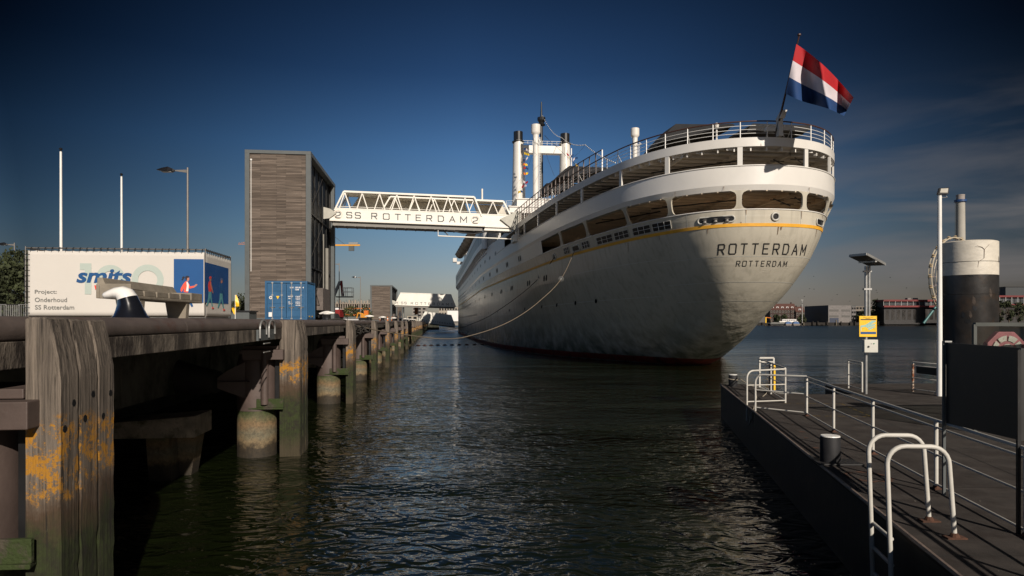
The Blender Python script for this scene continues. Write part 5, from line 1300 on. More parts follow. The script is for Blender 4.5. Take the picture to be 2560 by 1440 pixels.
w = wat(44, 12.3) - 3.2; mb.add([(-w, 44, 14.6), (w, 44, 14.6), (w, 44, 17.2), (-w, 44, 17.2)], [(0, 1, 2, 3)]); mb.build("verandah_house", WHITE, ship)
for t_a, t_b, z0, z1, hw, nm in ((70, 185, 20.05, 22.6, 9.5, "sun_deck_house"), (76, 170, 22.6, 25.0, 7.5, "upper_house"), (88, 112, 23.6, 26.8, 5.8, "funnel_house")):
    mb = MB(); mb.box(-hw, hw, t_a, t_b, z0 - 1.5, z1); mb.box(-hw - .2, hw + .2, t_a - .2, t_b + .2, z1, z1 + .15); mb.build(nm, WHITE, ship)
# round rescue platform aft of the funnels, seen beyond the gangway end
mb = MB(); mb.lathe([(0, 0), (2.2, .1), (2.6, .6), (2.7, 1.0), (2.5, 1.2), (0, 1.2)], (-7.6, 83, 23.2), 24); mb.build("lookout_platform", WHITE, ship, smooth=40)
mb = MB()
for z in (24.75, 25.1, 25.5): mb.tube([(-7.6 + 2.5 * math.cos(R(a)), 83 + 2.5 * math.sin(R(a)), z) for a in range(0, 360, 20)], .03, 5, closed=True)
for a in range(0, 360, 30): mb.cyl((-7.6 + 2.5 * math.cos(R(a)), 83 + 2.5 * math.sin(R(a)), 24.3), (-7.6 + 2.5 * math.cos(R(a)), 83 + 2.5 * math.sin(R(a)), 25.5), .03, n=5)
mb.build("platform_rail", RAILW, ship)

# portholes: tall narrow pairs along the side, each one a part
cnt = 0
def port(t, z, m=WINDK, w=.17, h=.27, side=-1):
    u = math.sqrt(max(t - t0z(z), .01)); mb = MB(); um = math.sqrt(max(t + w - t0z(z), .01)); ul = math.sqrt(max(t - w - t0z(z), .01))
    pts = [];
    for k in range(10):
        a = 2 * math.pi * k / 10; f = math.cos(a); uu = u + (um - u) * f if f > 0 else u + (u - ul) * f; pts.append(hp(uu, z + h * math.sin(a), side, .03))
    mb.add(pts, [tuple(range(10))]); mb.build("porthole", m, ship)
for z, t_list in ((11.55, [34, 41, 49, 56, 64, 72, 81, 90, 100]), (8.55, [26, 32, 40, 47, 55, 63, 72, 82, 93])):
    for t in t_list:
        for e in (0, .75): port(t + e, z, w=.20, h=.33)
for z, t_list in ((13.95, [50, 56, 62, 69, 76, 84, 92, 101, 110]),):
    for t in t_list:
        for e in (0, .7): port(t + e, z, w=.2, h=.30)
for z, t_list in ((5.6, [17, 21, 25.5, 30, 36, 43, 51, 60, 70]),):
    for t in t_list: port(t, z, w=.20, h=.2)
mb = MB()
for z, ta, tb, st in ((5.6, 78, 180, 2.6), (8.55, 98, 185, 3.2), (11.55, 108, 185, 3.6), (13.95, 116, 190, 4)):
    t = ta
    while t < tb:
        for e in (0, .8):
            u0, u1 = math.sqrt(t + e - t0z(z)), math.sqrt(t + e + .4 - t0z(z)); mb.add([hp(u0, z - .22, -1, .03), hp(u1, z - .22, -1, .03), hp(u1, z + .22, -1, .03), hp(u0, z + .22, -1, .03)], [(0, 1, 2, 3)])
        t += st
mb = mb.build("far_porthole", WINDK, ship); mb["kind"] = "stuff"
# white-painted upper side already white; dark strake with the shade under the promenade put into its colour
mb = MB(); sgrid(mb, 15.0, 15.45, 60, 198, -.0 + .012, -1); mb.build("shade_strip", mat("shade_strip_dark", (.10, .085, .07), .7), ship, smooth=60)
for k in range(70): t = 61 + k * 1.95; a, b = hp(math.sqrt(t), 14.95, -1, .05), hp(math.sqrt(t), 15.5, -1, .55); mb = MB(); mb.beam(a, b, .14, .1); mb.build("support_knee", WHITE, ship)

# funnels, crossbeam and masts
def loc_from(xp, yp, d_along):
    """ship-frame point on photo pixel at distance d_along forward of the stern"""
    # world y = 44 + s*SX.y + t*SY.y ; world x = 17.08 + s*SX.x + t*SY.x ; (x)/(y) = (xp-1280)/F
    r = (xp - 1280) / F; t = d_along
    s = (r * (S0.y + t * SY.y) - S0.x - t * SY.x) / (SX.x - r * SX.y); y = S0.y + s * SX.y + t * SY.y
    return s, EYE + (HY - yp) / F * y
for xp, yt, lb in ((1295.5, 330, None), (1412.5, 335, None)):
    s, z = loc_from(xp, yt, 95); k = z - 38.0
    mb = MB(); n = 28; vs = []; fs = []
    prof = [(20.0, 1.45, 1.9), (z - 15, 1.28, 1.6), (z - 2.4, 1.02, 1.25), (z - 1.9, 1.0, 1.2)]
    for zz, a, b in prof:
        for j in range(n): vs.append((s + a * math.cos(2 * math.pi * j / n), 95 + b * math.sin(2 * math.pi * j / n), zz))
    mb.add(vs, [(i * n + j, i * n + (j + 1) % n, (i + 1) * n + (j + 1) % n, (i + 1) * n + j) for i in range(3) for j in range(n)]); fu = mb.build("funnel", WHITE, ship, smooth=50)
    mb = MB(); mb.lathe([(1.02, -2.5), (1.24, -2.15), (1.24, -1.95), (.93, -1.8), (.93, 0), (.80, 0), (.80, -.6)], (s, 95, z), 28); mb.build("funnel_cap", BLACK, fu, smooth=40)
    mb = MB(); mb.cyl((s + 1.35, 94.6, 21), (s + 1.25, 94.6, z - 3), .10, n=6); mb.build("funnel_pipe", RAILW, fu)
s1, zb = loc_from(1306, 365, 95); s2, _ = loc_from(1402, 365, 95); _, zb0 = loc_from(1306, 385, 95)
mb = MB(); mb.box(s1 - .3, s2 + .2, 94.2, 95.8, zb0 + .1, zb); mb.build("funnel_crossbeam", WHITE, ship, bevel=.03)
mb = MB()
for dz in (.45, .9): mb.cyl((s1, 94.2, zb + dz), (s2, 94.2, zb + dz), .035, n=5)
for i in range(9): x = s1 + (s2 - s1) * i / 8; mb.cyl((x, 94.2, zb), (x, 94.2, zb + .9), .035, n=5)
mb.build("crossbeam_rail", RAILW, ship)
def post(xp, yt, t, r, rh, hh, zb_, nm="vent_post"):
    s, z = loc_from(xp, yt, t)
    mb = MB(); mb.cyl((s, t, zb_), (s, t, z - hh), r, n=20); v = mb.build(nm, WHITE, ship, smooth=50)
    mb = MB(); mb.lathe([(r * .95, -hh - rh * .5), (rh * .98, -hh), (rh, -hh + .1), (rh, -.05), (rh - .05, 0), (0, 0)], (s, t, z), 24); mb.build("vent_head", WHITE, v, smooth=40)
    mb = MB(); mb.cyl((s + r * 1.25, t - .1, zb_), (s + r * 1.25, t - .1, z - hh - .8), r * .10, n=5); mb.cyl((s + r * 1.7, t - .1, zb_), (s + r * 1.7, t - .1, z - hh - .8), r * .07, n=5)
    q = zb_
    while q < z - hh - 1: mb.cyl((s + r * 1.25, t - .1, q), (s + r * 1.7, t - .1, q), r * .05, n=4); q += .5
    mb.build("post_ladder", RAILW, v)
    mb = MB(); zz = z - hh - rh * 1.6
    for a in range(4): mb.tube([(s + (r + .1) * math.cos(a * 1.3 - 1.8), t - (r + .1) * abs(math.sin(a * 1.3 - 1.8)), zz + .2 * a * r), (s + (r + .35) * math.cos(a * 1.3 - 1.8), t - (r + .25), zz - .8 * r), (s + r * math.cos(a), t - r, zz - 1.6 * r)], r * .12, 5)
    mb.build("lamp_fitting", RAILW, v)
    return s, z
post(1339.5, 312, 89, .58, .90, 1.6, 20.0)
post(1587.5, 321, 28, .27, .45, .80, 15.0)
s, z = loc_from(1353.5, 255, 100)
mb = MB(); mb.tube([(s, 100, 24), (s, 100, z - 5), (s, 100, z)], [.42, .30, .12], 10); ms = mb.build("black_mast", BLACK, ship, smooth=60)
mb = MB(); mb.lathe([(.2, 0), (.85, .3), (.5, .8), (.85, 1.3), (.85, 1.9), (.2, 2.1)], (s, 100, z - 5.2), 12); mb.build("mast_lantern", BLACK, ms)
# stays with festoon lights
def stay(name, pts, r=.03, beads=0, m=ROPED):
    mb = MB(); out = []
    for (a, b, sg) in pts:
        a, b = Vector(a), Vector(b)
        for i in range(13): f = i / 12; p = a.lerp(b, f); p.z -= sg * 4 * f * (1 - f); out.append(p)
    mb.tube(out, r, 4); o = mb.build(name, m, ship); 
    if beads:
        mb = MB()
        for i in range(beads): f = i / (beads - 1) * (len(out) - 1); k = int(min(f, len(out) - 2)); p = out[k].lerp(out[k + 1], f - k); mb.ell(p, (r * 2.4,) * 3, 6, 4)
        mb.build("festoon_bulb", RAILW, o)
def SP(xp, yp, t): s, z = loc_from(xp, yp, t); return (s, t, z)
stay("festoon_cable", [(SP(1357, 290, 100), SP(1404, 344, 92), 1.0), (SP(1404, 344, 92), SP(1463, 362, 60), .6), (SP(1463, 362, 60), SP(1538, 407, 40), .3)], .035, 60)
stay("stay_wire", [(SP(1360, 338, 76), SP(1450, 422, 30), .0)], .025)
stay("stay_wire", [(SP(1362, 338, 76), SP(1400, 369, 92), .3)], .03)
stay("stay_wire", [(SP(1366, 385, 92), SP(1386, 440, 60), .2)], .02)
stay("stay_wire", [(SP(1425, 395, 92), SP(1463, 362, 60), .4)], .02)
stay("stay_wire", [(SP(1331, 385, 92), SP(1318, 428, 90), 0)], .02)
stay("stay_wire", [(SP(1350, 392, 92), SP(1322, 372, 80), 0)], .02)

# signal flags
FY = mat("signal_yellow", (.75, .5, .01), .8); FO = mat("signal_orange", (.6, .16, .02), .8); FN = mat("signal_navy", (.02, .04, .14), .8)
for i, (x, y, m, m2, lb) in enumerate(((1315, 370, FBLUE, FWHITE, "blue and white signal flag at the top of the halyard by the left funnel"), (1317, 381, FY, FY, "plain yellow signal flag by the funnel crossbeam"), (1314, 394, FN, FWHITE, "small navy and white signal flag below the yellow one on the halyard"),
        (1313, 406, FO, FY, "small orange signal flag halfway down the halyard"), (1315, 417, FRED, FBLUE, "red and blue signal flag halfway down the halyard"), (1315, 433, FO, FY, "orange and yellow signal flag low on the halyard"), (1314, 447, FWHITE, FRED, "white and red signal flag near the halyard foot"),
        (1310, 461, FRED, FWHITE, "lowest red and white signal flag on the halyard"), (1301, 480, FY, FBLUE, "tiny yellow and blue flag at the base of the left funnel"), (1422, 379, FRED, FWHITE, "red and white signal flag beside the right funnel"), (1428, 387, FY, FBLUE, "small yellow and blue signal flag beside the right funnel"),
        (1438, 397, FWHITE, FBLUE, "white and blue chequered signal flag right of the funnels"), (1445, 408, FY, FBLUE, "yellow signal flag with a blue tip right of the funnels"))):
    s, z = loc_from(x, y, 88); w = shipw((s, 88, z)); t = thing("signal_flag", lb, "signal flag", w, 0, "signal flags strung by the funnels")
    for k, mm in enumerate((m, m2)):
        mb = MB(); mb.grid(lambda u, v: (-.45 + k * .45 + u * .45, .15 * math.sin(u * 4 + i + k), .34 * math.sin(u * 2.2 + i * 1.7 + k) * .6 - v * (.44 - .1 * u) - .12 * i % .3 + (i % 3 - 1) * .22 * (u + k)), [0, .33, .66, 1], [0, .5, 1]); mb.build("cloth", mm, t)
    mb = MB(); mb.cyl((-.8, 0, .9), (-.8, 0, -1.0), .03, n=4); mb.build("halyard", ROPED, t)

# lifeboats with davits
def lifeboat():
    t = thing("lifeboat", "", "lifeboat", (0, 0, 0), SA, "beige lifeboats hanging along the port side")
    mb = MB(); n = 16; L = 4.6; vs = []; m_ = 12
    for i in range(n + 1):
        y = -L + 2 * L * i / n; f = (1 - abs(y / L) ** 2.6) ** .6
        for j in range(m_): a = 2 * math.pi * j / m_; vs.append((1.55 * f * math.cos(a) * (1.0 if math.sin(a) > 0 else .92), y, 1.35 * f * math.sin(a) * (.85 if math.sin(a) > 0 else 1.0) + .25 * (abs(y / L) ** 2)))
    mb.add(vs, [(i * m_ + j, i * m_ + (j + 1) % m_, (i + 1) * m_ + (j + 1) % m_, (i + 1) * m_ + j) for i in range(n) for j in range(m_)]); mb.build("hull", LIFEB, t, smooth=60)
    mb = MB()
    for y in (-3.2, 3.2):
        mb.tube([(1.9, y, -2.2), (1.7, y, 0)] + [(.75 + .95 * math.cos(R(a)), y, 1.0 + .9 * math.sin(R(a))) for a in (0, 30, 60, 90, 120, 150, 180)], .13, 6)
    mb.build("davit", WHITE, t, smooth=60)
    mb = MB(); mb.tube([(-1.56, -4, .1), (-1.62, 0, .0), (-1.56, 4, .1)], .06, 5); mb.build("grab_line", BLACK, t)
    return t
lb0 = None
BO = [(108 + 12 * k, 24.6 + .5 * k) for k in range(8)]
for i, (t_, z_) in enumerate(BO):
    w = wat(t_, 12.3); p = shipw((-12.9, t_, z_ - sheer(t_, 15)))
    lb = "%s beige lifeboat along the port side, counted from the truss gangway" % (ORD[i] if i else "first")
    if lb0 is None: lb0 = lifeboat(); lb0.location = p; lb0["label"] = lb
    else: dup(lb0, p, label=lb)
mb = MB(); mb.box(-15.0, -13.6, 203, 206, 25.0, 26.4); mb.box(-13.6, -9, 204, 205, 24.2, 25.2); mb.build('bridge_wing', WHITE, ship, bevel=.05)
mb = MB(); mb.box(-11.5, 11.5, 100, 200, 21.0, 24.2); mb.box(-9.5, 9.5, 180, 206, 24.2, 30); mb.build('boat_deck_cabin', WHITE, ship)
# parasols and covered furniture on the aft deck
def parasol(xa, xb, ya, yb, t_, lb, tilt=0, open_=.45):
    s0_, z1 = loc_from((xa + xb) / 2, ya, t_); sa, _ = loc_from(xa, yb, t_); sb, z0 = loc_from(xb, yb, t_)
    w = (sb - sa) / 2; base = shipw((s0_, t_, 15.6 - sheer(t_, 15)))
    t = thing("parasol", lb, "parasol", base, SA, "black canvas parasols on the aft deck"); zb_ = base[2]; h1 = z1 - zb_; h0 = z0 - zb_
    mb = MB(); ang = tilt
    def pp(x, y, z): return (x, y, z + tilt * x)
    top = [pp(-w * open_, -w * open_, h1 - .1), pp(w * .92, -w * open_, h1 - .1), pp(w * .92, w * open_, h1), pp(-w * open_, w * open_, h1)]
    low = [pp(-w, -w * .8, h0), pp(w, -w * .8, h1 - .42), pp(w, w * .8, h1 - .42), pp(-w, w * .8, h0)]
    vs = []; nn = 6
    for r_ in range(4):
        f = r_ / 3; loop = [Vector(a).lerp(Vector(b), f) for a, b in zip(top, low)]
        for k in range(4):
            for q in range(nn): g = q / nn; p = loop[k].lerp(loop[(k + 1) % 4], g); vs.append(p + Vector((0, 0, .07 * math.sin(g * 6.28 * 2) * f + .08 * (0 < r_ < 3))))
    N = 4 * nn; mb.add(vs, [(r_ * N + j, r_ * N + (j + 1) % N, (r_ + 1) * N + (j + 1) % N, (r_ + 1) * N + j) for r_ in range(3) for j in range(N)] + [tuple(range(N))]); mb.build("canopy", FABRIC, t, smooth=50)
    mb = MB(); mb.cyl((w * .3, 0, 0), (w * .3, 0, h1 - .2), .05, n=8); mb.box(w * .3 - .4, w * .3 + .4, -.4, .4, 0, .10); mb.build("pole", BLACK, t)
parasol(1625, 1806, 319, 380, 7.0, "big black parasol with a drooping side behind the stern rail", 0.02)
parasol(1838, 1992, 326, 352, 4.5, "flat black parasol beside the stern flagstaff", 0, .8)
parasol(1378, 1520, 421, 463, 27, "black parasol further forward by the windscreen rail", -.02)
parasol(1356, 1440, 464, 490, 33, "low dark parasol beneath the windscreen rail", 0, .9)

# ---- mooring ropes
RIM = mat("rim_grey", (0.46, 0.445, 0.40), 0.4)
def rope(label, pts, r, m, guard=None, name="mooring_rope"):
    """a rope through the given points, smoothed (Catmull-Rom)"""
    t = thing(name, label, "rope", pts[0], 0, None); P = [Vector(p) for p in pts]; o = P[0]; out = []
    for k in range(len(P) - 1):
        a, b, c, e = P[max(k - 1, 0)], P[k], P[k + 1], P[min(k + 2, len(P) - 1)]
        for i in range(8): u = i / 8; out.append(.5 * ((2 * b) + (c - a) * u + (2 * a - 5 * b + 4 * c - e) * u * u + (3 * b - a - 3 * c + e) * u ** 3) - o)
    out.append(P[-1] - o)
    mb = MB(); mb.tube(out, r, 6); mb.build("line", m, t, smooth=80)
    if guard:
        g = Vector(guard) - o; k = min(range(len(out) - 1), key=lambda q: (out[q] - g).length); mb = MB(); d = (out[k + 1] - out[k]).normalized(); mb.cyl(out[k], out[k] + d * .04, .22, n=20); mb.cyl(out[k], out[k] + d * .25, .06, .04, n=10); mb.build("rat_guard", GALV, t)
p0 = shipw(arcpt(10.3, s_at(1441, 10.3), .1))
rope("long tan mooring rope sagging from the hull to the near quay fenders", [p0] + [at(x, y, d) for x, y, d in ((1403, 697, 53), (1352, 750, 51), (1300, 789, 48.5), (1240, 819, 46), (1160, 843, 43), (1110, 847, 41), (1060, 843, 39.5), (960, 829, 35.5), (880, 812, 32))], .030, ROPE, at(1403, 697, 53))
p1 = shipw(arcpt(10.2, s_at(1388, 10.2), .1))
rope("dark mooring rope running from the hull to the far quay", [p1] + [at(x, y, d) for x, y, d in ((1350, 692, 71), (1298, 739, 75), (1225, 789, 82), (1176, 811, 88), (1148, 820, 92), (1077, 828, 99), (1016, 813, 106))], .035, ROPED, at(1350, 692, 71))
rope("dark tangled hawser lying along the coping from the first white bollard", [at(822, 799, 31), at(850, 798, 31.5), at(876, 806, 32), at(902, 822, 32.5)], .04, ROPED)
t = thing("rope_bundle", "knotted dark rope bundle hanging off the quay by the third fender", "rope", at(906, 826, 33)); mb = MB(); random.seed(5)
mb.tube([(random.gauss(0, .16), random.gauss(0, .08), random.gauss(0, .16)) for i in range(26)], .035, 5); mb.build("coil", ROPED, t, smooth=80)
# floats
for i in range(11):
    x, y = 1046 + i * 15.5 + (i * i) * .25, 864.5 - i * .25; d = F * EYE / (y - HY)
    t = thing("float", "%s brown float of the row on the water, counted from the quay" % (ORD[i] if i else "first"), "float", ((x - 1280) / F * d, d, .03), 0, "row of floats on the water")
    mb = MB(); mb.ell((0, 0, 0), (.30, .20, .16), 10, 6); mb.build("body", RUST, t, smooth=80); mb = MB(); mb.cyl((-.36, 0, 0), (.36, 0, 0), .03, n=5); mb.build("rope_eye", ROPED, t)
# ================================================================ pontoon and everything on it
DZ = 1.25
def dk(x, y): d = (EYE - DZ) * F / (y - HY); return ((x - 1280) / F * d, d, DZ)       # photo pixel on the deck -> world
pon = thing("pontoon", "dark steel pontoon with a stained deck in the right foreground", "pontoon", (0, 0, 0))
e0, e1 = (3.03 + .191 * 1.5, 1.5), (8.07, 26.4)
def ex(d): return 3.03 + .191 * d
poly = [(ex(1.2), 1.2), (8.07, 26.4), (9.35, 26.55), (9.05, 23.0), (11.6, 22.7), (12.25, 26.6), (34, 27.4), (34, 1.2)]
k = len(poly)
mb = MB(); mb.add([(x, y, DZ) for x, y in poly] + [(x, y, DZ - .05) for x, y in poly], [tuple(range(k - 1, -1, -1))] + [(i, (i + 1) % k, k + (i + 1) % k, k + i) for i in range(k)]); mb.build("deck_plate", DECKP, pon)
mb = MB(); mb.add([(x + (.04 if i < 2 else 0), y, z) for z in (DZ - .051, -.8) for i, (x, y) in enumerate(poly)], [(i, (i + 1) % k, k + (i + 1) % k, k + i) for i in range(k)]); mb.build("hull_side", PHULL, pon)
mb = MB(); mb.cyl((ex(1.2) + .02, 1.2, DZ - .005), (8.09, 26.4, DZ - .005), .03, n=6); mb.build("edge_bar", mat("worn_edge", (.16, .12, .10), .5, var=.5, scale=9), pon)
# painted dashed yellow guide lines, plate joints and stains
mb = MB()
def strip(a, b, w, z, mb_):
    a, b = Vector(a), Vector(b); n = (b - a).cross(Vector((0, 0, 1))).normalized() * w / 2; mb_.add([(p.x, p.y, z) for p in (a - n, a + n, b + n, b - n)], [(0, 1, 2, 3)])
for a, b in ((dk(1960, 1008), dk(2105, 1010)), (dk(2105, 1010), dk(2176, 1041)), (dk(2176, 1042), dk(2030, 1040))):
    a, b = Vector(a), Vector(b)
    for i in range(14):
        if i % 3 != 2: strip(a.lerp(b, i / 14), a.lerp(b, (i + .8) / 14), .045, DZ + .004, mb)
mb.build("guide_line", mat("worn_yellow_line", (.20, .13, .02), .8, var=.6, scale=14), pon)
mb = MB()
for d in (4.2, 7.1, 10, 13, 16, 19, 22): strip((ex(d) + .05, d, 0), (33, d + .3, 0), .02, DZ + .003, mb)
for q in (2.9, 6.2, 10): strip((ex(1.5) + q, 1.5, 0), (ex(22) + q, 22, 0), .02, DZ + .0035, mb)
mb.build("plate_seam", mat("seam_dark", (.025, .022, .02), .8), pon)
def blob(x, y, r, ri=0, sd=1, sx=1.0):
    random.seed(sd); c = dk(x, y); mb = MB(); n = 28; o = []; inn = []
    for j in range(n):
        a = 2 * math.pi * j / n; rr = r * random.uniform(.82, 1.12); o.append((c[0] + rr * sx * math.cos(a), c[1] + rr * math.sin(a), DZ + .005)); q = ri * random.uniform(.85, 1.15); inn.append((c[0] + q * sx * math.cos(a), c[1] + q * math.sin(a), DZ + .005))
    if ri: mb.add(o + inn, [(j, (j + 1) % n, n + (j + 1) % n, n + j) for j in range(n) if random.random() > .12])
    else: mb.add(o, [tuple(range(n))])
    mb.build("rust_stain", mat("rust_stain", (.075, .032, .018), .9, var=.5, scale=9), pon)
blob(2168, 1192, .37, .29, 1); 
for i, (x, y, r) in enumerate(((2005, 1080, .10), (2015, 1095, .07), (2040, 1120, .09), (1985, 1062, .07))): blob(x, y, r * .7, 0, 10 + i)
# mooring rope litter bits
mb = MB(); random.seed(9)
for i in range(60):
    x, y = random.uniform(1850, 2500), random.uniform(1000, 1430); c = dk(x, y)
    if c[0] < ex(c[1]) + .15: continue
    s_ = random.uniform(.006, .018); mb.add([(c[0] - s_, c[1], DZ + .007), (c[0], c[1] - s_ * .6, DZ + .007), (c[0] + s_, c[1], DZ + .007), (c[0], c[1] + s_, DZ + .007)], [(0, 1, 2, 3)])
lit = mb.build("grit", mat("pale_grit", (.30, .27, .22), .9)); tag(lit, "scattered pale grit on the dark pontoon deck", "grit", kind="stuff")

def post_at(mb, x, y, h, r=.028, foot=True): mb.cyl((x, y, DZ), (x, y, DZ + h), r, n=10)
def railing(name, label, feet, heights, r_post=.029, r_rail=.017, top_r=.026, extra=None, base=True, ends=None):
    t = thing(name, label, "railing", (feet[0][0], feet[0][1], DZ), 0, "white railings on the pontoon"); o = Vector((feet[0][0], feet[0][1], DZ))
    for f in feet:
        p = Vector((f[0], f[1], DZ)) - o; mb = MB(); mb.cyl(p, p + Vector((0, 0, heights[0] - .01)), r_post, n=10); ps = mb.build("post", PONTW, t, smooth=60)
        if base: mb = MB(); mb.box(p.x - .07, p.x + .07, p.y - .07, p.y + .07, .001, .012); mb.lathe([(.05, .012), (.035, .05)], (p.x, p.y, 0), 10); mb.build("base_plate", RUST, ps)
    pts = list(feet) if ends is None else [ends[0]] + list(feet) + [ends[1]]
    pts = [p for p in pts if p is not None]
    for i, h in enumerate(heights):
        mb = MB(); mb.tube([Vector((p[0], p[1], DZ + h)) - o for p in pts], top_r if i == 0 else r_rail, 8); mb.build("rail", PONTW, t, smooth=80)
    return t
F5 = [(7.63, 17.6), (7.12, 15.05), (6.66, 12.55), (6.2, 9.94), (5.84, 7.72)]
FEXT = [(5.42, 5.35), (5.0, 3.0)]
railing("safety_railing", "long white three bar railing running along the pontoon edge", F5 + FEXT, [1.00, .90, .50, .07])
# gate section across the pontoon end
def hoopgate(label, a, b, h=1.0):
    A, B = Vector((*a, DZ)), Vector((*b, DZ)); t = thing("hoop_gate", label, "gate", A, 0, "hooped gate sections at the pontoon end"); d = (B - A); L = d.length; u = d.normalized(); r = .22
    pts = [Vector((0, 0, .0)), Vector((0, 0, h - r))] + [u * (r - r * math.cos(R(q))) + Vector((0, 0, h - r + r * math.sin(R(q)))) for q in (15, 30, 45, 60, 75, 90)] + [u * L + Vector((0, 0, h + .02))]
    mb = MB(); mb.tube(pts, .026, 8); mb.build("hoop", PONTW, t, smooth=80)
    mb = MB(); mb.cyl(u * .02 + Vector((0, 0, .10)), u * L + Vector((0, 0, .08)), .018, n=8); mb.cyl(u * .02 + Vector((0, 0, .58)), u * L + Vector((0, 0, .56)), .016, n=8); mb.build("bar", PONTW, t, smooth=60)
    mb = MB(); mb.cyl((0, 0, -.45), (0, 0, .0), .03, n=8); mb.build("hanging_post", PONTW, t)
hoopgate("outer hooped gate at the far pontoon corner", (6.86, 19.85), (8.18, 20.35)); hoopgate("inner hooped gate joined to the long railing", (6.64, 18.55), (7.63, 17.62))
# far gangway frame
railing("end_railing", "short sloping white railing at the far pontoon tip", [(8.2, 20.4), (8.72, 22.9), (9.25, 25.4)], [1.04, .93, .52, .08], base=False)
t = thing("boarding_gate", "white gate frame with a black and yellow striped post at the far pontoon tip", "gate", (9.25, 25.4, DZ)); o = Vector((9.25, 25.4, 0)); mb = MB()
for x, y in ((0, 0), (.53, .02)): mb.beam((x, y, 0), (x, y, 1.08), .06)
mb.beam((0, 0, 1.08), (.53, .02, 1.08), .06); mb.beam((0, 0, .93), (.53, .02, .93), .05); mb.build("frame", PONTW, t, bevel=.005)
mb = MB(); mb.box(-.52, -.40, -2.4, -2.3, .12, .98); mb.build("black_panel", BLACK, t); mb = MB(); mb.box(-.398, -.34, -2.41, -2.3, .12, .98); mb.build("yellow_strip", YEL, t)
mb = MB(); mb.add([(-.25, -2.6, .006), (.05, -2.6, .006), (.12, 1.1, .006), (-.2, 1.1, .006)], [(0, 1, 2, 3)]); mb.build("ramp_plate", GALV, t)
# rope hanging by the gates
t = thing("gate_rope", "frayed pale rope hanging over the pontoon edge by the gates", "rope", (6.75, 18.9, DZ)); mb = MB()
mb.tube([(-.02, .0, .62), (.02, -.05, .35), (-.05, -.08, .05), (-.14, -.1, -.12), (-.18, -.12, -.36), (-.13, -.15, -.18), (-.06, -.15, .02), (-.10, -.1, -.30), (-.22, -.12, -.42)], .022, 6); mb.build("strand", mat("rope_pale", (.32, .28, .22), .9, var=.3, scale=20), t, smooth=80)
# right-hand edge railings on the further deck
railing("side_railing", "short white railing beside the solar post", [(12.32, 24.9), (12.1, 23.5)], [1.02, .93, .50, .10], base=False)
rr = railing("corner_railing", "rust streaked white railing with diagonal braces behind the light pole", [(14.0, 23.75), (14.15, 22.2), (15.6, 22.9)], [1.02, .90, .48, .09], r_post=.035, base=False)
mb = MB(); mb.beam((.0, -1.2, .02), (.45, -1.45, .85), .04); mb.beam((.15, -1.55, .98), (.95, -1.1, .55), .04); mb.build("brace", PONTW, rr)
mb = MB(); mb.cyl((0, 0, .0), (0, 0, .95), .037, n=10); mb.build("rusty_sleeve", mat("flaking_rust_paint", (.50, .44, .36), .7, var=.3, scale=8, col2=(.20, .06, .02), c2=(.48, .55)), rr)

# solar panel post with map sign and cabinet
t = thing("solar_post", "galvanised post with solar panel, yellow map sign and pale control box", "sign post", (11.92, 22.9, DZ)); mb = MB()
mb.cyl((0, 0, 0), (0, 0, 4.30), .05, n=12); t_ = mb.build("pole", GALV, t, smooth=60)
mb = MB(); mb.cyl((.10, -.02, 2.55), (.10, -.02, 4.32), .04, n=10); mb.box(-.09, .17, -.06, .05, 3.50, 3.56); mb.box(-.09, .17, -.06, .05, 4.1, 4.15); mb.build("upper_pole", GALV, t, smooth=60)
def PW(x, y, d): p = at(x, y, d); return Vector(p) - Vector((11.92, 22.9, DZ))
c = [PW(2124, 637, 22.4), PW(2167, 633, 21.6), PW(2213, 658, 22.0), PW(2172, 660, 23.4)]
mb = MB(); th = Vector((0, 0, .06)); mb.hexa([c[0] - th, c[1] - th, c[2] - th, c[3] - th, c[0], c[1], c[2], c[3]]); mb.build("solar_panel", mat("solar_back", (.07, .065, .06), .5), t)
mb = MB()
for i in range(4): mb.beam(c[i] - th * .5, c[(i + 1) % 4] - th * .5, .045, .075)
mb.build("panel_frame", GALV, t)
mb = MB(); a = (c[0] + c[3]) / 2 - th * 1.6; b = (c[1] + c[2]) / 2 - th * 1.6; mb.beam(a, b, .06, .05); mb.tube([b, a * .5 + Vector((-.06, 0, 2.0)), Vector((-.08, 0, 3.9))], .012, 5) if False else None; mb.build("panel_rail", GALV, t)
# sign: 2145..2189 x 790..842
kx = 22.75 / F
def SGN(x, y): return ((x - 2165) * kx, (EYE + (HY - y) * kx) - DZ)
x0, zt = SGN(2145, 790); x1, zb_ = SGN(2189, 842)
mb = MB(); mb.box(x0, x1, -.085, -.07, zb_, zt); sg = mb.build("map_sign", YEL, t, bevel=.004)
def flatq(pts, m, nm, o=-.0885): mb = MB(); mb.prism([SGN(*p) for p in pts], lambda x, z: (x, o, z), lambda x, z: (x, o + .002, z)); return mb.build(nm, m, sg)
mapb = mat("map_water", (.30, .50, .45), .6, var=.04)
flatq([(2148, 797.5), (2187, 797.5), (2187, 800.2), (2148, 800.2)], LETTER, "title_bar")
flatq([(2148, 829.5), (2187, 829.5), (2187, 835.5), (2148, 835.5)], NAVY, "blue_bar")
flatq([(2148, 814), (2160, 812), (2170, 806), (2176, 801.5), (2186, 801.5), (2187, 804), (2181, 807), (2174, 812), (2184, 809), (2186, 812), (2176, 817), (2166, 820), (2160, 817), (2148, 819)], mapb, "river_shape", -.0890)
flatq([(2165, 822), (2184, 815), (2185, 818), (2170, 825)], mapb, "dock_shape", -.0892); flatq([(2148, 819), (2150, 819), (2150, 828), (2148, 828)], mapb, "inset_shape", -.0892)
mb = MB()
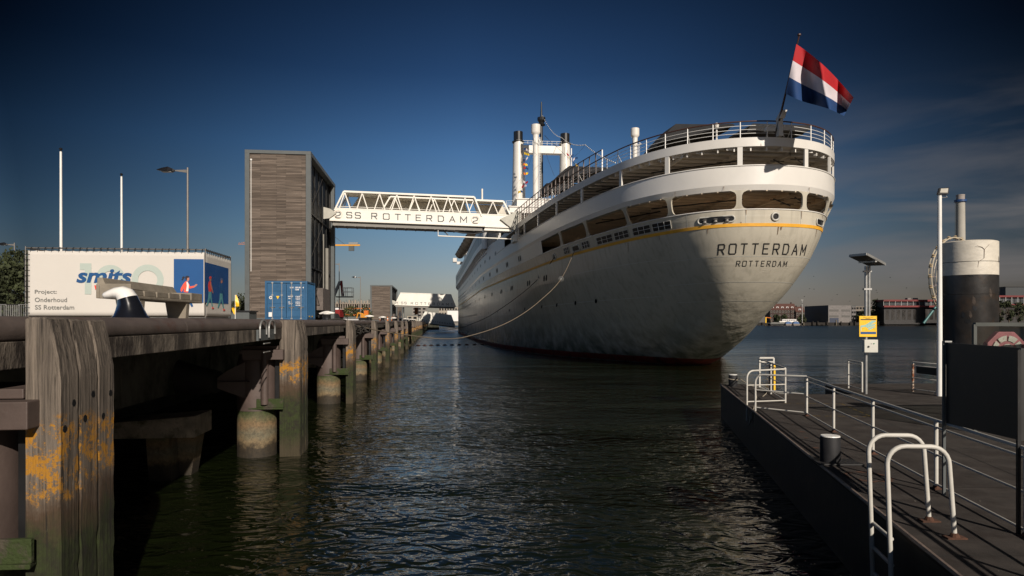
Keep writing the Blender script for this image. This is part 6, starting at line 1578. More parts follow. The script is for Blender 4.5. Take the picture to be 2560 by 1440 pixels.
for s_, cx, cy, w in (("Waterbus - Ferry service", 2167, 793.5, 26), ("Rotterdam", 2167, 796, 12)): mesh_text(mb, s_, lambda x, y: (SGN(cx, cy)[0] + x, -.0895, SGN(cx, cy)[1] + y), w=w * kx, h=1.8 * kx)
random.seed(2)
for i in range(16):
    cx, cy = random.uniform(2150, 2185), random.uniform(803, 826); a, b = SGN(cx, cy); q = .35 * kx * random.uniform(.6, 1.3); mb.add([(a - q, -.0896, b - q), (a + q, -.0896, b - q), (a + q, -.0896, b + q), (a - q, -.0896, b + q)], [(0, 1, 2, 3)])
mb.build("sign_lettering", LETTER, sg)
x0, zt = SGN(2152, 849); x1, zb_ = SGN(2186, 881)
mb = MB(); mb.box(x0, x1, -.24, -.065, zb_, zt); cb = mb.build("control_box", mat("box_grey", (.55, .54, .49), .5), t, bevel=.012)
mb = MB(); mb.cyl((x0 + .13, -.262, (zb_ + zt) / 2 - .02), (x0 + .13, -.24, (zb_ + zt) / 2 - .02), .032, n=12); mb.build("lock", BLACK, cb); mb = MB(); mb.cyl((x0 + .31, -.262, zt - .13), (x0 + .31, -.24, zt - .13), .018, n=12); mb.build("green_lamp", mat("button_green", (.01, .2, .08), .4), cb)
mb = MB(); mb.cyl((x0 + .23, -.262, zt - .13), (x0 + .23, -.24, zt - .13), .014, n=12); mb.build("button", GALV, cb)

# white light pole
ld = 22.25; lx = (2349 - 1280) / F * ld
t = thing("light_pole", "tall white pole with a black floodlight on top", "light pole", (lx, ld, DZ)); zt = EYE + (HY - 487) / F * ld - DZ
mb = MB(); mb.cyl((0, 0, 0), (0, 0, zt), .088, .062, 14); mb.build("pole", RAILW, t, smooth=60)
mb = MB(); mb.hexa([(-.13, -.12, zt + .0), (.22, -.12, zt + .0), (.24, .02, zt), (-.10, .02, zt), (-.02, -.02, zt + .22), (.31, -.02, zt + .24), (.33, .08, zt + .24), (.0, .08, zt + .22)]); fl_ = mb.build("floodlight", BLACK, t, bevel=.01)
mb = MB(); mb.add([(-.06, -.115, zt + .05), (.19, -.115, zt + .05), (.255, -.045, zt + .205), (.02, -.045, zt + .195)], [(0, 1, 2, 3)]); mb.build("lens", mat("flood_lens", (.40, .38, .33), .4), fl_)
mb = MB(); mb.tube([(.0, 0, zt - .08), (.12, -.02, zt - .10), (.25, 0, zt - .08), (.2, 0, zt - .02), (.05, 0, zt - .03)], .012, 5); mb.build("cable", GALV, t)

# mooring dolphin
dd = 31.0; dx_ = (2422 - 1280) / F * dd; rr_ = 62 / F * dd
t = thing("mooring_pile", "huge steel mooring pile, white top above a black painted body", "mooring pile", (dx_, dd, 0)); zt = EYE + (HY - 607) / F * dd; zm = EYE + (HY - 690) / F * dd
pw = mat("pile_white", (.60, .555, .475), .5, var=.12, scale=2.2, bump=.012, bscale=5, col2=(.15, .065, .028), c2=(.66, .78), stretch=(1, 1, 2.2))
mb = MB(); mb.lathe([(rr_, 0), (rr_, zt - zm - .02), (rr_ - .03, zt - zm), (rr_ - .12, zt - zm + .03)], (0, 0, zm + .002), 56); mb.build("white_band", pw, t, smooth=40)
mb = MB(); mb.lathe([(rr_ * .998, -2), (rr_ * .998, 3.9), (rr_ * 1.003, 3.92), (rr_ * 1.003, zm)], (0, 0, 0), 56); mb.build("black_body", mat("pile_black", (.022, .020, .019), .38, var=.4, scale=2, bump=.012, bscale=4, col2=(.04, .025, .016), c2=(.5, .7)), t, smooth=40)
mb = MB(); mb.tube([(-.4, -rr_ + .01, zt - .25), (-.18, -rr_ * 1.0, zt - .32), (-.08, -rr_ * 1.005, zt - .42), (-.09, -rr_ * 1.005, zt - .8), (-.3, -rr_ * .97, zt - .95), (-.33, -rr_ * .96, zt - 1.2)], [.006, .010, .014, .010, .007, .004], 5); mb.tube([(-.08, -rr_, zt - .42), (.14, -rr_, zt - .2)], .007, 5); mb.build("rust_run", RUST, t)
for z_ in (4.9, 6.35):
    mb = MB(); mb.tube([(rr_ * 1.004 * math.cos(R(q)), rr_ * 1.004 * math.sin(R(q)), z_) for q in range(0, 360, 8)], .010, 4, closed=True); mb.build("weld_ring", MATS["pile_black"], t)
random.seed(31)
for i in range(9):
    a_ = R(random.uniform(225, 330)); z_ = random.uniform(3.6, 6.4); w_ = random.uniform(.03, .12); h_ = random.uniform(.05, .4)
    mb = MB(); mb.add([(rr_ * 1.006 * math.cos(a_ + e * w_), rr_ * 1.006 * math.sin(a_ + e * w_), z_ + f * h_ * (1 - .5 * (e > 0))) for e, f in ((-1, 0), (0, -.3), (1, 0), (.6, 1), (-.7, .8))], [(0, 1, 2, 3, 4)]); mb.build("scuff", mat("scuff_dark", (.045, .032, .024), .8, var=.5, scale=8) if i % 2 else BLACK, t)
# collar holding the pontoon to the pile
mb = MB(); mb.box(dx_ - 1.8, dx_ - 1.35, dd - 4.6, dd + 1, DZ + .01, DZ + .35); mb.build("pile_guide", BLACK, pon)

# dark screen panel on the railing
t = thing("notice_board", "large dark back of a notice board mounted above the pontoon railing", "board", (6.12, 9.57, DZ)); v = Vector((5.86 - 6.12, 7.80 - 9.57, 0)); vn = v.normalized(); nn = Vector((-vn.y, vn.x, 0)); rz_ = 0
brd = mat("board_back", (.018, .018, .018), .45, var=.15, scale=1)
def Bq(u, w_, z): p = vn * u + nn * w_; return (p.x, p.y, z)
L = v.length
mb = MB(); mb.prism([(0.02, 1.02), (L, 1.08), (L, 2.14), (.02, 2.15)], lambda a, z: Bq(a, -.02, z), lambda a, z: Bq(a, .02, z)); mb.build("panel", brd, t)
for u, z0, z1, pm in ((0, 0, 2.17, MATS["grey_steel"]), (L - .015, 0, 2.12, BLACK)):
    mb = MB(); mb.prism([(u - .02, z0), (u + .02, z0), (u + .02, z1), (u - .02, z1)], lambda a, z: Bq(a, -.055, z), lambda a, z: Bq(a, -.021, z)); mb.build("post", pm, t)
mb = MB(); mb.prism([(-.02, 2.155), (.06, 2.155), (.06, 2.175), (-.02, 2.175)], lambda a, z: Bq(a, -.05, z), lambda a, z: Bq(a, .04, z)); mb.build("clip", GALV, t)

# ladder hoops in the foreground
lg = thing("boarding_ladder", "white tubular ladder hoops rising over the near pontoon edge", "ladder", (5.1, 8.0, DZ)); o = Vector((5.1, 8.0, DZ))
def hoop(dl, latL, latR, dR, h, r, nm):
    A = Vector((latL, dl, 0)); B = Vector((latR, dR, 0)); rc = .20; u = (B - A).normalized(); Lh = (B - A).length
    pts = [A + u * .07 + Vector((0, 0, -1.3)), A + u * .035 + Vector((0, 0, -.2))]
    pts += [A + Vector((0, 0, h - rc))] + [A + u * (rc - rc * math.cos(R(q))) + Vector((0, 0, h - rc + rc * math.sin(R(q)))) for q in (15, 30, 45, 60, 75, 90)]
    pts += [A + u * (Lh - rc - .06 + rc * math.sin(R(q))) + Vector((0, 0, h - rc + rc * math.cos(R(q)))) for q in (0, 15, 30, 45, 60, 75, 90)] + [B + Vector((0, 0, 0.0))]
    pts = [p + Vector((0, 0, DZ)) - o for p in pts]; mb = MB(); mb.tube(pts, r, 12); mb.build(nm, PONTW, lg, smooth=80)
    mb = MB(); q = B + Vector((0, 0, DZ)) - o; mb.box(q.x - .11, q.x + .11, q.y - .06, q.y + .06, .001, .016); mb.lathe([(.055, .016), (.04, .05), (.03, .06)], (q.x, q.y, 0), 10); mb.build("base_plate", RUST, lg)
hoop(8.36, 4.385, 5.11, 8.33, 1.05, .027, "hoop"); hoop(7.74, 4.27, 5.0, 7.68, 1.03, .027, "hoop")
for z in (1.22, .92, .61, .30):
    f = (z + .0 - 2) * -.02; mb = MB(); mb.cyl(Vector((4.42 + f, 8.36, z)) - o, Vector((4.305 + f, 7.74, z)) - o, .024, n=10); mb.build("rung", PONTW, lg, smooth=60)

# bollards on the pontoon
def pbollard(x, d, r, h, lb, plate=True):
    t = thing("deck_bollard", lb, "bollard", (x, d, DZ)); mb = MB(); mb.lathe([(r, 0), (r, h - .02), (r - .015, h)], n=28); mb.build("barrel", mat("bollard_black", (.016, .016, .018), .65, var=.4, scale=6, spec=.3), t, smooth=40)
    mb = MB(); mb.lathe([(r - .005, h), (r - .012, h + .018), (0, h + .02)], n=28); mb.build("white_top", RAILW, t)
    if plate: mb = MB(); mb.prism([(-r - .12, -.22), (r + .30, -.25), (r + .30, .22), (-r - .05, .25)], lambda a, b: (a, b, .002), lambda a, b: (a, b, .03)); mb.build("base_plate", STEELG if False else PHULL, t, bevel=.006)
pbollard(5.50, 11.75, .165, .46, "black deck bollard with a white top behind the ladder hoops"); pbollard(8.32, 25.6, .16, .43, "small black bollard with white top at the pontoon corner", False)
t = thing("bollard_rope", "thin pale rope looped round the far corner bollard and trailing on deck", "rope", (8.32, 25.6, DZ)); mb = MB()
mb.tube([(.17 * math.cos(R(a)) - .01, .17 * math.sin(R(a)), .34 - a * .0003) for a in range(180, 540, 30)] + [(.25, -.1, .28), (.4, -.5, .12), (.55, -.8, .02), (.35, -1.1, .02), (.6, -1.5, .02), (.45, -2.2, .02), (.2, -2.8, .02), (-.2, -3.6, .02)], .018, 5); mb.build("strand", MATS["rope_pale"], t, smooth=80)

# shelter frame with lifebuoy cabinet at the right edge
t = thing("glass_shelter", "glass walled waiting shelter frame behind the notice board", "shelter", (10.2, 15.0, DZ)); mb = MB()
zt = 2.38
for x, y in ((0, 0), (4.2, .6), (4.6, -2.4)): mb.beam((x, y, 0), (x, y, zt), .07)
mb.beam((0, 0, zt), (4.2, .6, zt), .08); mb.beam((4.2, .6, zt), (4.6, -2.4, zt), .08); mb.build("frame", mat("shelter_steel", (.06, .065, .06), .5), t)
gl = bpy.data.materials.new("clear_glass"); gl.use_nodes = True; nb_ = gl.node_tree.nodes; lb_ = gl.node_tree.links
g1 = nb_.new("ShaderNodeBsdfTransparent"); g1.inputs[0].default_value = (.80, .82, .80, 1); g2_ = nb_.new("ShaderNodeBsdfGlossy"); g2_.inputs["Roughness"].default_value = .02; gx = nb_.new("ShaderNodeMixShader"); gx.inputs[0].default_value = .07
lb_.new(g1.outputs[0], gx.inputs[1]); lb_.new(g2_.outputs[0], gx.inputs[2]); lb_.new(gx.outputs[0], nb_["Material Output"].inputs[0])
mb = MB(); mb.prism([(.04, .1), (4.16, .1), (4.16, zt - .05), (.04, zt - .05)], lambda a, z: (a, a * .143 - .012, z), lambda a, z: (a, a * .143 + .012, z)); mb.build("glass_pane", gl, t)
bd = 16.4; bx = (2513 - 1280) / F * bd; bz = EYE + (HY - 877) / F * bd
t = thing("lifebuoy_cabinet", "faded pink octagonal lifebuoy cabinet with a cracked white ring", "lifebuoy", (bx, bd, DZ)); z0 = bz - DZ
mb = MB(); r8 = .46; mb.prism([(r8 * 1.082 * math.cos(R(22.5 + 45 * i)), z0 + r8 * 1.082 * math.sin(R(22.5 + 45 * i))) for i in range(8)], lambda a, z: (a, -.05, z), lambda a, z: (a, .12, z)); mb.build("cabinet", mat("faded_pink", (.33, .11, .13), .6, var=.25, scale=3), t, bevel=.02)
mb = MB(); mb.cyl((0, .06, 0), (0, .06, z0 - .3), .04, n=8); mb.build("post", STEELG, t)
ringm = mat("cracked_white", (.52, .50, .45), .7, var=.2, scale=10, col2=(.22, .07, .07), c2=(.56, .60))
def annul(ri, ro, a0, a1, m, nm, o=-.07): mb = MB(); n = 12; mb.add([(q * math.cos(R(a0 + (a1 - a0) * j / n)), o - (.02 if q == ro else .0), z0 + q * math.sin(R(a0 + (a1 - a0) * j / n))) for j in range(n + 1) for q in (ri, ro)], [(2 * j, 2 * j + 1, 2 * j + 3, 2 * j + 2) for j in range(n)]); mb.build(nm, m, t)
for k_ in range(8): annul(.24, .37, k_ * 45 + 4, k_ * 45 + 40, ringm, "ring_segment")
for k_ in range(2): annul(.03, .17, k_ * 180 + 8, k_ * 180 + 172, ringm, "hub_segment")

# ================================================================ far side of the river and far quay
DF = 598.0
def fx(x, d=DF): return (x - 1280) / F * d
def fz(y, d=DF): return EYE + (HY - y) / F * d
# timber quay wall with piles
t = thing("far_quay_wall", "dark timber piled quay wall across the river", "quay wall", (0, DF, 0)); mb = MB(); mb.box(fx(1880), fx(2900), -1.5, 2.0, -1, 2.6); mb.build("wall", mat("far_wall_dark", (.022, .018, .015), .9, var=.4, scale=.2), t)
for i in range(34):
    x = 1925 + i * 19 + (i * 37 % 11); mb = MB(); mb.cyl((fx(x), -2.6, -1), (fx(x), -2.6, 3.6 + (i % 4 == 0) * 1.2), .55, n=8); mb.build("pile", mat("far_pile", (.14, .12, .09), .9) if i % 4 == 0 else MATS["far_wall_dark"], t)
def windows(t, x0, x1, y, z0, z1, nx, nz, fw, fh, m=WINDK, nm="window", frame=None):
    for i in range(nx):
        for j in range(nz):
            cx = x0 + (x1 - x0) * (i + .5) / nx; cz = z0 + (z1 - z0) * (j + .5) / nz; w = (x1 - x0) / nx * fw / 2; h = (z1 - z0) / nz * fh / 2
            if frame:
                mb = MB(); mb.box(cx - w * 1.3, cx + w * 1.3, y - .08, y - .005, cz - h * 1.2, cz + h * 1.2); f = mb.build(nm, frame, t)
                mb = MB(); mb.box(cx - w, cx - w * .08, y - .16, y - .085, cz - h, cz + h); mb.box(cx + w * .08, cx + w, y - .16, y - .085, cz - h, cz + h); mb.build("pane", m, f)
            else: mb = MB(); mb.box(cx - w, cx + w, y - .12, y - .005, cz - h, cz + h); mb.build(nm, m, t)
# brick apartment house with dormers
def brickhouse(x0, x1, yt, d, lb, nx, nz, dorm):
    a, b = fx(x0, d), fx(x1, d); t = thing("brick_house", lb, "building", (a, d, 2.25), 0, None); W = b - a; H = (fz(yt, d) - 2.25); Hw = H * .68
    mb = MB(); mb.box(0, W, 0, 12, 0, Hw); mb.build("wall", REDBR, t); mb = MB(); mb.prism([(-.3, Hw), (3.5, H), (8.5, H), (12.3, Hw)], lambda y, z: (-.3, y, z), lambda y, z: (W + .3, y, z)); rf = mb.build("roof", mat("roof_tiles_red", (.08, .032, .024), .8, var=.2, scale=.8), t)
    mb = MB(); mb.box(W * .9, W * .94, 5, 6.2, H, H + 1.3); mb.build("chimney", REDBR, rf)
    windows(t, 0, W, 0, .8, Hw, nx, nz, .36, .42, frame=mat("frame_cream", (.36, .33, .28), .6))
    for i in range(dorm):
        cx = W * (i + .6) / (dorm + .2); mb = MB(); mb.box(cx - .95, cx + .95, .8, 3.2, Hw + .9, Hw + 2.7); dm = mb.build("dormer", WHITEP, t); mb = MB(); mb.box(cx - .55, cx + .55, .7, .795, Hw + 1.2, Hw + 2.3); mb.build("pane", WINDK, dm)
brickhouse(1925, 1989, 759, 606, "long red brick apartment house with a row of white dormers", 9, 3, 5); brickhouse(1990, 2011, 766.5, 604, "lower red brick house beside the grey warehouse", 3, 2, 1)
# grey warehouse: dark left flank and light front
a = Vector((fx(2012, 640), 640, 2.25)); b = Vector((fx(2071, 602), 602, 2.25)); c = Vector((fx(2128, 606), 606, 2.25)); t = thing("warehouse", "big flat roofed warehouse, one flank dark and the front pale grey", "building", b); H1 = fz(763.5, 602) - 2.25
a_, c_ = a - b, c - b; back = a_ + c_
mb = MB(); P4 = [Vector((0, 0, 0)), c_, back, a_]; up = Vector((0, 0, H1)); mb.hexa(P4 + [p + up for p in P4]); mb.build("wall", GREYPANEL, t)
mb = MB(); n_ = Vector((a_.y, -a_.x, 0)).normalized() * -.15
if n_.x > 0: n_ = -n_
mb.hexa([n_, n_ * .02, a_ + n_ * .02, a_ + n_, n_ + up * 1.01, n_ * .02 + up * 1.01, a_ + n_ * .02 + up * 1.0, a_ + n_ + up * 1.0]); mb.build("dark_cladding", mat("dark_cladding", (.045, .045, .05), .7, var=.15, scale=.1), t)
ux = c_.normalized(); nyy = Vector((ux.y, -ux.x, 0)) * .2
def wq(f0, f1, g0, g1, m, nm): mb = MB(); L_ = c_.length; q = [ux * L_ * f0, ux * L_ * f1]; mb.hexa([q[0] + nyy + up * g0, q[1] + nyy + up * g0, q[1] + nyy * .05 + up * g0, q[0] + nyy * .05 + up * g0, q[0] + nyy + up * g1, q[1] + nyy + up * g1, q[1] + nyy * .05 + up * g1, q[0] + nyy * .05 + up * g1]); mb.build(nm, m, t)
for f0_, f1_ in ((.05, .44), (.58, .95)): wq(f0_, f1_, .66, .77, mat("louvre_grey", (.10, .095, .09), .7), "window_band"); wq(f0_, f1_, .33, .43, MATS["louvre_grey"], "window_band")
wq(.05, .44, .0, .28, mat("gate_blue", (.03, .04, .07), .6), "gate")
# low pale annexes
for i, (x0, x1, yt, m, lb) in enumerate(((2129, 2140, 766, GREYPANEL, "narrow pale annexe beside the warehouse"), (2140, 2210, 765.5, mat("flat_beige", (.20, .17, .14), .8, var=.2, scale=.3), "row of beige balcony flats between warehouse and the red roofed restaurant"))):
    d = 612 + i * 12; t = thing("annexe", lb, "building", (fx(x0, d), d, 2.25)); W = fx(x1, d) - fx(x0, d); H = fz(yt, d) - 2.25; mb = MB(); mb.box(0, W, 0, 9, 0, H); mb.build("wall", m, t); mb = MB(); mb.box(-.2, W + .2, -.2, 9.2, H, H + .4); mb.build("roof", STEELG, t)
    windows(t, 0, W, 0, .5, H, 2 if i == 0 else 9, 4, .7, .5)
# trees over there
for i, (x, yt, w, lb) in enumerate(((2190, 745, 4.6, "tall dark poplar across the river"), (2164, 768, 7, "low dark tree behind the solar post across the river"), (2203, 775, 8, "broad dark tree beside the restaurant pavilion"), (2012, 763, 3.5, "treetop behind the red brick house"), (1941, 786, 3.2, "small street tree before the brick house"), (1961, 786, 2.6, "second small street tree before the brick house"), (2004, 787, 3.2, "tree at the corner of the dark warehouse flank"))):
    d = 596 if i > 3 else 604; tree(fx(x, d), d + (20 if i == 3 else 0), 2.25, fz(yt, d) - 2.4, w, lb, group="trees across the river", n=600, leaf=1.5, shape=.95, seed=60 + i)
# red roofed pavilion, right
rd = mat("roof_red", (.13, .009, .009), .6, var=.5, scale=.06); dkw = mat("pavilion_dark", (.012, .010, .010), .5, var=.3, scale=.2)
def pav(x0, x1, ys, d, lb, deck=8):
    a, b = fx(x0, d), fx(x1, d); t = thing("pavilion", lb, "building", (a, d, 2.25)); W = b - a
    z = [fz(y, d) - 2.25 for y in ys]   # eave top, eave bottom, mid slab top, mid slab bottom
    mb = MB(); mb.box(1.5, W - 1.5, 2, 16, 0, z[1]); mb.build("wall", dkw, t)
    mb = MB(); mb.box(0, W, 0, 17, z[1], z[0]); mb.build("roof", rd, t)
    mb = MB(); mb.box(-.2, W, -1.2, 2.0, z[3], z[2]); mb.build("balcony_slab", mat("slab_red", (.16, .012, .012), .6), t)
    windows(t, 2, W - 2, 2, z[2] + .3, z[1] - .3, deck, 1, .8, .9, m=mat("pavilion_glass", (.045, .05, .055), .3, var=.9, scale=.12)); windows(t, 2, W - 2, 2, 1, z[3] - .5, deck, 1, .6, .7, m=mat("window_warm", (.016, .013, .011), .3, var=.8, scale=.3))
    mb = MB()
    for i in range(deck + 1): mb.cyl((W * i / deck, 0, z[2]), (W * i / deck, 0, z[1]), .12, n=5)
    mb.build("column", RAILW, t)
    return t, z, W
tp, zp, Wp = pav(2209, 2372, (749, 753.5, 764, 768), 590, "red roofed restaurant pavilion on piles across the river", 11)
mb = MB(); mb.box(Wp * .42, Wp * .58, 5, 9, zp[0], zp[0] + 1.6); mb.build("roof_unit", GREYPANEL, tp)
mb = MB(); mb.box(0, Wp, -1.5, 17, -1.2, 0.001); mb.build("base_deck", dkw, tp)
pav(2484, 2575, (738.5, 743, 760, 763), 470, "long red flat canopy building at the right edge across the river", 6)
t = thing("grey_hall", "plain dark grey hall above the red canopy at the right edge", "building", (fx(2514, 520), 520, 2.25)); mb = MB(); mb.box(0, 40, 0, 20, 0, fz(718, 520) - 2.25); mb.build("wall", mat("hall_grey", (.04, .045, .05), .7), t); mb = MB(); mb.box(-.3, 40, -.3, 20, fz(718, 520) - 2.25, fz(717, 520) - 2.1); mb.build("roof", BLACK, t)
for i, (x, yt) in enumerate(((2500, 752), (2522, 750), (2548, 753))): tree(fx(x, 455), 455, 2.25, fz(yt, 455) - 2.3, 4, ["roundish tree right of the huge mooring pile across the river", "tree in front of the red canopy", "tree at the right edge before the red canopy"][i], group="trees across the river", n=450, leaf=1.3, shape=.95, seed=80 + i)
# barges
for i, (x0, x1, lb) in enumerate(((1925, 1964, "long low black barge moored across the river"), (1964, 1983, "barge end with a blue and white tented hold cover"), (1983, 2001, "second blue covered barge end beside the brick houses"))):
    d = 585 - i * 2; a, b = fx(x0, d), fx(x1, d); t = thing("barge", lb, "boat", (a, d, 0)); W = b - a; mb = MB(); mb.hexa([(.6, 0, -.3), (W - .6, 0, -.3), (W - .6, 6, -.3), (.6, 6, -.3), (0, -.4, 1.5), (W, -.4, 1.5), (W, 6, 1.5), (0, 6, 1.5)]); mb.build("hull", BLACK if i == 0 else mat("barge_grey", (.22, .19, .17), .7), t)
    mb = MB(); 
    if i == 0: mb.prism([(.5, 1.5), (1.5, 2.5), (W * .3, 2.9), (W * .6, 2.6), (W - 1, 2.9), (W - .3, 1.5)], lambda x, z: (x, .8, z), lambda x, z: (x, 5, z))
    else: mb.prism([(.4, 1.5), (.8, 2.6), (W * .5, 3.6), (W - .8, 2.6), (W - .4, 1.5)], lambda x, z: (x, .8, z), lambda x, z: (x, 5, z))
    mb.build("cover", mat("tarp_grey", (.16, .16, .15), .8) if i == 0 else mat("tarp_blue", (.06, .12, .26), .7, var=.4, scale=.5), t)
t = thing("white_boat", "white cabin boat moored before the brick house", "boat", (fx(1971, 590), 590, 2.2)); mb = MB(); mb.hexa([(-7, 0, 0), (8, 0, 0), (8, 3, 0), (-7, 3, 0), (-8, 0, 1.5), (8.4, 0, 1.5), (8.4, 3, 1.5), (-8, 3, 1.5)]); mb.build("hull", WHITE, t); mb = MB(); mb.box(-5, 7, .3, 2.7, 1.5, 3.2); mb.build("cabin", WHITEP, t); windows(t, -4.5, 6.5, .3, 1.8, 2.9, 7, 1, .7, .6)
t = thing("harbour_crane", "small yellow quay crane just clear of the liner's stern", "crane", (fx(1914.5, 592), 592, 2.2)); mb = MB(); mb.beam((0, 0, 0), (0, 0, 4.9), .8); mb.build("column", YEL, t); mb = MB(); mb.beam((0, 0, 4.9), (4.5, 0, 4.3), .5); mb.build("jib", FO, t)
t = thing("mast_light", "thin floodlight mast by the dark warehouse flank", "light mast", (fx(2005.5, 594), 594, 2.2)); H = fz(750, 594) - 2.2; mb = MB(); mb.cyl((0, 0, 0), (0, 0, H), .35, .18, 6); mb.build("pole", GALV, t); mb = MB(); mb.beam((-1, 0, H), (1, 0, H), .3); mb.build("lamp_bar", GALV, t)
# Ferris wheel
d = 480; cx, cz = fx(2388, d), fz(694, d); Rw = 100 / F * d; t = thing("ferris_wheel", "white spoked ferris wheel with teal legs half hidden by the mooring pile", "ferris wheel", (cx, d, 2.25)); zc = cz - 2.25; ca = R(26); ux_, uy_ = math.cos(ca), math.sin(ca)
def FW(r, a, o): return (r * math.cos(a) * ux_ - o * uy_, r * math.cos(a) * uy_ + o * ux_, zc + r * math.sin(a))
wm = mat("wheel_cream", (.50, .44, .34), .5)
for o in (-1.0, 1.0):
    mb = MB(); mb.tube([FW(Rw, 2 * math.pi * j / 48, o) for j in range(48)], .42, 5, closed=True); mb.tube([FW(Rw * .80, 2 * math.pi * j / 48, o) for j in range(48)], .30, 4, closed=True); mb.build("rim", wm, t)
for j in range(24):
    mb = MB(); a = 2 * math.pi * j / 24; mb.cyl(FW(0, a, -1), FW(Rw, a, -1), .12, n=4); mb.cyl(FW(0, a, 1), FW(Rw, a, 1), .12, n=4); mb.cyl(FW(Rw, a, -1), FW(Rw, a, 1), .20, n=4); mb.build("spoke", mat("spoke_pale", (.30, .24, .26), .6), t)
    g = FW(Rw * 1.0, a, 0); g = (g[0], g[1], g[2] - .9); mb = MB(); mb.lathe([(.4, 0), (1.3, .25), (1.5, .9), (1.3, .95), (.25, 1.0), (.2, 1.7), (1.4, 1.8), (.5, 2.3)], g, 10); mb.build("gondola", mat("gondola_cream", (.55, .42, .25), .5), t)
tl = mat("leg_teal", (.02, .13, .13), .5)
for o, fx0, fy0 in ((-1.6, -26, -6), (-1.6, -6, -10), (1.6, 10, 12)): mb = MB(); mb.cyl(FW(0, 0, o), (fx0, fy0, 0), .75, .75, 8); mb.build("leg", tl, t)
mb = MB(); mb.cyl(FW(0, 0, -2), FW(0, 0, 2), 1.2, n=12); mb.build("hub", tl, t)
# chimney stack
d = 560; cx = fx(2401, d); H = fz(487, d) - 2.25; t = thing("chimney_stack", "tall pale chimney with a blue collar rising behind the mooring pile", "chimney", (cx, d, 2.25)); mb = MB(); mb.cyl((0, 0, 0), (0, 0, H - 4.5), 4.1, 3.25, 24); mb.build("shaft", mat("stack_concrete", (.36, .34, .30), .8, var=.1, scale=.1), t, smooth=60)
mb = MB(); mb.lathe([(3.3, -6.2), (4.5, -6.0), (4.5, -4.2), (3.3, -4.0)], (0, 0, H), 24); mb.build("collar", mat("collar_blue", (.01, .05, .16), .5), t); mb = MB(); mb.lathe([(3.1, -4.4), (3.1, -1.2), (3.2, -1.0), (3.2, 0), (2.6, 0)], (0, 0, H), 24); mb.build("flue_tip", mat("flue_tip", (.28, .25, .23), .8), t)
mb = MB(); mb.cyl((-4.4, -.5, 0), (-4.2, -.5, H - 6), .15, n=4); mb.cyl((-5.1, -.5, 0), (-4.9, -.5, H - 6), .1, n=4)
for i in range(60): z = H * i / 62; mb.cyl((-5.0, -.5, z), (-4.3, -.5, z), .1, n=4)
mb.build("ladder", STEELG, t)
# birds
random.seed(12)
for i in range(16):
    x, y = random.uniform(1985, 2330), random.uniform(690, 765); d = 300
    t = thing("gull", "tiny dark gull flying in the flock above the river, one of many alike", "bird", (fx(x, d), d, fz(y, d)), random.uniform(0, 3), "gulls flying above the river")
    mb = MB(); mb.ell((0, 0, 0), (.09, .28, .08), 8, 5); mb.hexa([(-.06, -.1, 0), (.06, -.1, 0), (.06, .12, 0), (-.06, .12, 0), (-.05, -.1, .03), (.05, -.1, .03), (.05, .12, .03), (-.05, .12, .03)])
    for s_ in (-1, 1): mb.add([(0, -.12, .03), (0, .12, .03), (s_ * .35, .08, .18), (s_ * .35, -.08, .18), (s_ * .7, -.05, .08)], [(0, 1, 2, 3), (3, 2, 4)])
    mb.build("body", BLACK, t)

# ================================================================ far end of the left quay
def block(name, x0, x1, yt, yb, d, lb, m, rows=0, cols=0, depth=10, cat="building", zb_=None):
    a, b = fx(x0, d), fx(x1, d); zb_ = ZQ if zb_ is None else zb_; t = thing(name, lb, cat, (a, d, zb_), PHI); W = (b - a); H = fz(yt, d) - zb_; mb = MB(); mb.box(0, W, 0, depth, 0, H); mb.build("wall", m, t)
    mb = MB(); mb.box(-.1, W + .1, -.1, depth + .1, H, H + .35); mb.build("roof", STEELG, t)
    if rows: windows(t, 0, W, 0, .5, H, cols, rows, .6, .5)
    return t, W, H
# unfinished concrete frame building
d = 330; a = fx(838, d); t = thing("building_site", "unfinished concrete building with scaffolding and orange edge boards", "building", (a, d, ZQ), PHI); W = fx(928, d) - a; H = fz(757, d) - ZQ
cc = mat("raw_concrete", (.26, .22, .18), .9, var=.2, scale=.2)
for k_ in range(4):
    z = H * k_ / 3.2; mb = MB(); mb.box(0, W, 0, 10, z, z + .35); mb.build("floor_slab", cc, t)
    if k_ < 3:
        mb = MB()
        for i in range(16): mb.box(W * i / 16 + .1, W * i / 16 + .55, .2, .6, z + .35, z + H / 3.2)
        mb.build("column", cc, t); mb = MB(); mb.box(0, W, 3, 3.2, z + .35, z + H / 3.2 * .98); mb.build("shade_infill", mat("shade_brown", (.12, .09, .07), .9, var=.4, scale=.3), t)  # brown sheet standing in for the shade behind the columns
mb = MB(); mb.box(0, W, -.25, -.1, H / 3.2 - .3, H / 3.2 + .6); mb.box(W * .3, W, -.25, -.1, H / 3.2 * 2 + .35, H / 3.2 * 2 + .8); mb.build("edge_board", FO, t)
mb = MB(); random.seed(4)
for i in range(44): x = random.uniform(0, W); mb.cyl((x, random.uniform(0, 8), H * .94), (x, 1, H * .94 + random.uniform(.6, 2.6)), .05, n=4)
mb.build("rebar", RUST, t); mb = MB()
for i in range(12): x = W * (i + .3) / 12; mb.box(x, x + .8, 0, .8, H * .94 + .35, H * .94 + random.uniform(.8, 2.0))
mb.build("parapet_block", cc, t)
block("apartment_block", 1031, 1066, 768, 790, 420, "grey flats seen between the two far gangways", mat("flat_grey", (.22, .20, .18), .8), 4, 3)
block("tall_flats", 1097, 1150, 768, 795, 430, "pale flats with vertical ribs right of the lower gangway", mat("flat_pale", (.34, .30, .25), .8), 3, 8)
block("ferry_office", 1118, 1150, 776.5, 800, 350, "white low building beside the liner's far hull", WHITEP, 0, 0)
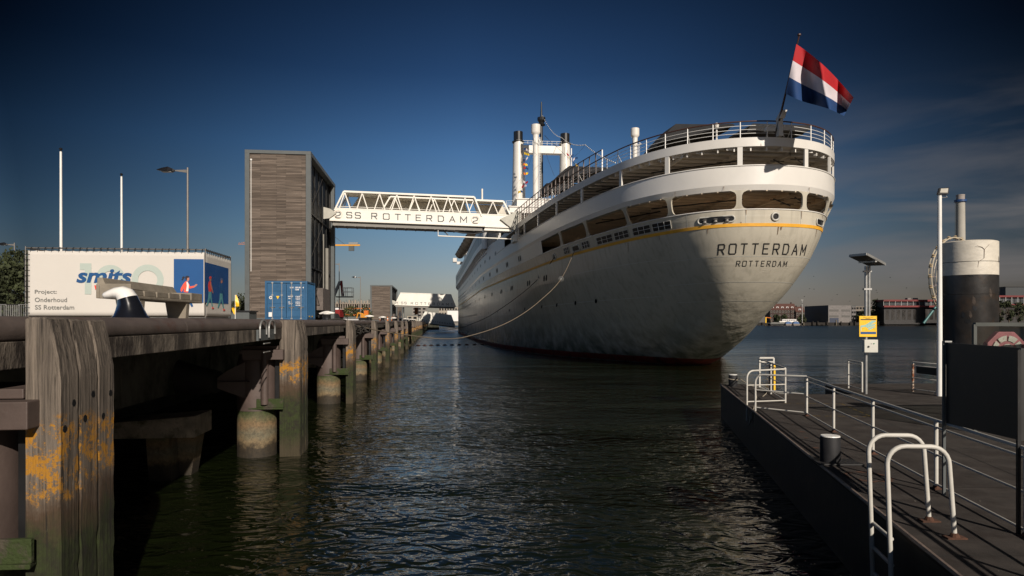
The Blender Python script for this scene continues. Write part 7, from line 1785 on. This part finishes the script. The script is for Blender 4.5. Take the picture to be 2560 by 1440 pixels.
block("quay_shed", 1018, 1044, 789, 803, 330, "low beige shed at the end of the quay", mat("shed_beige", (.30, .27, .22), .8), 1, 2)
block("kiosk", 832, 848, 770, 800, 300, "white site cabin behind the boom lift", WHITEP, 1, 2, 4)
block("bus_row", 848, 912, 796.5, 803, 128, "row of pale parked trailers beyond the quay", mat("trailer_pale", (.42, .41, .40), .5), 1, 8, 3, "trailer")
t = thing("info_banner", "upright brown banner on a pole before the lower gangway", "banner", (fx(1041, 200), 200, ZQ)); mb = MB(); mb.cyl((.55, 0, 0), (.55, 0, 4.3), .09, n=6); mb.build("pole", RAILW, t); mb = MB(); mb.box(-.55, .45, -.03, .03, 1.9, 4.2); mb.build("cloth", mat("banner_brown", (.18, .07, .02), .7), t)
# tower crane
d = 480; z = fz(613, d); t = thing("tower_crane", "yellow tower crane whose jib passes behind the tall timber tower", "crane", (fx(800, d), d, ZQ)); x0, x1 = fx(596, d) - fx(800, d), fx(900, d) - fx(800, d); zz = z - ZQ; mb = MB()
mb.beam((0, 0, 0), (0, 0, zz + 6), 1.6); mb.build("mast", YEL, t); mb = MB(); mb.beam((0, 0, zz), (x1, 0, zz), .9, 1.0); mb.build("counter_jib", mat("crane_orange", (.70, .32, .02), .5), t)
mb = MB(); mb.beam((0, 0, zz + .6), (x0, 0, zz + .6), .25)
mb.beam((0, 0, zz + 2), (x0 + 3, 0, zz + 2), .25)
for i in range(40): f0_, f1_ = i / 40, (i + 1) / 40; mb.beam((x0 * f0_, 0, zz + .6), (x0 * (f0_ + f1_) / 2, 0, zz + 2), .16); mb.beam((x0 * (f0_ + f1_) / 2, 0, zz + 2), (x0 * f1_, 0, zz + .6), .16)
mb.build("jib", mat("crane_red", (.45, .17, .07), .6), t)
mb = MB(); mb.box(x1 * .72, x1 * .85, -.8, .8, zz - 4.0, zz - .5); mb.build("counterweight", STEELG, t); mb = MB(); mb.box(x1 * .72, x1 * .95, -.6, .6, zz + .5, zz + 2); mb.build("winch", GALV, t)
mb = MB(); mb.cyl((0, 0, zz + 14), (x1 * .62, 0, zz + .5), .12, n=4); mb.cyl((0, 0, zz + 14), (x0 * .5, 0, zz + 2), .12, n=4); mb.beam((0, 0, zz), (0, 0, zz + 14), .8); mb.build("tie", STEELG, t)
# boom lift
d = 92; t = thing("boom_lift", "boom lift basket with red jib raised beside the tall timber tower", "boom lift", (fx(836, d), d, ZQ)); 
def BL(x, y): p = at(x, y, d); return (p[0] - fx(836, d), 0, p[2] - ZQ)
mb = MB(); mb.box(-2.6, 1.0, -1, 1, .5, 1.5); mb.build("chassis", mat("lift_red", (.22, .01, .01), .5), t)
for x in (-2.1, .5):
    for y in (-.9, .9): mb = MB(); mb.cyl((x, y - .15, .5), (x, y + .15, .5), .5, n=16); mb.build("wheel", BLACK, t)
mb = MB(); mb.beam((-.9, 0, 1.4), BL(850, 704), .34); mb.build("boom", mat("boom_grey", (.26, .29, .31), .5), t); mb = MB(); mb.beam(BL(853, 702), BL(856.5, 740), .28); mb.build("jib", MATS["lift_red"], t)
mb = MB(); A_, B_ = BL(845, 741), BL(882, 741); mb.box(A_[0] - 0.2, B_[0], -.5, .5, A_[2] - .14, A_[2]); mb.build("basket_floor", STEELG, t)
mb = MB()
for x in (858, 866, 882):
    for y in (-.45, .45): q = BL(x, 741); mb.cyl((q[0], y, q[2]), (q[0], y, q[2] + 1.15), .035, n=6)
for z_ in (.6, 1.15):
    for y in (-.45, .45): q = BL(858, 741); mb.cyl((q[0], y, q[2] + z_), (B_[0], y, q[2] + z_), .035, n=6)
mb.build("basket_rail", RAILW, t)
# digger and cones, person on the quay
t = thing("mini_digger", "small orange digger parked before the smaller timber tower", "digger", (fx(913, 105), 105, ZQ)); mb = MB(); mb.box(-.9, .6, -.6, .6, .1, .5); mb.build("track", BLACK, t); mb = MB(); mb.box(-.6, .5, -.5, .5, .5, 1.0); mb.beam((.3, 0, .9), (-1.1, 0, 1.25), .18); mb.beam((-1.1, 0, 1.25), (-1.3, 0, .4), .15); mb.build("body", mat("digger_orange", (.6, .25, .02), .5), t); mb = MB(); mb.box(-.1, .5, -.4, .4, 1.0, 1.6); mb.build("cab", FO, t)
for i, x in enumerate((951, 969, 980)):
    t = thing("traffic_cone", ["first", "middle", "last"][i] + " orange and white traffic cone before the smaller timber tower", "cone", (fx(x, 120), 120, ZQ), 0, "traffic cones on the quay"); mb = MB(); mb.box(-.2, .2, -.2, .2, 0, .04); mb.lathe([(.15, .04), (.05, .75)], n=10); mb.build("cone_body", FO, t); mb = MB(); mb.lathe([(.118, .3), (.092, .5)], n=10); mb.build("white_band", WHITEP, t)
def person(x, d, lb):
    p = ((x - 1280) / F * d, d, ZQ); t = thing("person", lb, "person", p, .3)
    V = [(0, 0, .95), (0, 0, 1.15), (0, 0, 1.38), (0, 0, 1.5), (0, .0, 1.62), (0, 0, 1.74), (.18, 0, 1.40), (.24, .02, 1.12), (.22, -.1, .88), (-.18, 0, 1.40), (-.24, .03, 1.12), (-.22, .12, .9), (.10, 0, .88), (.11, -.12, .48), (.11, -.02, .08), (.11, -.16, .03), (-.10, 0, .88), (-.11, .10, .48), (-.11, .24, .1), (-.11, .1, .03)]
    E = [(0, 1), (1, 2), (2, 3), (3, 4), (4, 5), (2, 6), (6, 7), (7, 8), (2, 9), (9, 10), (10, 11), (0, 12), (12, 13), (13, 14), (14, 15), (0, 16), (16, 17), (17, 18), (18, 19)]
    Rr = [.15, .14, .17, .06, .10, .09, .07, .05, .035, .07, .05, .035, .10, .07, .045, .04, .10, .07, .045, .04]
    me = bpy.data.meshes.new("body"); me.from_pydata(V, E, []); me.materials.append(mat("dark_clothes", (.02, .022, .03), .8)); o = bpy.data.objects.new("body", me); scene.collection.objects.link(o); o.parent = t
    sk = o.modifiers.new("skin", 'SKIN'); me.update()
    for v, r_ in zip(me.skin_vertices[0].data if me.skin_vertices else [], Rr): v.radius = (r_, r_ * .8)
    if me.skin_vertices: me.skin_vertices[0].data[0].use_root = True
    ss = o.modifiers.new("sub", 'SUBSURF'); ss.levels = 1; ss.render_levels = 1
    mb = MB(); mb.ell((0, .0, 1.69), (.10, .11, .12), 10, 6); mb.build("hair", BLACK, t, smooth=80)
person(1000, 118, "person in dark clothes walking on the quay before the smaller timber tower")
